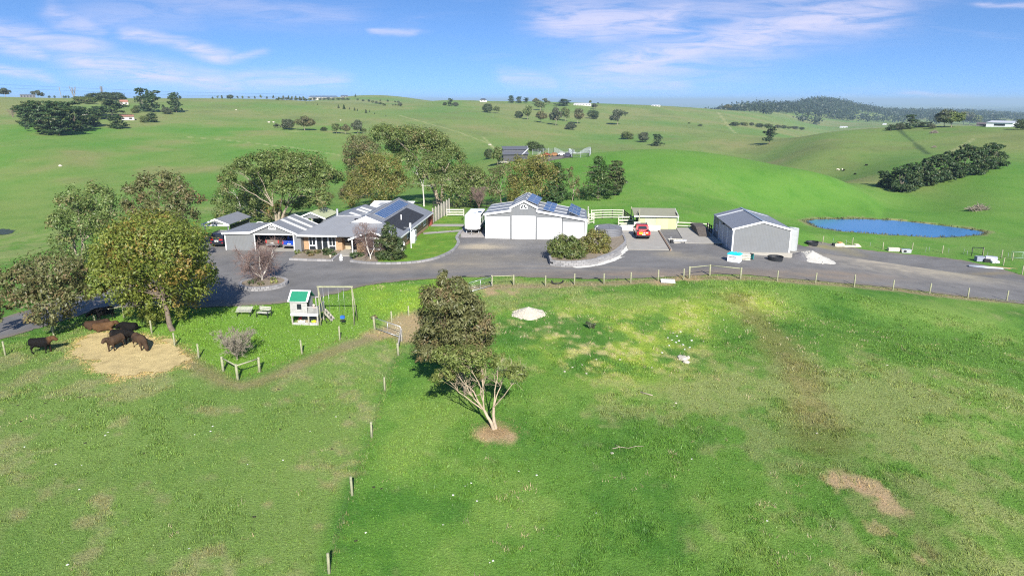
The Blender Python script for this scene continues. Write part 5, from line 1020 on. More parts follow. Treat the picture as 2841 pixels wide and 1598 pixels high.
for i, (x, y, h, w, kd, lab) in enumerate(((1090,972,150,135,'round','dark tree left of the neighbour house by the stockyards'),(1200,1062,250,150,'gum','tall thin gum in front of the neighbour house'),(1640,882,155,200,'round','dark spreading tree behind the stockyards'),(1740,884,110,160,'round','second dark tree behind the stockyards'))): p = Z3(x, y); far(kd, 0 if kd == 'round' else 1, p[0], p[1], p[1]-h*.1971, w*.1971, lab, None)
for i, (x, y, h, w, kd, lab, g) in enumerate(((155,447,205,185,'gum','leaning gum on the shoulder of the far slope',0),(275,632,115,175,'round','first of three dark trees along the gully',0),(475,668,145,150,'round','middle of three dark trees along the gully',0),(660,714,188,175,'cyp','tallest of three dark trees along the gully',0),(2090,692,245,210,'cyp','lone cypress in the valley casting a long shadow',0),(1550,257,75,95,'gum','lone gum on the crest of the second hill',0),(1205,462,32,70,'round_s','low bush in the fold of the second hill',0),(1065,432,20,45,'round_s','small bush in the fold of the second hill',0),(270,307,26,55,'round_s','small bush high on the far slope',0))):
    p = Z4(x, y); far(kd, i, p[0], p[1], p[1]-h*.1971, w*.1971, lab, None)
for i, (x, y, h, w) in enumerate(((1650,462,62,130),(1770,457,52,105),(1865,457,48,65),(1960,477,58,125),(2080,478,54,125),(2200,487,48,85),(2270,492,46,85),(2340,497,38,80),(2420,502,46,95),(2500,510,42,80))): p = Z4(x, y); far('round', i, p[0], p[1], p[1]-h*.1971, w*.1971, ORD[i]+' dark tree of the far hill hedge row from its tallest end', 'hedge row across the far hill', 'hedge_tree')
for i, (x, b_, t_, w) in enumerate(((900,1150,930,210),(1000,1172,960,210),(1100,1215,910,240),(1220,1200,800,270),(1350,1150,790,270),(1480,1125,780,270),(1600,1095,700,290),(1720,1065,690,270),(1850,1035,640,270),(1960,1012,630,270),(2080,985,640,290),(2200,945,628,300),(2290,925,700,180))): a, c = Z5(x, b_), Z5(x, t_); far('flat' if i % 3 else 'cyp', i, a[0], a[1], c[1]-3, w*.2115, ORD[i]+' dark cypress up the windbreak counting from the gully foot', 'cypress windbreak down the gully')
for i, (x, b_, t_, w, kd, lab) in enumerate(((985,485,405,110,'flat','small bent cypress at the left of the hilltop trees'),(1095,475,385,130,'round','dark bush under the leaning hilltop cypress'),(1200,462,278,205,'flat','leaning dark cypress on the right hilltop'),(1350,445,372,190,'flat','low wind-swept tree right of the leaning cypress'),(1475,462,390,95,'round','small dark tree by the brush heap on the hilltop'),(1630,442,225,220,'gum','tall open gum on the right hilltop'),(1710,442,262,230,'gum','second open gum beside the tall hilltop gum'),(1860,412,255,150,'gum','pale gum between the hilltop gums and the white shed'),(1925,418,262,120,'gum','thin-trunked gum left of the white hill shed'),(2010,422,295,130,'gum','brownish gum nearest the white hill shed'),(2200,388,288,260,'flat','flat dark cypress behind the white hill shed'),(2530,475,330,170,'round','dense dark tree right of the white hill shed'),(2470,360,330,60,'round_s','small shrub behind the white hill shed'))):
    a, c = Z5(x, b_), Z5(x, t_); far(kd, i+1, a[0], a[1], c[1], w*.2115, lab, None)
for i, (xd, yb, yt, wd, lab) in enumerate(((187,249,217,19,'bare grey poplars on the left skyline'),(257,240,217,9,'single bare poplar spike above the hill crest clump'))): bare_tree('bare_poplar', lab, xd, yb, yt, wd, 'grey', 'grey', 61+i, 5, 1, .3, 4, .25, .6)
bare_tree('bare_shrub', 'leafless shrub left of the cypress clump on the hillside', 33, 296, 268, 24, 'twig', 'twig', 63, 5, 1, .2, 4, .5, .2, 'shrub')

# far woods that read as one mass
rng = np.random.default_rng(7); Vw, Cw = [], []; N_ = 5200
a = rng.uniform(col_az(1780), col_az(2640), N_*4); r_ = rng.uniform(1150, 3700, N_*4); x, y = r_*np.sin(a), r_*np.cos(a); den = np.zeros(len(a))
for (xd, br, wpx, wr, h, kd) in BUMPS:
    if kd == 'w': den = np.maximum(den, np.exp(-((a-col_az(xd))*br/(wpx*1.2*DS*br/F))**2-((r_-br)/(wr*1.15))**2))
den = den*1.15+fbm(x/150, y/150, 3, 301)*.85-.52; ok = den > 0; x, y, r_ = x[ok][:N_], y[ok][:N_], r_[ok][:N_]; z = height(x, y); n = len(x)
hh = rng.uniform(9, 19, n); k_ = 14; cen = np.repeat(np.stack([x, y, z+hh*.55], 1), k_, 0)+rng.normal(0, 1, (n*k_, 3))*np.repeat(np.stack([hh*.26, hh*.26, hh*.22], 1), k_, 0)
nr = rng.normal(0, 1, (n*k_, 3)); nr[:, 2] += .6; nr /= np.linalg.norm(nr, axis=1, keepdims=True); tn = np.cross(nr, rng.normal(0, 1, (n*k_, 3))); tn /= np.linalg.norm(tn, axis=1, keepdims=True); bt = np.cross(nr, tn); s_ = rng.uniform(1.3, 2.8, (n*k_, 1))
V = np.stack([cen-tn*s_, cen+bt*s_*.8, cen+tn*s_, cen-bt*s_*.8], 1).reshape(-1, 3); C = np.repeat(np.array([.036, .056, .028])*rng.uniform(.6, 1.6, (n*k_, 1)), 4, 0)
me = mesh_np('far_woods', V, np.arange(len(V)).reshape(-1, 4), LEAF); color_attr(me, C); tag(link(bpy.data.objects.new('far_woods', me)), 'hazy dark woods covering the far ridges', 'woods', kind='stuff')

# ---------------------------------------------------------------- far buildings
def far_house(label, x0, x1, yb, ye, yr, roofc, wallc, depth=9., wing=None, hip=.25, name='farmhouse', cat='house', nwin=4, rz=None):
    """gable or hip house: display x0..x1, base yb, eave ye, ridge yr"""
    P, s = px_frame((x0+x1)/2, yb); W_ = (x1-x0)*s; he = (yb-ye)*s; hr = (yb-yr)*s; yaw = -math.atan2(P.x, P.y) if rz is None else rz
    t_ = thing(name, label, cat, (P.x, P.y, P.z-.1), yaw); wm = mat('far_wall_%s' % str(wallc), wallc, .7, var=.06); rm = mat('far_roof_%s' % str(roofc), roofc, .5, var=.08)
    B().bx(-W_/2, W_/2, 0, depth, -1.5, he).build('wall', wm, t_)
    o = W_*.02; hx = W_/2*(1-hip*2 if hip else 1)
    rf = [(-W_/2-o,-.5,he-.05),(W_/2+o,-.5,he-.05),(W_/2+o,depth+.5,he-.05),(-W_/2-o,depth+.5,he-.05),(-hx,depth/2,hr),(hx,depth/2,hr)]
    bm = bmesh.new(); v_ = [bm.verts.new(p) for p in rf]
    for f in ((0,1,5,4),(2,3,4,5),(1,2,5),(3,0,4),(3,2,1,0)): bm.faces.new([v_[i] for i in f])
    bmesh.ops.recalc_face_normals(bm, faces=bm.faces); me = bpy.data.meshes.new('roof'); bm.to_mesh(me); bm.free(); me.materials.append(rm); part('roof', me, t_)
    wme = B().bx(-.5,.5,-.06,0,-.5,.5).build('window', GL, t_); wd_ = wme.data; bpy.data.objects.remove(wme)
    for i in range(nwin): part('window', wd_, t_, (-W_/2+(i+.5)*W_/nwin, -.003, he*.5), (0, 0, 0), (W_/nwin*.4, 1, he*.42))
    return t_
a = Z2(1370, 283); b2 = Z2(1735, 283)
far_house('long cream ridge-top house with dark blue-grey roof', a[0], b2[0], 246.5, 242.5, 238, (.10,.13,.17), (.55,.50,.40), 12, hip=.06, nwin=6)
far_house('dark roofed wing at the end of the ridge-top house', 857, 876, 246, 243, 240, (.10,.12,.15), (.25,.24,.22), 9, hip=.1, nwin=3)
far_house('small white house with dark hip roof on the far crest', 1207, 1224, 257, 252, 248.5, (.06,.065,.08), (.75,.74,.70), 9, hip=.22, nwin=2)
far_house('long low white farmhouse on the far crest', 1443, 1487, 266, 262.5, 260, (.55,.52,.50), (.78,.76,.73), 8, hip=.05, nwin=6)
far_house('white hill shed with shaded side on the right hilltop', 2484, 2543, 320, 309, 305, (.50,.51,.53), (.72,.73,.74), 14, hip=0, name='hill_shed', cat='shed', nwin=1, rz=R(-52))
far_house('low dark lean-to beside the white hill shed', 2458, 2482, 318, 312, 309, (.16,.13,.12), (.12,.12,.13), 8, hip=0, name='lean_to', cat='shed', nwin=1)
far_house('old white shed with rusty roof among the hillside cypresses', 303, 336, 303, 294, 290, (.34,.16,.10), (.60,.57,.52), 7, hip=0, name='old_shed', cat='shed', nwin=2)
far_house('little rusty roofed hut between the cypresses', 258, 270, 299, 292, 288, (.34,.17,.12), (.62,.60,.56), 5, hip=0, name='old_hut', cat='hut', nwin=1)
far_house('pale old cottage glimpsed behind the hillside cypresses', 205, 232, 290, 283, 278, (.40,.37,.34), (.60,.56,.50), 8, hip=.1, name='cottage', cat='cottage', nwin=2)
far_house('cream cottage on the hill crest by the bushy clump', 303, 322, 264, 257, 252, (.42,.20,.13), (.62,.57,.48), 8, hip=.05, name='cottage', cat='cottage', nwin=2)
far_house('open grey hay shed on the left skyline', 54, 86, 243.5, 237, 235, (.20,.22,.25), (.16,.16,.17), 9, hip=0, name='hay_shed', cat='shed', nwin=5)
for i, (x, y, w) in enumerate(((2122,322,18),(2225,315,9),(2365,286,40),(2410,286,30),(1650,268,22),(2175,300,10))):
    far_house(['white valley farmhouse below the wooded ridge','tiny white shed in the valley fields','long white dairy roofs on the far flat','second white roof beyond the far dairy','white farm sheds on the distant plain','small white roof under the wooded ridge'][i], x-w/2, x+w/2, y, y-2.2, y-3.6, (.66,.66,.66), (.70,.69,.66), 10, hip=.05, nwin=3)
# neighbour house with stockyards
Pn_, sn = px_frame(1297, 405); nh = thing('neighbour_house', 'dark grey neighbour house with stepped skillion roofs', 'house', (Pn_.x, Pn_.y, Pn_.z), R(8)); nh.scale = (.62, .7, .8)
DG = mat_ribbed('dark_roof', (.115,.118,.13), .3, 'X', .5); B().bx(-6.5,6.5,0,9,-.6,2.6).build('wall', mat('dark_wall', (.07,.072,.08), .7), nh)
B().slab([(-7.2,-.8,2.5),(7.0,-.8,2.5),(7.0,5,3.7),(-7.2,5,3.7)],(0,0,.1)).build('roof_slope', DG, nh); B().slab([(-6.0,4.0,4.2),(7.8,4.0,4.2),(7.8,10,5.2),(-6.0,10,5.2)],(0,0,.1)).build('upper_roof', DG, nh); B().bx(-5.6,7.2,4.6,9.6,2.7,4.3).build('upper_wall', mat('slate_wall', (.13,.14,.16), .6), nh)
B().bar((3.2,-.85,2.4),(7.4,3.9,4.5),.12,.3).build('white_barge', WHITE, nh); B().bar((7.4,3.9,4.5),(7.85,10,5.3),.12,.3).build('white_barge', WHITE, nh); B().bx(-9.5,-4.2,-3.2,-.9,-.5,.0).build('terrace', CONC, nh); B().bx(-9.2,-7.4,-.8,1.5,-.5,2.0).build('water_tank_box', DARKM, nh)
yp = P_((1340,404),(1345,398),(1400,390),(1432,392),(1442,396),(1400,402),(1368,409)); tag(sheet('stockyard_pad', yp, MG, .06, .8, .3, 9, gravel_color), 'pale gravel pad of the neighbour stockyards', 'pad', kind='structure')
sy = thing('stockyard_fence', 'pale steel rail stockyards on the green hill', 'stockyard'); 
def railrun(pts, h, parent, m, rails=5, step=2.4, pr=.05, rr=.03):
    g3 = [Vector((*p, hz(*p))) for p in pts]
    for a_, b_ in zip(g3, g3[1:]):
        L_ = (b_-a_).length; k2 = max(1, int(L_/step))
        for i in range(k2+1):
            q = a_.lerp(b_, i/k2); q.z = hz(q.x, q.y); B().bar((q.x, q.y, q.z-.2), (q.x, q.y, q.z+h), pr*2).build('post', m, parent)
        for j in range(rails): B().bar(a_+Vector((0,0,h*(j+.6)/rails)), b_+Vector((0,0,h*(j+.6)/rails)), rr*2).build('rail', m, parent)
STEEL = mat('pale_steel', (.34,.37,.38), .5, .3)
railrun(P_((1340,390),(1392,386),(1440,383),(1487,387)), 1.9, sy, STEEL, 5, 3.0); railrun(P_((1487,387),(1482,396),(1440,398)), 1.9, sy, STEEL, 4, 3.0); railrun(P_((1440,398),(1430,390),(1445,385)), 1.8, sy, STEEL, 4, 2.5); railrun(P_((1360,392),(1352,400)), 1.5, sy, STEEL, 3, 2.5)
def clutter(name, label, cat, xd, yd_, w, h, d, col, group=None, rz=0.):
    P, s = px_frame(xd, yd_); t_ = thing(name, label, cat, (P.x, P.y, P.z), rz, group); B().bx(-w/2,w/2,-d/2,d/2,.25,h*.7,.05).build('body', mat('paint_%s' % name, col, .5), t_); B().bx(-w/2*.6,w/2*.5,-d/2*.7,d/2*.7,h*.7,h,.05).build('top', mat('paint2_%s' % name, tuple(c*.7 for c in col), .5), t_)
    for sx_ in (-1, 1): B().cyl((sx_*w*.32, -d/2, .3), .3, .2, 12, rx=R(90)).build('wheel', DARKM, t_)
    return t_
clutter('red_machine', 'red farm machine parked in the neighbour stockyards', 'machine', 1375, 394, 2.4, 1.1, 1.4, (.32,.045,.03)); clutter('white_trailer', 'white trailer parked in the neighbour stockyards', 'trailer', 1412, 393, 2.2, 1.3, 1.3, (.45,.45,.43)); clutter('rusty_implement', 'rusty implement between the red machine and white trailer', 'implement', 1395, 394, 2.6, 1.2, 1.5, (.30,.15,.06)); clutter('dark_implement', 'dark implement at the right of the white trailer', 'implement', 1428, 396, 2.4, 1.3, 1.4, (.05,.05,.08)); clutter('straw_bale_heap', 'straw-coloured heap at the left of the stockyards', 'heap', 1358, 397, 3.2, 1.0, 1.4, (.45,.33,.16))
# power line
pl = thing('power_pole', 'thin power pole on the left skyline', 'pole', tuple(ground(155*DS, 247*DS))); pz = pl.location.z; s_ = px_frame(155, 247)[1]; ph = 27*s_
B().bar((0,0,-.5),(-.8,0,ph),.35).build('pole', BARK['grey'], pl); B().bar((-2,0,ph*.97),(1,0,ph*.97),.2).build('crossarm', BARK['grey'], pl)
a_ = pl.location
for k_, (off, nm) in enumerate(((ph*.98, 'upper power line strung across the left skyline'), (ph*.70, 'lower power line strung across the left skyline'))):
    w = thing('power_line', nm, 'power line'); B().tube([(a_.x-170, a_.y-25, a_.z+off+10), (a_.x-90, a_.y-14, a_.z+off+4.0), (a_.x-.8, a_.y, a_.z+off), (a_.x+110, a_.y+10, a_.z+off-4.5), (a_.x+240, a_.y+20, a_.z+off-7)], .055, 4).build('wire', DARKM, w)
# haze
hb = B().bx(-62000, 62000, -62000, 62000, -82, 66).build('haze', None); tag(hb, 'thin blue haze over the far plain', 'haze', kind='stuff'); t = NT('haze_air'); pv = t.n('ShaderNodeVolumePrincipled'); pv.inputs['Color'].default_value = (.60, .82, .97, 1); pv.inputs['Density'].default_value = 1.5e-4; pv.inputs['Anisotropy'].default_value = .1; t.l(pv.outputs[0], t.out.inputs[1]); hb.data.materials.append(t.m); hb.display_type = 'WIRE'
# ---------------------------------------------------------------- fences
def post_mesh(r_=.075, h=1.0, n=7):
    b = B(); b.tube([(0,0,-.35),(0,0,h*.5),(0,0,h-.03),(0,0,h)], [r_*1.08, r_, r_*.95, r_*.8], n); o = b.build('post', TREATED); me = o.data; bpy.data.objects.remove(o); return me
PM = post_mesh(); PMW = post_mesh(.09); PMG = None
def remat(me, m): c = me.copy(); c.materials.clear(); c.materials.append(m); return c
WIRE = mat('old_wire', (.22,.22,.21), .6, .3)
PM_T = remat(PM, TIMBER); PM_S = remat(post_mesh(.025, 1., 4), STEEL)
_r = random.Random(11)
def wire_fence(label, pts, h=1.15, wires=(.25, .5, .75, .95), mesh=None, name='wire_fence', big=(), lean=.02, wr=.0022, cat='fence', hs=None):
    t_ = thing(name, label, cat); g3 = []
    for i, p in enumerate(pts):
        q = Vector((p[0], p[1], hz(*p))); hh = (hs or {}).get(i, h)*_r.uniform(.96, 1.04); k_ = 1.35 if i in big else 1.0
        part('post', mesh or PM, t_, q, (_r.gauss(0, lean), _r.gauss(0, lean), _r.uniform(0, 6)), (k_, k_, hh)); g3.append((q, hh))
    for a_, b_ in zip(g3, g3[1:]):
        for w in wires:
            p0 = a_[0]+Vector((0,0,a_[1]*w)); p1 = b_[0]+Vector((0,0,b_[1]*w)); L_ = (p1-p0).length
            if L_ < 25: B().tube([p0, p0.lerp(p1, .5)-Vector((0,0,.02)), p1], wr, 3, False).build('wire', WIRE, t_)
    return t_, [g[0]+Vector((0,0,g[1])) for g in g3]
def rail_between(t_, a_, b_, dz=-.12, r_=.055): B().tube([Vector(a_)+Vector((0,0,dz)), Vector(b_)+Vector((0,0,dz))], r_, 6).build('rail', TREATED, t_)
f1, tp = wire_fence('timber post fence between the cattle paddock and the lawn', P_((-60,918),(13.7,894),(136,846),(239,812),(312,800),(382,838),(440,871),(500,901),(562,934),(598.6,956),(653,935),(760,892),(855,856),(943,830)), 1.2, big=(3, 8, 9, 10, 13))
rail_between(f1, tp[3], tp[4]); rail_between(f1, tp[8], tp[9]); rail_between(f1, tp[9], tp[10])
f2, tp = wire_fence('line of timber posts running down the paddock from the gate', P_((1002,894),(968,983),(935,1100),(886,1246),(828,1441),(760,1660)), 1.1, big=(0,))
f3, tp = wire_fence('timber post fence along the front of the gravel yard', [gpt(*q8(2350,0)) if 0 else gd(1238,721), gd(1292,718)]+[gd(*p) for p in ((1372,720),(1445,716),(1519,714))]+[gpt(*q4(*p)) for p in ((260,1425),(685,1405),(1120,1370),(1525,1350),(1615,1335),(1940,1290),(2425,1345))]+[gpt(*q5(*p)) for p in ((1295,1375),(1900,1410),(2515,1440))]+[gpt(*q6(*p)) for p in ((330,1130),(840,1175),(1325,1220),(1830,1275),(2345,1315),(2860,1370))], 1.2, big=(0, 1, 9, 10, 11), hs={9: 1.35, 10: 1.35, 11: 1.35})
rail_between(f3, tp[0], tp[1]); rail_between(f3, tp[9], tp[10]); rail_between(f3, tp[10], tp[11])
wire_fence('pair of short posts behind the field gate', [gpt(*q8(2462,590)), gpt(*q8(2262,662))], 1.0)
f4, tp = wire_fence('timber post and wire fence between the gravel yard and the dam', [gpt(*q5(1615,790)), gpt(*q5(2015,780))]+[gpt(*q6(*p)) for p in ((305,572),(710,632),(1095,645),(1495,682),(2030,708),(2275,745),(2420,780),(2800,830))], 1.25, lean=.03)
wire_fence('posts stepping down the right edge of the gravel yard', [gpt(*q6(*p)) for p in ((2030,708),(2300,842),(2550,962),(2760,1080))], 1.2)
wire_fence('light steel droppers in the paddock beside the dam', [gpt(*q6(*p)) for p in ((50,545),(225,565),(540,600),(1275,668),(1320,665),(1575,680),(1775,690),(1822,712),(2090,735),(2360,745))], .8, (), PM_S, lean=.04)
# black rail frame by the right fence
bf = thing('black_rail', 'black pipe rail frame at the right yard fence', 'rail'); a_, b_ = (Vector((*gpt(*q6(*p)), 0)) for p in ((1880,718), (2025,710))); a_.z, b_.z = hz(a_.x, a_.y), hz(b_.x, b_.y)
for q in (a_, b_): B().tube([q-Vector((0,0,.2)), q+Vector((0,0,1.35))], .06).build('upright', DARKM, bf)
B().tube([a_+Vector((0,0,1.35)), b_+Vector((0,0,1.2))], .06).build('top_rail', DARKM, bf)
# field gates
def gate(label, a_, b_, h=1.1, m=None, n=4):
    a_, b_ = Vector((*a_, hz(*a_))), Vector((*b_, hz(*b_))); t_ = thing('field_gate', label, 'gate'); m = m or ALU; z = Vector((0,0,1))
    B().tube([a_+z*.15, a_+z*h, b_+z*h, b_+z*.15, a_+z*.15], .032, 6).build('frame', m, t_); B().tube([(a_+b_)/2+z*.15, (a_+b_)/2+z*h], .022, 5).build('stay', m, t_)
    for i in range(n): B().tube([a_+z*(.15+(h-.15)*(i+1)/(n+1)), b_+z*(.15+(h-.15)*(i+1)/(n+1))], .008, 3).build('wire', m, t_)
    return t_
gate('galvanised field gate at the dirt patch beside the cone-shaped gum', gpt(*q8(2068,752)), gpt(*q8(2372,862))); gate('galvanised gate by the yard behind the cone-shaped gum', gd(1180,738), gd(1237,722))
st = thing('gate_stay', 'slanting timber stay at the field gate', 'stay'); a_, b_ = Vector((*gd(1010,858), 0)), Vector((*gd(1003,893), 0)); a_.z, b_.z = hz(a_.x, a_.y), hz(b_.x, b_.y); B().tube([a_-Vector((0,0,.3)), a_+Vector((0,0,1.1))], .1).build('post', TIMBER, st); B().bar(a_+Vector((0,0,1.0)), b_+Vector((0,0,.9)), .12).build('brace', TIMBER, st)
gate('pale green pipe gate at the right edge of the yard', gpt(*q6(2400,750)), gpt(*q6(2700,770)), 1.1, mat('green_pipe', (.40,.52,.45), .5))
def rails(label, pts, h, n, m, step=2.4, pw=.12, rw=.14, name='rail_fence', z=None, group=None):
    t_ = thing(name, label, 'fence', group=group)
    for a_, b_ in zip(pts, pts[1:]):
        a_, b_ = Vector((a_[0], a_[1], hz(a_[0], a_[1]))), Vector((b_[0], b_[1], hz(b_[0], b_[1]))); k_ = max(1, round((b_-a_).length/step))
        for i in range(k_+1): q = a_.lerp(b_, i/k_); B().bx(q.x-pw/2,q.x+pw/2,q.y-pw/2,q.y+pw/2,q.z-.3,q.z+h).build('post', m, t_)
        dv = (b_-a_).normalized(); off = Vector((dv.y, -dv.x, 0))*(pw/2+.02)
        for j in range(n): zz = Vector((0,0,h*(j+.7)/n)); B().bar(a_+zz+off, b_+zz+off, .035, rw).build('rail', m, t_)
    return t_
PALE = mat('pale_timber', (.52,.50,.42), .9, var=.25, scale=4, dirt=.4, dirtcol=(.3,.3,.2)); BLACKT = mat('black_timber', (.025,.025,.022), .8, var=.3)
g0 = lambda f, *p: [tuple(Gz(*f(*q))[:2]) for q in p]
rails('white timber cattle yard rails behind the big shed', g0(q4, (60,400),(240,395),(390,395),(560,400)), 1.6, 4, PALE, 2.5); rails('white rails closing the end of the cattle yards', g0(q4, (20,470),(100,460)), 1.7, 4, PALE, 1.6)
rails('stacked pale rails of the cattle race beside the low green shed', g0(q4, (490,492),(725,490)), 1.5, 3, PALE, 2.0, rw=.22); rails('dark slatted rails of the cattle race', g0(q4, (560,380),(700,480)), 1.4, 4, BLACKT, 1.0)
rails('tall pale rails standing at the corner of the big shed', g0(q4, (5,450),(5,380)), 1.9, 4, PALE, 1.5)
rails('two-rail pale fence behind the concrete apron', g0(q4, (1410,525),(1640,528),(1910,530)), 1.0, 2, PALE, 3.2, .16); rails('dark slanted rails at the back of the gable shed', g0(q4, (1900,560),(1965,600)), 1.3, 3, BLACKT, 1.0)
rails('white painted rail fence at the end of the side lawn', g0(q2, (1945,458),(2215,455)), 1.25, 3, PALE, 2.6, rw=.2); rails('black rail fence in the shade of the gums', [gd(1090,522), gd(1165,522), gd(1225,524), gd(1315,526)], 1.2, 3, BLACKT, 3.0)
sf = thing('screen_fence', 'tall weathered timber screen fence along the side lawn', 'fence'); a_, b_ = Gz(*q2(1725,575)), Gz(*q2(1985,400)); a_ = Vector(a_); b_ = Vector(b_)
for i in range(7): q = a_.lerp(b_, i/6); B().bx(q.x-.09,q.x+.09,q.y-.09,q.y+.09,-.3,2.5).build('post', TIMBER, sf)
for i in range(40):
    q = a_.lerp(b_, (i+.5)/40); L_ = (b_-a_).length/40
    if i % 9 not in (4, 8): B().box((q.x-.04,q.y,1.15),(.03,L_*.9,2.0+.2*_r.random()), rz=math.atan2(-(b_-a_).x, (b_-a_).y)).build('paling', TIMBER, sf)
pf = thing('paling_fence', 'grey paling fence behind the garden', 'fence')
for i in range(60): a_ = HW((4.0+i*.21, 19.8+.01*i, 0)); B().box((a_.x,a_.y,.55+hz(a_.x,a_.y)),(.19,.025,1.6), rz=HR).build('paling', TIMBER, pf)
wv = thing('wave_rail', 'wavy white pipe rail along the pool fence behind the garage', 'rail', hloc(), HR); wpts = [(-.6+i*.32, 9.6+.02*i, 1.75+.30*math.sin(i*.62)+.028*i) for i in range(26)]
B().tube(wpts, .06, 6).build('pipe', WHITE, wv)
for i in range(0, 26, 4): p = wpts[i]; B().bar((p[0],p[1],-1),(p[0],p[1],p[2]),.07).build('post', ALU, wv)

# ---------------------------------------------------------------- walls of blocks, lawn, beds
BLK = [mat('grey_block_a', (.26,.255,.255), .9, var=.12, scale=5, bump=.2), mat('grey_block_b', (.22,.215,.215), .9, var=.12, scale=5, bump=.2), mat('grey_block_c', (.29,.28,.275), .9, var=.12, scale=5, bump=.2)]
BME = []
for m in BLK: o = B().box((0,0,0),(1,1,1),bev=.04).build('block', m); BME.append(o.data); bpy.data.objects.remove(o)
def block_wall(name, label, pts, courses, bl=.6, bh=.2, bw=.25, closed=False, z0=0.0, cap=None):
    pts = [Vector((p[0], p[1], 0)) for p in pts]; pts = pts+[pts[0]] if closed else pts
    seg = [(b_-a_).length for a_, b_ in zip(pts, pts[1:])]; tot = sum(seg); t_ = thing(name, label, 'wall')
    def along(s):
        for a_, b_, L_ in zip(pts, pts[1:], seg):
            if s <= L_: return a_.lerp(b_, s/L_), (b_-a_).normalized()
            s -= L_
        return pts[-1], (pts[-1]-pts[-2]).normalized()
    nb = max(1, round(tot/bl)); L_ = tot/nb
    for c in range(courses):
        for i in range(nb):
            s = (i+.5)*L_+(L_/2 if c % 2 else 0)
            if s > tot: s = s-tot if closed else tot-L_*.25
            p, d = along(s); part('block', BME[_r.randrange(3)], t_, (p.x, p.y, z0+hz(p.x, p.y)*0+bh*(c+.5)+_r.gauss(0, .002)), (0, 0, math.atan2(d.y, d.x)+_r.gauss(0, .012)), (L_-.012, bw+_r.gauss(0, .006), bh-.010))
    return t_
def smooth(pts, n=6):
    pts = np.array(pts, float); out = []
    for i in range(len(pts)-1):
        p0, p1, p2, p3 = pts[max(i-1,0)], pts[i], pts[i+1], pts[min(i+2,len(pts)-1)]
        for k_ in range(n): t = k_/n; out.append(tuple(.5*((2*p1)+(-p0+p2)*t+(2*p0-5*p1+4*p2-p3)*t*t+(-p0+3*p1-3*p2+p3)*t**3)))
    return out+[tuple(pts[-1])]
BEDL = smooth(g0(q3, (1482,1300),(1700,1322),(2000,1305),(2300,1245),(2576,1135))+g0(q4, (180,1075),(380,1000),(520,900),(600,800),(520,640)))
c0 = Gz(*q3(1478,1190)); block_wall('raised_bed_wall', 'curved grey block retaining wall of the raised bed by the sheds', BEDL, 3, .62, .24, .26); block_wall('raised_bed_end_wall', 'short end wall of the raised bed behind the dark bush', [BEDL[0], (BEDL[0][0]-.05, BEDL[0][1]+2.6)], 3, .5, .24, .26)
soil = mat('garden_soil', (.22,.18,.13), .95, var=.35, scale=4, bump=.4, dirt=.5, dirtcol=(.40,.36,.28)); bed = BEDL+[(12.0,99.5),(BEDL[0][0]+.1,BEDL[0][1]+2.7)]
tag(sheet('raised_bed_soil', bed, soil, .60, .4, .0, 21, None, lambda x, y: np.zeros_like(x)), 'pale bark soil of the raised bed by the sheds', 'garden bed', kind='structure')
strip = [(p[0]+.05, p[1]-.28) for p in BEDL[8:]]+[(p[0]+.6, p[1]-.75) for p in BEDL[8:][::-1]]; tag(sheet('white_gravel', strip, mat('white_gravel', (.62,.60,.54), .95, var=.2, scale=20, bump=.3), .062, .22, .12, 22), 'strip of white gravel along the raised bed wall', 'gravel', kind='structure')
KERB = smooth(g0(q2, (420,1185),(700,1215),(1100,1222),(1500,1195),(1800,1130),(2040,1015),(2128,900),(2105,810),(2185,700)))
block_wall('lawn_kerb', 'low curving grey block kerb round the side lawn', KERB, 1, .6, .26, .42)
BED1 = g0(q1, (1450,1045),(1760,1058),(2120,1066)); block_wall('garden_bed_wall', 'low grey block wall of the bed below the house windows', BED1, 1, .6, .3, .28); block_wall('step_wall', 'low block wall slanting back beside the house steps', g0(q1, (2125,1066),(2245,965)), 1, .5, .3, .28)
lawn_m = bpy.data.materials['pasture']
def lawn_color(x, y):
    c = np.tile(np.array((.12,.25,.03))[None], (len(x), 1)); n1 = fbm(x/1.6, y/1.6, 4, 401); c = c*(1+.25*n1)[:, None]; w = sstep(.15, .5, fbm(x/.8, y/.8, 3, 411))[:, None]*.5; return c*(1-w)+np.array((.26,.30,.06))[None]*w
side = KERB[2:]+[tuple(Gz(*q2(2205,470))[:2]), tuple(Gz(*q2(1900,470))[:2]), tuple(Gz(*q2(1715,590))[:2]), tuple(HW((23.1,18,0))[:2]), tuple(HW((23.05,-.6,0))[:2])]
tag(sheet('side_lawn', side, lawn_m, .15, .4, .0, 23, lawn_color, lambda x, y: np.zeros_like(x)), 'bright green lawn beside the brick house', 'lawn', kind='structure')
for i, pp_ in enumerate((((1690,640),(2215,640),(2215,600),(1690,600)), ((1575,765),(2150,720),(2180,690),(1570,735)))): tag(sheet('garden_path', g0(q2, *pp_), CONC, .175, .3, 0, 24+i, None, lambda x, y: np.zeros_like(x)), ['grey path across the side lawn beside the rail fence','grey path across the side lawn to the air conditioners'][i], 'path', kind='structure')
tag(sheet('front_bed_soil', BED1+[tuple(HW((15.4,.7,0))[:2]), tuple(HW((10.4,.7,0))[:2])], soil, .2, .4, 0, 26, None, lambda x, y: np.zeros_like(x)), 'soil of the garden bed below the house windows', 'garden bed', kind='structure')
tag(sheet('corner_bed_soil', KERB[:9]+[tuple(HW((21.5,-.2,0))[:2]), tuple(HW((18.4,-.2,0))[:2])], soil, .19, .4, 0, 27, None, lambda x, y: np.zeros_like(x)), 'soil of the corner bed under the birch', 'garden bed', kind='structure')
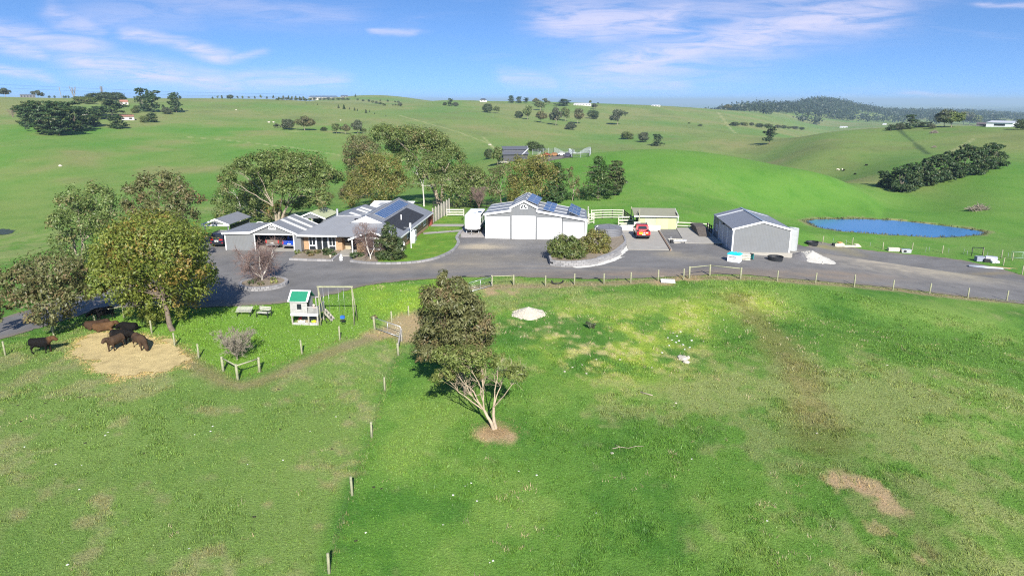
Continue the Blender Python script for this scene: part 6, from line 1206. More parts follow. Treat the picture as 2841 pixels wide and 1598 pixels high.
pvr = g0(q3, (45,870),(440,870),(420,700),(60,700)); tag(sheet('caravan_pad', pvr, mat('pavers', (.36,.33,.30), .9, var=.15, scale=4), .10, .3, 0, 28, None, lambda x, y: np.zeros_like(x)), 'paved parking strip under the caravan', 'pad', kind='structure')
pc = (-26.5, 70.35); ring = [(pc[0]+2.35*math.cos(a), pc[1]+2.3*math.sin(a)) for a in np.linspace(0, 2*math.pi, 33)[:-1]]
block_wall('round_planter', 'round grey block planter in the driveway', ring, 2, .42, .22, .34, True); tag(sheet('planter_soil', [(pc[0]+2.2*math.cos(a), pc[1]+2.15*math.sin(a)) for a in np.linspace(0, 6.28, 28)[:-1]], soil, .36, .3, 0, 29, None, lambda x, y: np.zeros_like(x)), 'planted soil in the round planter', 'garden bed', kind='structure')
for i, (dx_, dy_, s, lab) in enumerate(((-1.0,-.7,.45,'low green plant at the front of the round planter'),(.2,-1.2,.4,'low reddish plant at the front edge of the round planter'),(1.2,-.3,.4,'bright leafy plant at the right of the round planter'),(-.9,.8,.4,'low plant behind the birch in the round planter'),(.8,.9,.35,'small plant at the back of the round planter'))):
    rng = np.random.default_rng(500+i); t_ = thing('planter_plant', lab, 'plant', (pc[0]+dx_, pc[1]+dy_, .36)); c, o, rd, j = clumps(np.array([(0,0,s*.4,s,s*.8,s*.5)]), rng, 30, .4, .4, 8); V, Q, C = leaves(c, o, rd, 16, .07, ['garden','brown','palm','dark','bush'][i], rng); me = mesh_np('foliage', V, Q, LEAF); color_attr(me, C); part('foliage', me, t_); W = Wood(); W.curve((0,0,-.05),(0,0,s*.5),.03,.01,rng); part('stem', W.mesh('stem', BARK['brown']), t_)
# tanks
def tank(label, x, y, r_, h, col, hc=.35, rib=True):
    t_ = thing('water_tank', label, 'water tank', (x, y, hz(x, y)-.02)); m = mat_ribbed('tank_%s' % str(col), col, .24 if rib else .076, 'Z', .5, dirt=.2, depth=.04); rm = mat('tank_roof_%s' % str(col), tuple(c*1.02 for c in col), .5, var=.08)
    B().cyl((0,0,h/2), r_, h, 40).build('wall', m, t_, False); B().cyl((0,0,h+hc/2), r_*1.02, hc, 24, r_*.06).build('roof', rm, t_)
    for i in range(12): a = i*math.pi/6; B().bar((r_*.08*math.cos(a), r_*.08*math.sin(a), h+hc), (r_*.98*math.cos(a), r_*.98*math.sin(a), h+.03), .06, .05).build('roof_rib', rm, t_)
    return t_
tk = tank('ribbed dark grey water tank beside the big shed', 13.7, 96.0, 1.95, 1.75, (.15,.155,.17)); B().tube([(-1.9,-.5,.1),(-1.95,-.55,1.6),(-1.5,-.3,1.95)], .06).build('inlet_pipe', WHITE, tk); B().tube([(1.9,-.6,.1),(1.95,-.6,1.8),(1.5,-.3,1.95)], .06).build('overflow_pipe', WHITE, tk)
tank('pale galvanised tank behind the gable shed', 38.25, 92.4, 1.05, 3.0, (.40,.42,.42), .15, False)

# ---------------------------------------------------------------- vehicles
RUB = mat('tyre_rubber', (.02,.02,.02), .85); CHR = mat('chrome', (.6,.6,.62), .25, .8, var=.03); REDL = mat('red_lamp', (.55,.02,.02), .3, var=.02); PLATE = mat('number_plate', (.75,.75,.72), .5, var=.03)
def paint(name, c, rough=.28):
    if name in MATS: return MATS[name]
    t = NT(name); t.bsdf(c, rough, .15, .5, **{'Coat Weight': .5, 'Coat Roughness': .1}); MATS[name] = t.m; return t.m
def extr_side(prof, w, zbelt, taper, bev=.05):
    """side outline (y,z) given width; above the belt the sides lean in"""
    b = B(); n = len(prof)
    def X_(z): return w/2*(1-(taper*max(0, z-zbelt)/.6))
    L_ = [b.b.verts.new((-X_(z), y, z)) for y, z in prof]; R_ = [b.b.verts.new((X_(z), y, z)) for y, z in prof]
    b.b.faces.new(L_); b.b.faces.new(R_[::-1])
    for i in range(n): b.b.faces.new((L_[i], R_[i], R_[(i+1) % n], L_[(i+1) % n]))
    bmesh.ops.recalc_face_normals(b.b, faces=b.b.faces)
    bmesh.ops.bevel(b.b, geom=[e for e in b.b.edges if abs(e.verts[0].co.x-e.verts[1].co.x) < 1e-4 or True], offset=bev, segments=2, affect='EDGES', clamp_overlap=True)
    bmesh.ops.triangulate(b.b, faces=[f for f in b.b.faces if len(f.verts) > 4]); return b
def wheels(t_, ys, w, r_=.38):
    for y in ys:
        for s in (-1, 1):
            wh = B().cyl((0,0,0), r_, .26, 22, ry=R(90)).build('wheel', RUB, t_); wh.location = (s*(w/2-.13), y, r_); B().cyl((s*.132,0,0), r_*.6, .02, 14, ry=R(90)).build('rim', CHR, wh); B().cyl((0,0,0), r_*1.14, .1, 22, ry=R(90)).build('wheel_arch', DARKM, t_).location = (s*(w/2-.06), y, r_+.03)
def quad(pts, name, m, t_): B().slab(pts, (0,0,0.001)) if 0 else None; b = B(); b.poly(pts); return b.build(name, m, t_)
def sideglass(t_, w, ya, yb, za, zb_, zbelt, taper, slope=(0, 0), name='side_window'):
    for s in (-1, 1):
        X_ = lambda z: s*(w/2*(1-(taper*max(0, z-zbelt)/.6))+.006); quad([(X_(za), ya, za), (X_(za), yb, za), (X_(zb_), yb-slope[1], zb_), (X_(zb_), ya+slope[0], zb_)], name, GL, t_)
def suv(label, loc, rz, col, pname):
    t_ = thing('four_wheel_drive', label, 'car', loc, rz); w = 1.9
    extr_side([(-2.35,.5),(-2.4,.85),(-2.36,1.12),(-2.12,1.80),(-1.95,1.86),(.3,1.88),(.55,1.82),(1.25,1.18),(2.25,1.08),(2.4,.85),(2.38,.45)], w, 1.12, .11).build('body', paint(pname, col), t_)
    quad([(-.70,-2.352,1.20),(.70,-2.352,1.20),(.63,-2.165,1.72),(-.63,-2.165,1.72)], 'rear_window', GL, t_); quad([(-.72,1.27,1.2),(.72,1.27,1.2),(.6,.62,1.76),(-.6,.62,1.76)], 'windscreen', GL, t_)
    for a, b_ in ((-1.98,-1.25),(-1.18,-.28),(-.2,.72)): sideglass(t_, w, a, b_, 1.18, 1.72, 1.12, .11, (.14 if a < -1.9 else 0, .3 if b_ > .5 else 0))
    for s in (-1, 1): B().bx(s*.62-.24,s*.62+.24,-2.44,-2.36,.98,1.16,.02).build('tail_lamp', REDL, t_); B().bx(s*.78-.1,s*.78+.1,-2.43,-2.38,.62,.72).build('reflector', REDL, t_); B().bx(s*1.05-.1,s*1.05+.1,.55,.75,1.15,1.3,.03).build('mirror', DARKM, t_); B().bar((s*.72,-1.7,1.93),(s*.72,.1,1.93),.05).build('roof_rail', DARKM, t_)
    B().bx(-.6,.6,-2.43,-2.38,1.0,1.07).build('chrome_bar', CHR, t_); B().bx(-.26,.26,-2.44,-2.38,.80,.93).build('number_plate', PLATE, t_); B().bx(-.93,.93,-2.52,-2.3,.42,.66,.05).build('bumper', DARKM, t_); B().bx(-.06,.06,-2.68,-2.5,.40,.48).build('tow_bar', DARKM, t_); B().bx(-.12,.12,-2.415,-2.39,1.09,1.14).build('badge', CHR, t_)
    wheels(t_, (-1.45, 1.4), w, .39); return t_
def ute(label, loc, rz, col, pname, deco=False, rack=True, w=1.84, tray=True):
    t_ = thing('pickup', label, 'pickup', loc, rz); m = paint(pname, col)
    extr_side([(-2.5,.5),(-2.52,.62),(2.45,.62),(2.5,.5),(2.48,.42),(-2.48,.42)], w, 9, 0, .03).build('chassis', DARKM, t_)
    extr_side([(-1.0,.6),(-1.0,1.1),(-.92,1.15),(-.78,1.72),(-.6,1.78),(.55,1.78),(.75,1.72),(1.35,1.18),(2.3,1.05),(2.46,.85),(2.46,.6)], w, 1.12, .12).build('cab', m, t_)
    B().bx(-w/2,-w/2+.1,-2.48,-1.02,.6,1.14,.02).build('tray_side', m, t_); B().bx(w/2-.1,w/2,-2.48,-1.02,.6,1.14,.02).build('tray_side', m, t_); B().bx(-w/2+.1,w/2-.1,-1.12,-1.02,.6,1.14).build('tray_headboard', m, t_); B().bx(-w/2+.1,w/2-.1,-2.42,-1.12,.6,.70).build('tray_floor', mat('tray_liner', (.28,.29,.31), .6), t_)
    tg = B().bx(-w/2+.16,w/2-.16,-2.52,-2.44,.62,1.15,.02).build('tailgate', m, t_)
    for s in (-1, 1): B().bx(s*(w/2-.08)-.075,s*(w/2-.08)+.075,-2.53,-2.44,.72,1.12,.02).build('tail_lamp', REDL, t_); B().bx(s*1.0-.1,s*1.0+.1,.55,.72,1.15,1.34,.03).build('mirror', DARKM, t_)
    quad([(-.64,-.935,1.22),(.64,-.935,1.22),(.58,-.80,1.66),(-.58,-.80,1.66)], 'rear_window', GL, t_); quad([(-.7,1.34,1.23),(.7,1.34,1.23),(.58,.80,1.69),(-.58,.80,1.69)], 'windscreen', GL, t_)
    for a, b_ in ((-.78,-.02),(.06,.92)): sideglass(t_, w, a, b_, 1.19, 1.66, 1.12, .12, (.1 if a < -.5 else 0, .34 if b_ > .5 else 0))
    B().bx(-w/2+.05,w/2-.05,-2.62,-2.45,.42,.60,.04).build('bumper', DARKM if deco else CHR, t_); B().bx(-.22,.22,-2.535,-2.52,.66,.78).build('number_plate', PLATE, t_); B().bx(-.09,.09,-2.535,-2.52,.92,1.02).build('badge', CHR, tg)
    if deco:
        B().bx(-.62,-.18,-2.532,-2.521,.80,1.08).build('yellow_sticker', mat('yellow_sign', (.75,.58,.02), .5), tg); B().bx(-.52,-.28,-2.536,-2.533,.90,.99).build('sticker_print', mat('sign_red', (.5,.05,.02), .5), tg); B().bx(-.06,.14,-2.532,-2.521,.88,1.04).build('white_sticker', WHITE, tg); B().bx(.22,.62,-2.532,-2.521,.80,.90).build('orange_stripe', mat('orange_print', (.7,.25,.03), .5), tg); B().bx(.25,.6,-2.532,-2.521,.98,1.06).build('white_lettering', WHITE, tg)
        for y in (-.55, .4): B().bar((-.72,y,1.86),(.72,y,1.86),.06).build('roof_bar', DARKM, t_)
        B().tube([(.62,-.2,1.78),(.62,-.25,2.05)], .05).build('snorkel', DARKM, t_); B().bx(-.86,-.6,-2.3,-1.1,1.15,1.22).build('sports_bar', DARKM, t_); B().bx(.6,.86,-2.3,-1.1,1.15,1.22).build('sports_bar', DARKM, t_); B().bx(-.5,.5,-2.0,-1.3,.71,.86).build('tool_box', ALU, t_)
    wheels(t_, (-1.55, 1.5), w, .38); return t_
suv('dark blue four-wheel drive parked at the left end of the garage', tuple(HW((-2.05, 3.9, 0))), HR, (.016,.022,.045), 'navy_paint')
ute('silver-brown pickup parked inside the open garage', tuple(HW((5.75, 3.9, .066))), HR, (.20,.17,.14), 'bronze_paint'); ute('bright blue pickup parked inside the open garage', tuple(HW((8.2, 3.55, .066))), HR, (.01,.06,.42), 'blue_paint')
ute('red fire-service style pickup with yellow sticker on the concrete pad', (18.65, 97.0, .13), R(-3), (.50,.02,.02), 'red_paint', True)
# caravan
cv = thing('caravan', 'white caravan with black underbody parked beside the big shed', 'caravan', (-5.55, 102.4, 0), R(-5))
b = B(); w = 2.3; prof = [(-3.0,.75),(-3.05,1.5),(-2.85,2.75),(-2.6,2.85),(3.0,2.85),(3.05,.75)]; extr_side(prof, w, 9, 0, .08).build('body', mat('caravan_white', (.80,.80,.80), .35, var=.02), cv)
extr_side([(-2.9,.45),(-3.12,.74),(3.0,.74),(2.9,.45)], w*.98, 9, 0, .04).build('underbody', DARKM, cv); B().bx(-w/2-.04,-w/2-.002,-2.7,2.6,2.6,2.74).build('awning', DARKM, cv); B().bx(w/2+.002,w/2+.05,-2.7,2.6,2.55,2.72).build('awning', DARKM, cv)
B().bx(-.8,.8,-3.4,-3.02,.72,1.15,.06).build('front_boot', mat('caravan_white', (.8,.8,.8)), cv); B().bx(.5,1.0,-.6,.1,2.86,2.92).build('roof_hatch', GL, cv); B().bx(-.5,.15,.3,1.2,2.86,3.05,.05).build('roof_cooler', WHITE, cv); B().bx(-.4,.3,-1.6,-1.1,2.86,2.93).build('roof_vent', ALU, cv); B().bx(-w/2+.03,w/2-.03,-3.075,-3.06,1.45,1.48).build('joint_line', ALU, cv)
for a, b_ in ((-2.2,-1.2),(.2,1.2)): B().bx(w/2+.001,w/2+.02,a,b_,1.5,2.2).build('side_window', GL, cv)
B().bx(-.45,.45,-3.10,-3.075,.95,1.3,.01).build('front_hatch', ALU, cv)
for s in (-1, 1): B().bar((s*.8,-3.0,.6),(0,-4.3,.5),.08).build('drawbar', DARKM, cv); B().bar((s*.9,-2.7,.75),(s*.9,-2.85,.12),.07).build('stabiliser', ALU, cv); B().cyl((s*(w/2-.15),.2,.36),.36,.24,20,ry=R(90)).build('wheel', RUB, cv)
B().bar((0,-4.1,.75),(0,-4.1,.12),.07).build('jockey_wheel', ALU, cv)

# ---------------------------------------------------------------- play house, swing, seats
CUB = mat('lime_washed_boards', (.37,.36,.345), .85, var=.15, scale=5, dirt=.3, dirtcol=(.36,.35,.33)); GREEN = mat('green_roof', (.02,.20,.11), .5, var=.06)
cx0, cy0 = gpt(*q8(1078,690)); cz = hz(cx0+1.2, cy0+1); ph = thing('play_house', 'white boarded play house on posts with green roof and deck', 'play house', (cx0, cy0, cz-.05), R(-3)); fl = 1.0
for x in (.05, 1.55, 2.38):
    for y in (0, 1.75): B().bx(x-.06,x+.06,y-.06,y+.06,-.2,fl+.02).build('post', TIMBER, ph)
B().bx(-.05,2.48,-.1,1.85,fl,fl+.1).build('floor', CUB, ph); B().bx(-.05,2.48,-.13,-.102,fl-.08,fl+.13).build('front_beam', WHITE, ph)
for i in range(8):
    z0 = fl+.13+i*.145; 
    if 3 <= i <= 5: B().bx(-.02,.62,-.09+.004*(i % 2),-.055,z0,z0+.138).build('board', CUB, ph); B().bx(.98,1.52,-.09+.004*(i % 2),-.055,z0,z0+.138).build('board', CUB, ph)
    else: B().bx(-.02,1.52,-.09+.004*(i % 2),-.055,z0,z0+.138).build('board', CUB, ph)
    B().bx(-.05,-.015,-.05,1.45,z0,z0+.138).build('board', CUB, ph); B().bx(1.48,1.515,.55,1.45,z0,z0+.138).build('board', CUB, ph)
B().bx(.60,1.0,-.10,-.04,fl+.52,fl+1.02).build('window', GL, ph); B().bx(-.02,1.5,1.42,1.45,fl+.1,fl+1.3).build('back_wall', CUB, ph)
zr, ze = fl+2.05, fl+1.27
rf = B().slab([(-.15,-.3,ze),(1.7,-.3,ze),(1.7,.68,zr),(-.15,.68,zr)],(0,0,.04)).build('roof_slope', WHITE, ph); B().slab([(.0,-.305,ze+.045),(1.52,-.305,ze+.045),(1.52,.55,zr-.05),(.0,.55,zr-.05)],(0,0,.014)).build('green_sheet', GREEN, rf); B().slab([(-.15,.68,zr),(1.7,.68,zr),(1.7,1.66,ze),(-.15,1.66,ze)],(0,0,.04)).build('roof_slope', GREEN, ph)
B().slab([(1.49,-.05,ze),(1.49,1.42,ze),(1.49,.68,zr-.05)],(.03,0,0)).build('gable_board', TIMBER, ph); B().slab([(-.03,-.05,ze),(-.03,1.42,ze),(-.03,.68,zr-.05)],(.03,0,0)).build('gable_board', TIMBER, ph)
B().bx(1.5,1.53,.0,.5,fl+.1,fl+1.2).build('doorway', DARKM, ph)
for i in range(9): x = 1.62+i*.1; B().bx(x-.03,x+.03,-.1,-.07,fl+.12,fl+.72).build('baluster', CUB, ph)
B().bx(1.55,2.48,-.11,-.05,fl+.72,fl+.78).build('hand_rail', CUB, ph); B().bar((2.44,-.08,fl+.75),(2.44,1.8,fl+.75),.07,.06).build('hand_rail', CUB, ph); B().bx(2.43,2.46,-.05,1.8,fl+.12,fl+.7).build('side_panel', CUB, ph)
for x in (1.7, 2.25): B().bar((x,1.8,fl),(x,1.8,fl+1.15),.07).build('arch_post', CUB, ph)
B().bar((1.66,1.8,fl+1.15),(2.29,1.8,fl+1.15),.07).build('arch_beam', CUB, ph)
for s in range(4): B().bx(2.5,2.95,1.1,1.8,fl*.2*s,fl*.2*s+.05).build('step', TIMBER, ph) if 0 else B().box((2.6+s*.2,1.5,fl*(.8-.22*s)),(.24,.6,.04)).build('step', TIMBER, ph)
B().bar((2.5,1.2,fl),(3.3,1.2,.05),.05,.18).build('stringer', TIMBER, ph); B().bar((2.5,1.8,fl),(3.3,1.8,.05),.05,.18).build('stringer', TIMBER, ph)
sb = thing('sand_box', 'timber sand box under the play house', 'sand box', (cx0, cy0, cz-.05), R(-3)); 
for y in (-.03, 1.7): B().bx(.12,1.48,y-.02,y+.02,-.05,.26).build('board', CUB, sb); B().bx(1.62,2.31,y-.02,y+.02,-.05,.26).build('board', CUB, sb)
B().bx(.12,2.3,.02,1.65,-.05,.14).build('sand', mat('sand', (.5,.42,.28), .95), sb)
for i, (x, y, c, lab) in enumerate(((.6,.3,(.75,.72,.6),'cream toy in the sand box'),(.95,.25,(.8,.8,.78),'white toy in the sand box'),(1.9,.3,(.7,.6,.03),'yellow toy in the sand box'),(1.75,.4,(.25,.45,.05),'green toy in the sand box'),(.3,1.2,(.5,.04,.05),'red toy behind the play house post'))): q = Vector((x,y,0)); q.rotate(Matrix.Rotation(R(-3),3,'Z').to_euler()); ty = thing('toy', lab, 'toy', (cx0+q.x, cy0+q.y, cz-.05+.14)); B().ball((0,0,.1),.15,(1.2,.9,.7),2).build('body', mat('toy_%d' % i, c, .5), ty, True); B().cyl((.1,0,.2),.07,.1,10).build('knob', mat('toy_%d' % i, c), ty)
hz_ = thing('rocking_horse', 'small pinkish play figure on the deck of the play house', 'toy'); q = HW((0,0,0)); hz_.location = (cx0+1.95, cy0+.4, cz-.05+fl+.1); B().ball((0,0,.35),.16,(1,.8,1.5),2).build('body', mat('pink_toy', (.65,.35,.30), .6), hz_, True); B().ball((0,0,.65),.11,(1,1,1),2).build('head', mat('cream_toy', (.7,.6,.52), .6), hz_, True)
# swing
sxr, syr = gpt(*q8(1815,703)); szr = hz(sxr, syr); top = atY(*q8(1808,238), syr)[2]; sw = thing('swing_set', 'tall timber swing frame beside the play house', 'swing', (sxr, syr, szr)); H_ = top-szr; LW = 3.0
for x, nm in ((0, 0), (-LW, .15)):
    B().tube([(x,0,-.2),(x,0,H_)], .055, 6).build('post', TREATED, sw); B().tube([(x,1.5,-.2),(x,.05,H_*.95)], .05, 6).build('back_leg', TREATED, sw)
B().bar((-LW-.1,0,H_),(.1,0,H_),.11,.12).build('beam', TREATED, sw)
for x, z, kd in ((-2.35,.35,0), (-1.0,.40,1)):
    for d in (-.24, .24): B().tube([(x+d,0,H_),(x+d*.9,0,z+.5)], .012, 3).build('rope', ALU, sw)
    if kd == 0: st_ = B().tube([(x-.24,0,z+.5),(x-.2,0,z+.1),(x,0,z),(x+.2,0,z+.1),(x+.24,0,z+.5)], .035, 5).build('strap_seat', RUB, sw)
    else: B().bx(x-.2,x+.2,-.15,.15,z+.25,z+.55,.06).build('blue_seat', mat('blue_plastic', (.03,.12,.42), .4), sw); B().tube([(x+.2*math.cos(a),.2*math.sin(a)-.05,z+.08) for a in np.linspace(0,6.28,15)], .045, 5).build('tyre_ring', RUB, sw)
# seats
bx_, by_ = gpt(*q8(500,592)); bn = thing('slatted_table', 'old lichen-spotted slatted timber table on the lawn', 'table', (bx_, by_, hz(bx_, by_))); LICH = mat('lichen_timber', (.40,.40,.34), .95, var=.35, scale=14, dirt=.4, dirtcol=(.2,.2,.15))
for i in range(5): B().bx(-.72,.72,-.05+i*.16,.09+i*.16,.42+.07*i,.47+.07*i).build('slat', LICH, bn)
for x in (-.6, .6): B().bar((x,.0,-.05),(x,.0,.42),.06).build('leg', DARKM, bn); B().bar((x,.6,-.05),(x,.6,.66),.06).build('leg', DARKM, bn)
bx_, by_ = gpt(*q8(735,602)); bn = thing('garden_bench', 'small slatted garden bench with dark iron ends on the lawn', 'bench', (bx_, by_, hz(bx_, by_)), R(-14))
for i in range(4): B().bx(-.6,.6,-.2+i*.13,-.09+i*.13,.42,.45).build('seat_slat', LICH, bn)
for i in range(3): B().bx(-.6,.6,.36+.03*i,.39+.03*i,.55+i*.13,.65+i*.13).build('back_slat', LICH, bn)
for x in (-.58, .58): B().bar((x,-.2,0),(x,-.2,.62),.05).build('leg', DARKM, bn); B().bar((x,.36,0),(x,.46,.95),.05).build('leg', DARKM, bn); B().bar((x,-.22,.62),(x,.4,.62),.05).build('arm_rest', DARKM, bn)
# porch ornaments
def small(name, label, cat, f, p, fn): q = Gz(*f(*p)); t_ = thing(name, label, cat, (q[0], q[1], .06)); fn(t_); return t_
small('garden_statue', 'little white garden statue by the house steps', 'statue', q1, (2270,1050), lambda t_: (B().ball((0,0,.28),.22,(1,.8,1.2),2).build('body', WHITE, t_, True), B().ball((.02,0,.62),.15,(1,1,1),2).build('head', WHITE, t_, True), B().cyl((0,0,.04),.2,.1,10).build('base', WHITE, t_)))
small('garden_urn', 'small cream urn on the garden bed wall', 'urn', q1, (2100,1020), lambda t_: (B().cyl((0,0,.3),.08,.3,10,.16).build('bowl', mat('cream_stone', (.6,.55,.42), .9), t_), B().cyl((0,0,.1),.12,.2,10,.07).build('foot', mat('cream_stone', (.6,.55,.42)), t_)))
small('wishing_well', 'small timber letterbox stand on the porch', 'stand', q2, (385,990), lambda t_: (B().bx(-.35,.35,-.2,.2,0,.9).build('body', mat('cream_timber', (.38,.32,.22), .9), t_), B().bx(-.42,.42,-.28,.28,1.3,1.4).build('roof', mat('cream_timber', (.38,.32,.22)), t_), B().bx(-.3,-.24,-.1,.1,.9,1.3).build('post', TIMBER, t_), B().bx(.24,.3,-.1,.1,.9,1.3).build('post', TIMBER, t_)))
small('porch_chair', 'white chair behind the glazed house doors', 'chair', q1, (1960,880), lambda t_: (B().bx(-.3,.3,-.25,.25,.38,.45).build('seat', WHITE, t_), B().bx(-.3,.3,.2,.25,.45,1.0,.02).build('backrest', WHITE, t_), [B().bx(x-.03,x+.03,y-.03,y+.03,0,.38).build('leg', WHITE, t_) for x in (-.26,.26) for y in (-.21,.21)]))

# ---------------------------------------------------------------- yard clutter by the sheds
ib = Gz(*q5(655,1080)); ibx = thing('ice_box', 'white display bin with bright cyan lid by the gable shed', 'bin', (ib[0]-.15, ib[1]+.55, hz(ib[0], ib[1])), R(-34)); CY_ = mat('cyan_lid', (.02,.55,.68), .4, var=.06)
B().bx(-.75,.75,-.5,.5,.04,.95,.03).build('bin', mat('bin_white', (.72,.75,.77), .5, var=.04), ibx); ld = B().bx(-.8,.8,-.55,.55,.95,1.1,.04).build('lid', CY_, ibx)
for i in range(3): B().bx(-.6+i*.45,-.3+i*.45,-.4,.45,1.1,1.2,.04).build('lid_rib', CY_, ld)
sg = B().bx(-.6,.45,-.518,-.502,.2,.82).build('sign', WHITE, ibx); DKP = mat('print_dark', (.03,.03,.06), .6)
for x0, x1, z0, z1 in ((-.52,-.30,.62,.76),(-.27,-.18,.62,.76),(-.13,.36,.62,.76),(-.45,.30,.48,.55),(-.50,.34,.36,.41),(-.48,.32,.26,.30)):
    x = x0
    while x < x1-.02: w_ = _r.uniform(.035,.06); B().bx(x,min(x+w_,x1),-.524,-.519,z0,z1).build('print_mark', DKP, sg); x += w_+.018
pal = Gz(*q5(805,1025)); pt = thing('pallet_stack', 'stack of timber pallets beside the cyan-lidded bin', 'pallets', (pal[0], pal[1]+.4, hz(pal[0], pal[1])), R(-8))
for i in range(4):
    for y in (-.45,0,.45): B().bx(-.5,.5,y-.05,y+.05,i*.2,i*.2+.1).build('bearer', PALE, pt)
    B().bx(-.55,.55,-.52,.52,i*.2+.1,i*.2+.15).build('deck', PALE, pt)
bb = Gz(*q5(895,1020)); bt = thing('black_crate', 'small black crate on its side beside the pallets', 'crate', (bb[0], bb[1]+.3, hz(bb[0], bb[1])), R(20)); B().bx(-.4,.4,-.03,.6,0,.05).build('base', DARKM, bt); B().bx(-.4,-.35,0,.6,.05,.7).build('side', mat('orange_panel', (.45,.22,.08), .8), bt); B().bx(.35,.4,0,.6,.05,.7).build('side', mat('teal_panel', (.05,.3,.3), .6), bt); B().bx(-.35,.35,.55,.6,.05,.7).build('back', DARKM, bt); B().bx(-.4,.4,0,.6,.7,.75).build('top', DARKM, bt)
def trough(label, x, y, r_=.95):
    t_ = thing('feed_trough', label, 'trough', (x, y, hz(x, y))); bm = B(); n = 26; prof = [(r_*.9,0),(r_,.52),(r_*1.03,.55),(r_*.97,.55),(r_*.86,.06),(0,.06)]
    rings = [[bm.b.verts.new((max(q,.001)*math.cos(a), max(q,.001)*math.sin(a), z)) for a in np.linspace(0,2*math.pi,n+1)[:-1]] for q, z in prof]
    for a_, b_ in zip(rings, rings[1:]):
        for i in range(n): bm.b.faces.new((a_[i], a_[(i+1) % n], b_[(i+1) % n], b_[i]))
    bm.build('tub', mat('black_plastic', (.022,.024,.028), .5), t_); bm = B()
    bm.tube([((r_*1.0)*math.cos(a), (r_*1.0)*math.sin(a), .56) for a in np.linspace(0,2*math.pi,n+1)], .03, 4).build('rim', mat('black_plastic', (.022,.024,.028)), t_)
p = Gz(*q5(1300,1072), -.45); trough('round black feed trough in front of the gable shed', p[0], p[1]+.8); p = ground(*q5(1865,822)); trough('round black feed trough by the dam fence', p.x, p.y+.5)
def pile(name, label, cx_, cy_, rx, ry, h, m, seed, tail=0):
    rng = np.random.default_rng(seed); n, k_ = 22, 40; V = []; Q = []
    for i in range(n+1):
        for j in range(k_):
            t = i/n; a = 2*math.pi*j/k_; e = 1+.22*fbm(np.array([math.cos(a)*1.5+seed]), np.array([math.sin(a)*1.5]), 3, seed)[0]; x = cx_+t*rx*e*math.cos(a); y = cy_+t*ry*e*math.sin(a); z = hz(x, y)+h*(1-t)**1.15*(1+.25*float(fbm(np.array([x*1.6]), np.array([y*1.6]), 3, seed+3)[0]))+(.05 if t < 1 else -.03)
            V.append((x, y, z)); 
            if i < n: Q.append((i*k_+j, i*k_+(j+1) % k_, (i+1)*k_+(j+1) % k_, (i+1)*k_+j))
    t_ = thing(name, label, 'pile', (cx_, cy_, hz(cx_, cy_))); V = np.array(V)-np.array([cx_, cy_, hz(cx_, cy_)]); part('heap', mesh_np('heap', V, np.array(Q), m, True), t_)
    bmm = bmesh.new(); bmesh.ops.create_icosphere(bmm, subdivisions=1, radius=1); sv_ = np.array([v_.co[:] for v_ in bmm.verts]); sf_ = np.array([[v_.index for v_ in f.verts] for f in bmm.faces]); bmm.free(); SV, SF = [], []
    for i in range(260):
        t = rng.random()**.7; a = rng.uniform(0, 6.28); x, y = t*rx*1.02*math.cos(a), t*ry*1.02*math.sin(a); s = rng.uniform(.03, .085); SV.append(sv_*s*rng.uniform(.7, 1.3, 3)+np.array([x, y, hz(cx_+x, cy_+y)-hz(cx_, cy_)+h*(1-t)**1.15+.02])); SF.append(sf_+i*len(sv_))
    s_ = part('loose_stones', mesh_np('loose_stones', np.vstack(SV), np.vstack(SF), m), t_); s_['kind'] = 'stuff'
LIME = mat('limestone', (.46,.42,.34), .95, var=.22, scale=9, bump=.5, dirt=.3, dirtcol=(.42,.38,.30)); WG = mat('white_crushed_rock', (.47,.45,.40), .95, var=.15, scale=9, bump=.4, dirt=.3, dirtcol=(.40,.37,.32)); GG = mat('grey_crushed_rock', (.16,.155,.155), .95, var=.2, scale=9, bump=.4)
p = ground(*q5(1830,1010)); pile('white_gravel_pile', 'spread pile of white crushed rock right of the gable shed', p.x, p.y, 2.6, 3.6, .95, WG, 31); p = ground(*q5(1640,1010)); pile('grey_gravel_pile', 'pile of dark grey gravel beside the white crushed rock', p.x+.3, p.y+.2, 1.7, 2.6, .75, GG, 32); p = ground(1330*DS, 793*DS); pile('stone_pile', 'heap of cream stones on the grass of the front paddock', p.x, p.y+.2, 1.7, 1.4, .68, LIME, 33)
# timber and junk by the right fence
def stack(label, cat, f, p, parts, rz=0, name='timber_stack'):
    g = ground(*f(*p)); t_ = thing(name, label, cat, tuple(g), rz)
    for (nm, c, s, m, r_) in parts: B().box(c, s, rz=r_, bev=.01).build(nm, m, t_)
OR = mat('orange_timber', (.55,.30,.10), .8); CREAM = mat('cream_sawn', (.62,.56,.42), .9, var=.2, scale=4)
stack('cream sawn timber with orange lid stacked at the dam fence', 'timber', q6, (170,600), [('plank',(-.4+.0*i,.1*i,.15+.12*i),(1.6,.5,.1),CREAM,.05*i) for i in range(4)]+[('lid',(-.3,.3,.72),(.7,.5,.1),OR,.2),('plank',(1.2,.1,.15),(1.6,.5,.22),CREAM,-.05),('crate',(-1.2,.2,.3),(.5,.5,.6),DARKM,0)])
stack('second low heap of cream timber by the dam fence', 'timber', q6, (370,598), [('plank',(0,.1*i,.1+.1*i),(1.1-.2*i,.6,.1),CREAM,.1*i) for i in range(4)])
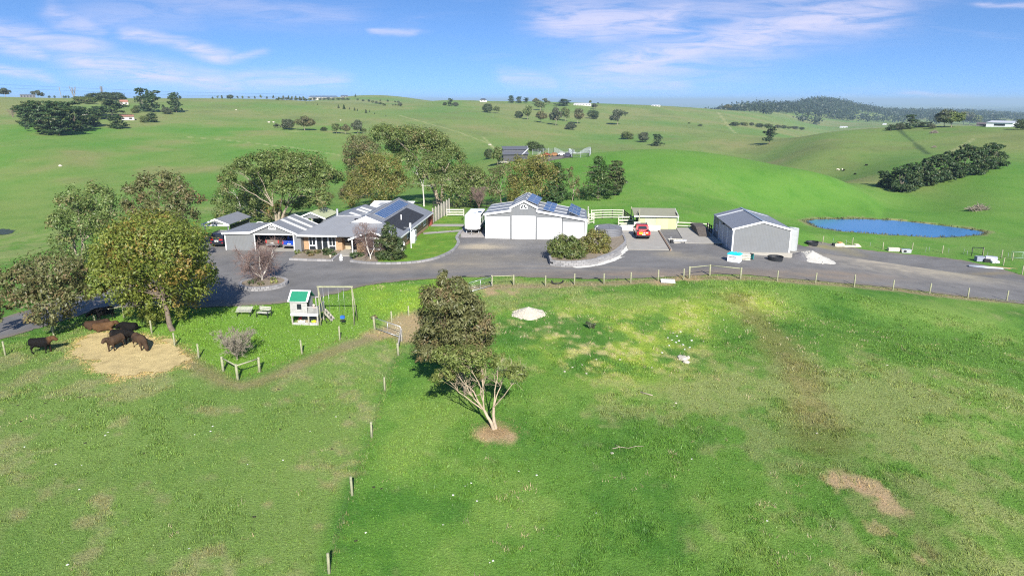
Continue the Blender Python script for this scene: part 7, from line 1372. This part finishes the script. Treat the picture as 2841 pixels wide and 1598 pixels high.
stack('neat pack of sawn boards with a dark end by the fence', 'timber', q6, (850,655), [('board',(0,0,.1+.14*i),(1.7,.7,.12),CREAM,0) for i in range(4)]+[('end_cap',(.95,0,.3),(.18,.6,.5),DARKM,0)], R(-8)); stack('grey metal cabinet lying by the sawn boards', 'cabinet', q6, (1010,675), [('cabinet',(0,0,.3),(1.4,.8,.55),ALU,0),('opening',(-.25,-.41,.3),(.45,.03,.35),DARKM,0)], R(-8), 'metal_cabinet')
stack('heap of blue-grey scrap panels at the right yard fence', 'scrap', q6, (2090,800), [('panel',(-.9,.4,.4),(1.2,.9,.7),mat('blue_scrap',(.25,.27,.34),.6),.2),('panel',(.5,.3,.45),(1.5,.9,.8),mat('pale_scrap',(.45,.46,.52),.6),-.15),('panel',(-.1,.1,.3),(.8,.7,.5),DARKM,.1),('panel',(.9,-.3,.2),(1.0,.5,.3),WHITE,.3)], R(-20), 'scrap_heap')
pg = ground(*q6(2050,880)); pi = thing('pipe_stack', 'long grey pipes lying at the edge of the gravel yard', 'pipes', tuple(pg), R(-24))
for i in range(4): B().tube([(-1.9,.18*i,.1+.02*i),(2.3,.18*i,.1)], .085, 8).build('pipe', mat('pipe_grey', (.40,.43,.48), .4), pi)
for i in range(6): a = _r.uniform(-.2,.1); B().bar((.4+i*.15,.7+i*.1,.12),(3.0+i*.25,.5+i*.14+a,.1),.1,.05).build('plank', OR if i % 2 else TIMBER, pi)
bd = ground(1680*DS, 711*DS); wb_ = thing('white_board', 'white board lying on the grass by the front yard fence', 'board', tuple(bd), R(-8)); B().box((0,0,.16),(1.5,.9,.06),rx=R(8)).build('panel', WHITE, wb_); B().bx(-.5,-.4,-.3,.3,-.05,.13).build('batten', TIMBER, wb_)
stack('broken concrete and frames heaped between the concrete pads', 'rubble', q4, (1370,770), [('frame',(-.3,.6,.35),(.1,.1,.8),ALU,0),('frame',(.5,.9,.2),(2.0,.12,.1),PALE,.1),('frame',(.6,1.6,.2),(2.0,.12,.1),PALE,-.1),('frame',(.9,.2,.25),(1.9,.1,.25),ALU,.15),('slab',(.3,-.2,.12),(1.0,.6,.15),CONC,.3),('tub',(-.4,-.4,.25),(.35,.3,.5),DARKM,.2),('slab',(1.3,.5,.1),(.6,.5,.14),CONC,.7)], 0, 'rubble_heap')
# brush heaps
def brush(label, xd, yd_, wd, hd, seed, m=None):
    rng = np.random.default_rng(seed); P, s = px_frame(xd, yd_); w, h = wd*s, hd*s; t_ = thing('brush_heap', label, 'brush', tuple(P)); W = Wood(); W2_ = Wood()
    for i in range(170):
        a = rng.uniform(0, 6.28); q = rng.uniform(0, .45)*w; c = np.array([q*math.cos(a), q*math.sin(a)*.6, max(.05, h*(1-(q/(w*.5))**1.3)*rng.uniform(.2, 1))]); d = rng.normal(0, 1, 3); d[2] *= .4; d /= np.linalg.norm(d); L_ = rng.uniform(.4, 1.4)*h*.6; (W if i % 3 else W2_).curve(c-d*L_, c+d*L_, rng.uniform(.03, .09)*h*.5, .02*h, rng, .05, 0, 4, 4)
    part('branches', W.mesh('branches', BARK['grey']), t_); part('pale_logs', W2_.mesh('pale_logs', BARK['pale']), t_)
brush('big heap of grey branches and logs beyond the dam', 2462, 530, 58, 17, 71); brush('brown brush heap on the right hilltop', 2350, 336, 22, 8, 72); brush('low brush heap down the right hill', 2350, 372, 14, 5, 73)
# red-brown dry hedge bits and rocks on the near-left hill
def rock(label, xd, yd_, size, group, seed, m=None, name='stone', on=None):
    P = ground(xd*DS, yd_*DS); rng = np.random.default_rng(seed); bm = bmesh.new(); bmesh.ops.create_icosphere(bm, subdivisions=2, radius=1)
    off = rng.uniform(0, 50, 3); sc = rng.uniform(.75, 1.25, 3)
    for v_ in bm.verts:
        d = np.array(v_.co[:]); k_ = 1+.28*float(vnoise(np.array([d[0]*1.7+off[0]]), np.array([d[1]*1.7+d[2]*1.3+off[1]]), seed)[0]); v_.co = Vector(d*k_*sc*size*np.array([1, 1, .55])*(1 if size > .2 else .68))
    me = bpy.data.meshes.new(name); bm.to_mesh(me); bm.free(); me.materials.append(m or LIME); o = bpy.data.objects.new(name, me); o.location = (P.x, P.y, P.z+size*(.22 if size > .2 else .1)); o.rotation_euler = (0, 0, rng.uniform(0, 6)); link(o); tag(o, label, 'stone', group); return o
WHT = mat('white_rubble', (.56,.55,.51), .9, var=.12, scale=6)
for i, (x, y, s) in enumerate(((1720,905,.34),(1712,900,.26),(1726,913,.28),(1730,902,.22))): rock('cream boulder in the tight clump on the front paddock', x, y, s, 'cream boulders clumped on the front paddock', 600+i)
for i, (x, y, s) in enumerate(((1692,838,.13),(1703,846,.14),(1700,862,.15),(1690,856,.12),(1708,858,.12),(1718,868,.14),(1735,875,.12),(1683,870,.12),(1740,857,.16),(1712,835,.12),(1665,888,.12),(1680,850,.11),(1722,880,.13))): rock('white rubble block strewn above the cream boulders', x, y, s, 'white rubble strewn on the front paddock', 620+i, WHT, 'rubble_block')
for i, (x, y, s) in enumerate(((1640,925,.12),(1560,905,.13),(1475,940,.14),(1440,925,.12),(1420,935,.14),(1465,918,.11),(1500,905,.12),(1755,830,.12),(1820,805,.11),(1935,813,.12),(1770,860,.11),(1880,830,.1),(1700,1015,.12),(1695,1022,.12),(2055,1090,.11),(1300,922,.16),(1310,935,.12),(1540,1140,.13),(2232,920,.1),(1980,850,.1))): rock('small pale stone lying in the grass of the front paddock', x, y, s, 'small stones in the front paddock', 650+i)
for i, (x, y) in enumerate(((205,1170),(140,1168),(265,1095),(272,1088),(535,1072),(490,1093),(62,1125),(200,1232),(623,1168),(712,1158),(780,1085),(845,1048),(530,1085),(475,1380),(170,1420),(1170,1222),(1185,1215),(1140,1245),(1305,1185),(1240,1410),(1232,1415),(920,1340),(1350,1195),(1115,1320),(1200,1260),(1500,1290),(1930,1310),(1740,1155))): rock('small white quartz stone scattered over the near grass', x, y, .055+.035*((i*7) % 5)/4, 'white stones scattered over the near grass', 700+i, WHT)
for i, (x, y) in enumerate(((45,1020),(115,1015),(235,985),(210,995),(245,1045),(200,1000),(52,1060),(215,1115),(365,1140),(770,950),(725,935),(880,1050),(705,1080),(835,1130),(960,1230),(895,1360),(940,1225),(700,980),(860,900),(640,1300),(2235,830),(2165,865),(2440,1050),(2300,1000))): rock('dark cow pat in the cattle paddock', x, y, .10, 'dark cow pats in the paddocks', 760+i, mat('dung', (.035,.028,.02), .95, var=.3), 'cow_pat').scale = (1.3, 1.1, .35)
for i, (x, y, sz, lab) in enumerate(((152,419,1.1,'pale boulder alone on the left paddock slope'),(676,309,1.6,'left boulder of the pale outcrop below the mid-slope trees'),(688,309,1.2,'right boulder of the pale outcrop below the mid-slope trees'),(857,304,1.3,'flat pale rock above the mid-slope trees'),(1232,366,1.6,'tan rock in the dry bush line by the stockyards'),(594,278,1.4,'small pale rock high on the left hill'),(2272,306,1.2,'pale fallen stump at the hilltop fence end'))): rock(lab, x, y, sz*.62, None, 830+i)
sk = thing('fallen_branch', 'crooked dry branch lying on the grass', 'branch', tuple(ground(1585*DS, 1130*DS))); B().tube([(-1.1,0,.03),(-.6,.12,.08),(-.1,.05,.04),(.4,.22,.08),(1.0,.3,.04)], [.03,.03,.026,.02,.012], 5).build('stem', BARK['pale'], sk); B().tube([(-.6,.12,.08),(-.9,.4,.12)], [.02,.01], 4).build('twig', BARK['pale'], sk)
lg_ = thing('log', 'thin pale log lying in the front paddock', 'log', tuple(ground(1625*DS, 993*DS)), R(-40)); B().tube([(-.5,0,.05),(.5,.05,.06)], [.05,.04], 6).build('stem', BARK['pale'], lg_)
tb = thing('half_tyre', 'half-buried black tyre in the grass by the yard fence', 'tyre', tuple(ground(1402*DS, 715*DS))); B().tube([(.62*math.cos(a),.1*math.sin(a*2),.02+.0+.36-.36*math.sin(a)*1.0) for a in np.linspace(0,math.pi,13)], .09, 6).build('tread', RUB, tb)
# magpie perched in the cone-shaped gum
# ---------------------------------------------------------------- cattle
def cow_mesh(lying=False, head='up', seed=0, blk=(.009,.008,.0075), brn=(.14,.075,.035), mode='black'):
    b = B(); dz = -.60 if lying else 0
    b.tube([(-.98,0,1.10+dz),(-.85,0,1.10+dz),(-.45,0,1.02+dz),(.0,0,.98+dz),(.40,0,1.03+dz),(.62,0,1.10+dz)], [.20,.37,.42,.45,.43,.30], 12)
    if head == 'down': nk = [(.5,0,1.08+dz),(.85,0,.92+dz),(1.08,0,.62+dz)]; hd = [(1.02,0,.70+dz),(1.16,0,.45+dz),(1.26,0,.20+dz),(1.28,0,.12+dz)]
    elif head == 'low': nk = [(.5,0,1.10+dz),(.85,0,1.08+dz),(1.12,0,1.0+dz)]; hd = [(1.05,0,1.06+dz),(1.25,0,.92+dz),(1.45,0,.74+dz),(1.5,0,.69+dz)]
    else: nk = [(.45,0,1.10+dz),(.72,0,1.24+dz),(.92,0,1.36+dz)]; hd = [(.86,0,1.40+dz),(1.04,0,1.33+dz),(1.24,0,1.14+dz),(1.30,0,1.08+dz)]
    b.tube(nk, [.36,.28,.20], 10); b.tube(hd, [.17,.205,.15,.12], 10); h0 = Vector(hd[0])
    for s in (-1, 1): b.tube([h0+Vector((.02,s*.08,.02)), h0+Vector((-.02,s*.2,.04)), h0+Vector((-.04,s*.30,.0))], [.045,.065,.02], 6)
    for s in (-1, 1):
        if lying:
            b.tube([(.42,s*.28,.30),(.75,s*.36,.12),(.45,s*.42,.08)], [.13,.085,.06], 8); b.tube([(-.62,s*.30,.32),(-.2,s*.44,.16),(-.6,s*.48,.09)], [.20,.11,.065], 8)
        else:
            o = .06*s*(1 if seed % 2 else -1); b.tube([(.42,s*.19,1.0),(.44+o,s*.21,.72),(.45+o*1.6,s*.2,.44),(.43+o*2,s*.2,.12),(.46+o*2,s*.2,.0)], [.22,.14,.092,.07,.085], 8); b.tube([(-.78,s*.19,1.06),(-.66-o,s*.22,.74),(-.88-o*1.5,s*.2,.48),(-.82-o*2,s*.2,.12),(-.79-o*2,s*.2,.0)], [.28,.18,.092,.068,.085], 8)
    b.tube([(-1.08,0,1.16+dz),(-1.16,0,.95+dz),(-1.15,0,max(.08,.5+dz))], [.045,.035,.045], 6)
    if not lying: b.tube([(-.5,0,.72),(-.2,0,.66),(.1,0,.68)], [.12,.16,.12], 8)
    o = b.build('cow_body', None); md = o.modifiers.new('r', 'REMESH'); md.mode = 'VOXEL'; md.voxel_size = .038; sm = o.modifiers.new('s', 'SMOOTH'); sm.factor = .5; sm.iterations = 4
    dg = bpy.context.evaluated_depsgraph_get(); me = bpy.data.meshes.new_from_object(o.evaluated_get(dg)); bpy.data.objects.remove(o)
    me.polygons.foreach_set('use_smooth', np.ones(len(me.polygons), bool)); V = np.empty(len(me.vertices)*3); me.vertices.foreach_get('co', V); V = V.reshape(-1, 3); n = fbm(V[:, 0]*2+seed, V[:, 1]*2+V[:, 2]*1.6, 3, 900+seed)[:, None]
    A = np.array(blk)[None]; Bc = np.array(brn)[None]
    if mode == 'black': c = A*(1+.5*n)+Bc*.1*sstep(.2, .6, n)
    elif mode == 'brown': c = Bc*(1+.45*n); c = np.where(V[:, 2:3] < .35 if not lying else V[:, 2:3] < .06, c*.6, c)
    else: w = sstep(.45, .75, V[:, 0:1]+.12*n); c = A*(1-w)+np.array([[.085,.044,.022]])*w
    color_attr(me, np.clip(c, .004, 1)); me.materials.append(HIDE); return me
t = NT('cow_hide'); a = t.n('ShaderNodeVertexColor', layer_name='Col'); t.bsdf(t.mix(t.rng(t.noise(22, 4), .3, .7, 0, .5), a.outputs[0], t.mix(1., a.outputs[0], (1.5,1.45,1.4), 'MULTIPLY')), .85, 0, .06); HIDE = t.m
EARTAG = mat('orange_tag', (.8,.2,.03), .5)
q9 = zf(80, 830, 360/2576)
def cow(label, p, face, lying, head, mode, seed, s=.92, brn=(.14,.075,.035), tagc=False):
    g = ground(*q9(*p)); t_ = thing('steer', label, 'cow', (g.x, g.y, g.z+.01), R(face), 'cattle on the straw'); me = cow_mesh(lying, head, seed, brn=brn, mode=mode); part('body', me, t_, scale=(s, s, s)).name = 'cow_body'
    if tagc: B().bx(1.0*s,1.04*s,.24*s,.34*s,.9*s,1.02*s).build('ear_tag', EARTAG, t_)
cow('black steer with brown neck standing alone on the grass', (285,1070), 14, False, 'up', 'neck', 1); cow('black steer with orange ear tag standing behind the corner rail', (1500,430), 215, False, 'low', 'black', 2, tagc=True); cow('dark brown steer lying at the back of the straw', (1340,590), 20, True, 'up', 'brown', 3, brn=(.042,.025,.016)); cow('light brown steer lying in front of the dark brown one', (1510,628), 22, True, 'up', 'brown', 4, brn=(.085,.048,.024)); cow('black steer lying at the edge of the straw under the tree', (1985,625), 165, True, 'low', 'black', 5); cow('brown steer standing on the straw facing the camera side', (1730,1010), 250, False, 'up', 'brown', 6, .86, (.052,.034,.022)); cow('black steer standing side-on in the middle of the straw', (1880,900), 12, False, 'down', 'black', 7); cow('brown steer with its head down eating straw', (2230,990), -38, False, 'down', 'brown', 8, .88, (.055,.035,.022))

FB = cow_mesh(False, 'down', 21, mode='black'); FW = cow_mesh(False, 'down', 22, brn=(.55,.50,.42), mode='brown')
for i, (x, y, me, lab) in enumerate(((700,905,FB,'black sheep grazing highest on the far slope above the gully'),(566,1012,FB,'black sheep grazing lowest on the far slope above the gully'),(434,966,FB,'black sheep beside the two pale ones on the far slope'),(362,961,FW,'pale sheep at the end of the far slope group'),(412,956,FW,'pale sheep next to the black one on the far slope'))):
    a_, c_ = Z5(x, y); g = ground(a_*DS, c_*DS); t_ = thing('sheep', lab, 'sheep', tuple(g), i*1.9, 'sheep grazing on the far slope'); part('sheep_body', me, t_, scale=(.5,.55,.5))
# ---------------------------------------------------------------- straw, grass, flowers
STRAW_P = P_((188,862),(215,845),(262,838),(330,842),(400,852),(450,878),(478,905),(430,928),(380,948),(300,952),(246,935),(232,905),(192,888))
def straw_col(x, y):
    n1 = fbm(x/1.1, y/1.1, 4, 501); n2 = fbm(x/.3, y/.3, 2, 511); c = np.tile(np.array((.56,.44,.22))[None], (len(x), 1))*(1+.22*n1+.2*n2)[:, None]; w = sstep(.15, .55, n1)[:, None]*.5; return np.clip(c*(1-w)+np.array((.34,.27,.14))[None]*w, .02, .9)
t = NT('straw_mat'); a = t.n('ShaderNodeVertexColor', layer_name='Col'); n1 = t.noise(16, 5, .75); c = t.mix(t.rng(n1, .3, .7), t.mix(1., a.outputs[0], (.6,.6,.55), 'MULTIPLY'), t.mix(1., a.outputs[0], (1.35,1.35,1.3), 'MULTIPLY')); t.bsdf(c, .9, 0, .1); t.bump(n1, .9, .08)
tag(sheet('straw', STRAW_P, t.m, .05, .25, 1.5, 41, straw_col), 'golden straw spread where the cattle feed', 'straw', kind='stuff')
def scatter(n, rmin, rmax, rng, pw=1.4, azm=43.5):
    u_ = rng.random(n); e = 2-pw; r_ = (rmin**e+(rmax**e-rmin**e)*u_)**(1/e); a_ = np.radians(rng.uniform(-azm, azm, n)); return r_*np.sin(a_), r_*np.cos(a_), r_
def blades(name, label, x, y, hgt, wid, col, rng, per=3, spread=.05, lean=.45, cat='grass', m=None):
    n = len(x); k_ = np.repeat(np.arange(n), per); m_ = len(k_); bx_ = x[k_]+rng.normal(0, 1, m_)*spread*(wid[k_]/.025); by_ = y[k_]+rng.normal(0, 1, m_)*spread*(wid[k_]/.025); bz = height(x, y)[k_]-.01
    a_ = rng.uniform(0, 6.28, m_); h = hgt[k_]*rng.uniform(.55, 1.3, m_); w = wid[k_]*rng.uniform(.6, 1.3, m_); d = rng.uniform(0, 6.28, m_); l_ = h*np.abs(rng.normal(0, lean, m_))
    A_ = np.stack([bx_-np.cos(a_)*w/2, by_-np.sin(a_)*w/2, bz], 1); B_ = np.stack([bx_+np.cos(a_)*w/2, by_+np.sin(a_)*w/2, bz], 1); C_ = np.stack([bx_+np.cos(d)*l_, by_+np.sin(d)*l_, bz+h], 1)
    V = np.stack([A_, B_, C_], 1).reshape(-1, 3); cc = col[k_]*rng.uniform(.55, 1.65, (m_, 1)); cc[:, 0] *= rng.uniform(.9, 1.2, m_)
    me = mesh_np(name, V, np.arange(3*m_).reshape(-1, 3), m or LEAF); color_attr(me, np.repeat(np.clip(cc, .004, .9), 3, 0)); return tag(link(bpy.data.objects.new(name, me)), label, cat, kind='stuff')
rng = np.random.default_rng(99); x, y, r_ = scatter(280000, 17, 78, rng)
keep = (sdf(x, y, DRIVE) > .05) & ~(in_poly(x, y, STRAW_P)) & (np.hypot(x-pc[0], y-pc[1]) > 2.8) & ~((y > 76) & (x > -46) & (x < 38)); x, y, r_ = x[keep], y[keep], r_[keep]
col = land_color(x, y); bare = ((col[:, 0] > col[:, 1]*.98)); kp = ~bare | (rng.random(len(x)) < .18); x, y, r_, col = x[kp], y[kp], r_[kp], col[kp]
cl = fbm(x/.55, y/.55, 2, 521); rough = sstep(.0, .5, fbm(x/3.1, y/3.1, 3, 531)+.5*cl)
hgt = (.045+.05*rough+.05*np.clip(cl, 0, 1))*(1+r_/95); wid = .018+r_*.00052
blades('grass', 'short tufted grass of the near paddocks', x, y, hgt, wid, col*np.array([1.05,1.05,1.0])[None], rng, 3)
# pale dry tussocks
x, y, r_ = scatter(2600, 19, 74, rng); col = land_color(x, y); w = fbm(x/7, y/7, 3, 541)+.4*fbm(x/1.2, y/1.2, 2, 551)+np.where(x > -8, .1, -.12)+sum(np.exp(-((x-a)**2+(y-b)**2)/(rr*1.1)**2) for a, b, rr in DRY_C)*.9
kp = (w > .30) & (sdf(x, y, DRIVE) > .3); x, y, r_ = x[kp], y[kp], r_[kp]; blades('dry_grass', 'pale dry grass tussocks in the front paddock', x, y, np.full(len(x), .20)*rng.uniform(.6, 1.2, len(x)), np.full(len(x), .022)+r_*.0004, np.tile(np.array([[.40,.37,.23]]), (len(x), 1)), rng, 10, .09, .7)
# rank grass along the fence foot
x = []; y = []
for L_ in (PADDOCK_EDGE, FENCE_LINE, YARD_LINE):
    for (x0, y0), (x1, y1) in zip(L_, L_[1:]): k_ = int(math.hypot(x1-x0, y1-y0)*9); u_ = rng.random(k_); x += list(x0+(x1-x0)*u_+rng.normal(0, .16, k_)); y += list(y0+(y1-y0)*u_+rng.normal(0, .16, k_))
x, y = np.array(x), np.array(y); blades('fence_grass', 'rank grass left uncut along the fence lines', x, y, np.full(len(x), .17), .02+np.hypot(x, y)*.0004, np.tile(np.array([[.19,.22,.085]]), (len(x), 1))*rng.uniform(.7, 1.3, (len(x), 1)), rng, 4, .06, .5)
# straw strands
bx0, bx1 = min(p[0] for p in STRAW_P)-1, max(p[0] for p in STRAW_P)+1; by0, by1 = min(p[1] for p in STRAW_P)-1, max(p[1] for p in STRAW_P)+1
x = rng.uniform(bx0, bx1, 60000); y = rng.uniform(by0, by1, 60000); kp = sdf(x, y, STRAW_P)+1.0*fbm(x/1.0, y/1.0, 3, 561) < .9*rng.random(60000)**1.5; x, y = x[kp], y[kp]
blades('loose_straw', 'loose golden straw strands round the cattle', x, y, np.full(len(x), .05), np.full(len(x), .045), straw_col(x, y)*1.1, rng, 2, .02, 3.0, 'straw')
# white clover heads on the lawn
x = rng.uniform(-34, -6, 9000); y = rng.uniform(42, 66, 9000); LA = PADDOCK_EDGE[2:]+[gd(1060,715),gd(900,726),gd(560,780),gd(300,800)]; kp = in_poly(x, y, LA) & (sdf(x, y, DRIVE) > .4) & (fbm(x/2.2, y/2.2, 3, 571) > -.05); x, y = x[kp][:2600], y[kp][:2600]
blades('clover_flowers', 'tiny white clover flowers dotted over the lawn', x, y, np.full(len(x), .05), np.full(len(x), .045), np.tile(np.array([[.66,.66,.60]]), (len(x), 1)), rng, 1, .01, .3, 'flowers')
# bark litter under the open gum
a_ = rng.uniform(0, 6.28, 5200); q = np.abs(rng.normal(0, .85, 5200)); x, y = MULCH[0]+q*np.cos(a_), MULCH[1]+q*np.sin(a_); blades('bark_litter', 'dry bark litter round the foot of the open gum', x, y, np.full(len(x), .03), np.full(len(x), .06), np.tile(np.array([[.32,.25,.15]]), (len(x), 1))*rng.uniform(.6, 1.3, (len(x), 1)), rng, 2, .02, 2.5, 'litter')
# reeds round the dam
P0 = np.array(POND); x, y = [], []
for i in range(len(P0)):
    a2, b2 = P0[i], P0[(i+1) % len(P0)]; k_ = int(np.linalg.norm(b2-a2)*5); u_ = rng.random(k_)[:, None]; q = a2*(1-u_)+b2*u_+rng.normal(0, .3, (k_, 2)); x += list(q[:, 0]); y += list(q[:, 1])
x, y = np.array(x), np.array(y); blades('pond_reeds', 'low reeds and rushes along the edge of the dam', x, y, np.full(len(x), .35), np.full(len(x), .12), np.tile(np.array([[.10,.11,.045]]), (len(x), 1))*rng.uniform(.5, 1.5, (len(x), 1)), rng, 3, .03, .5, 'reeds')
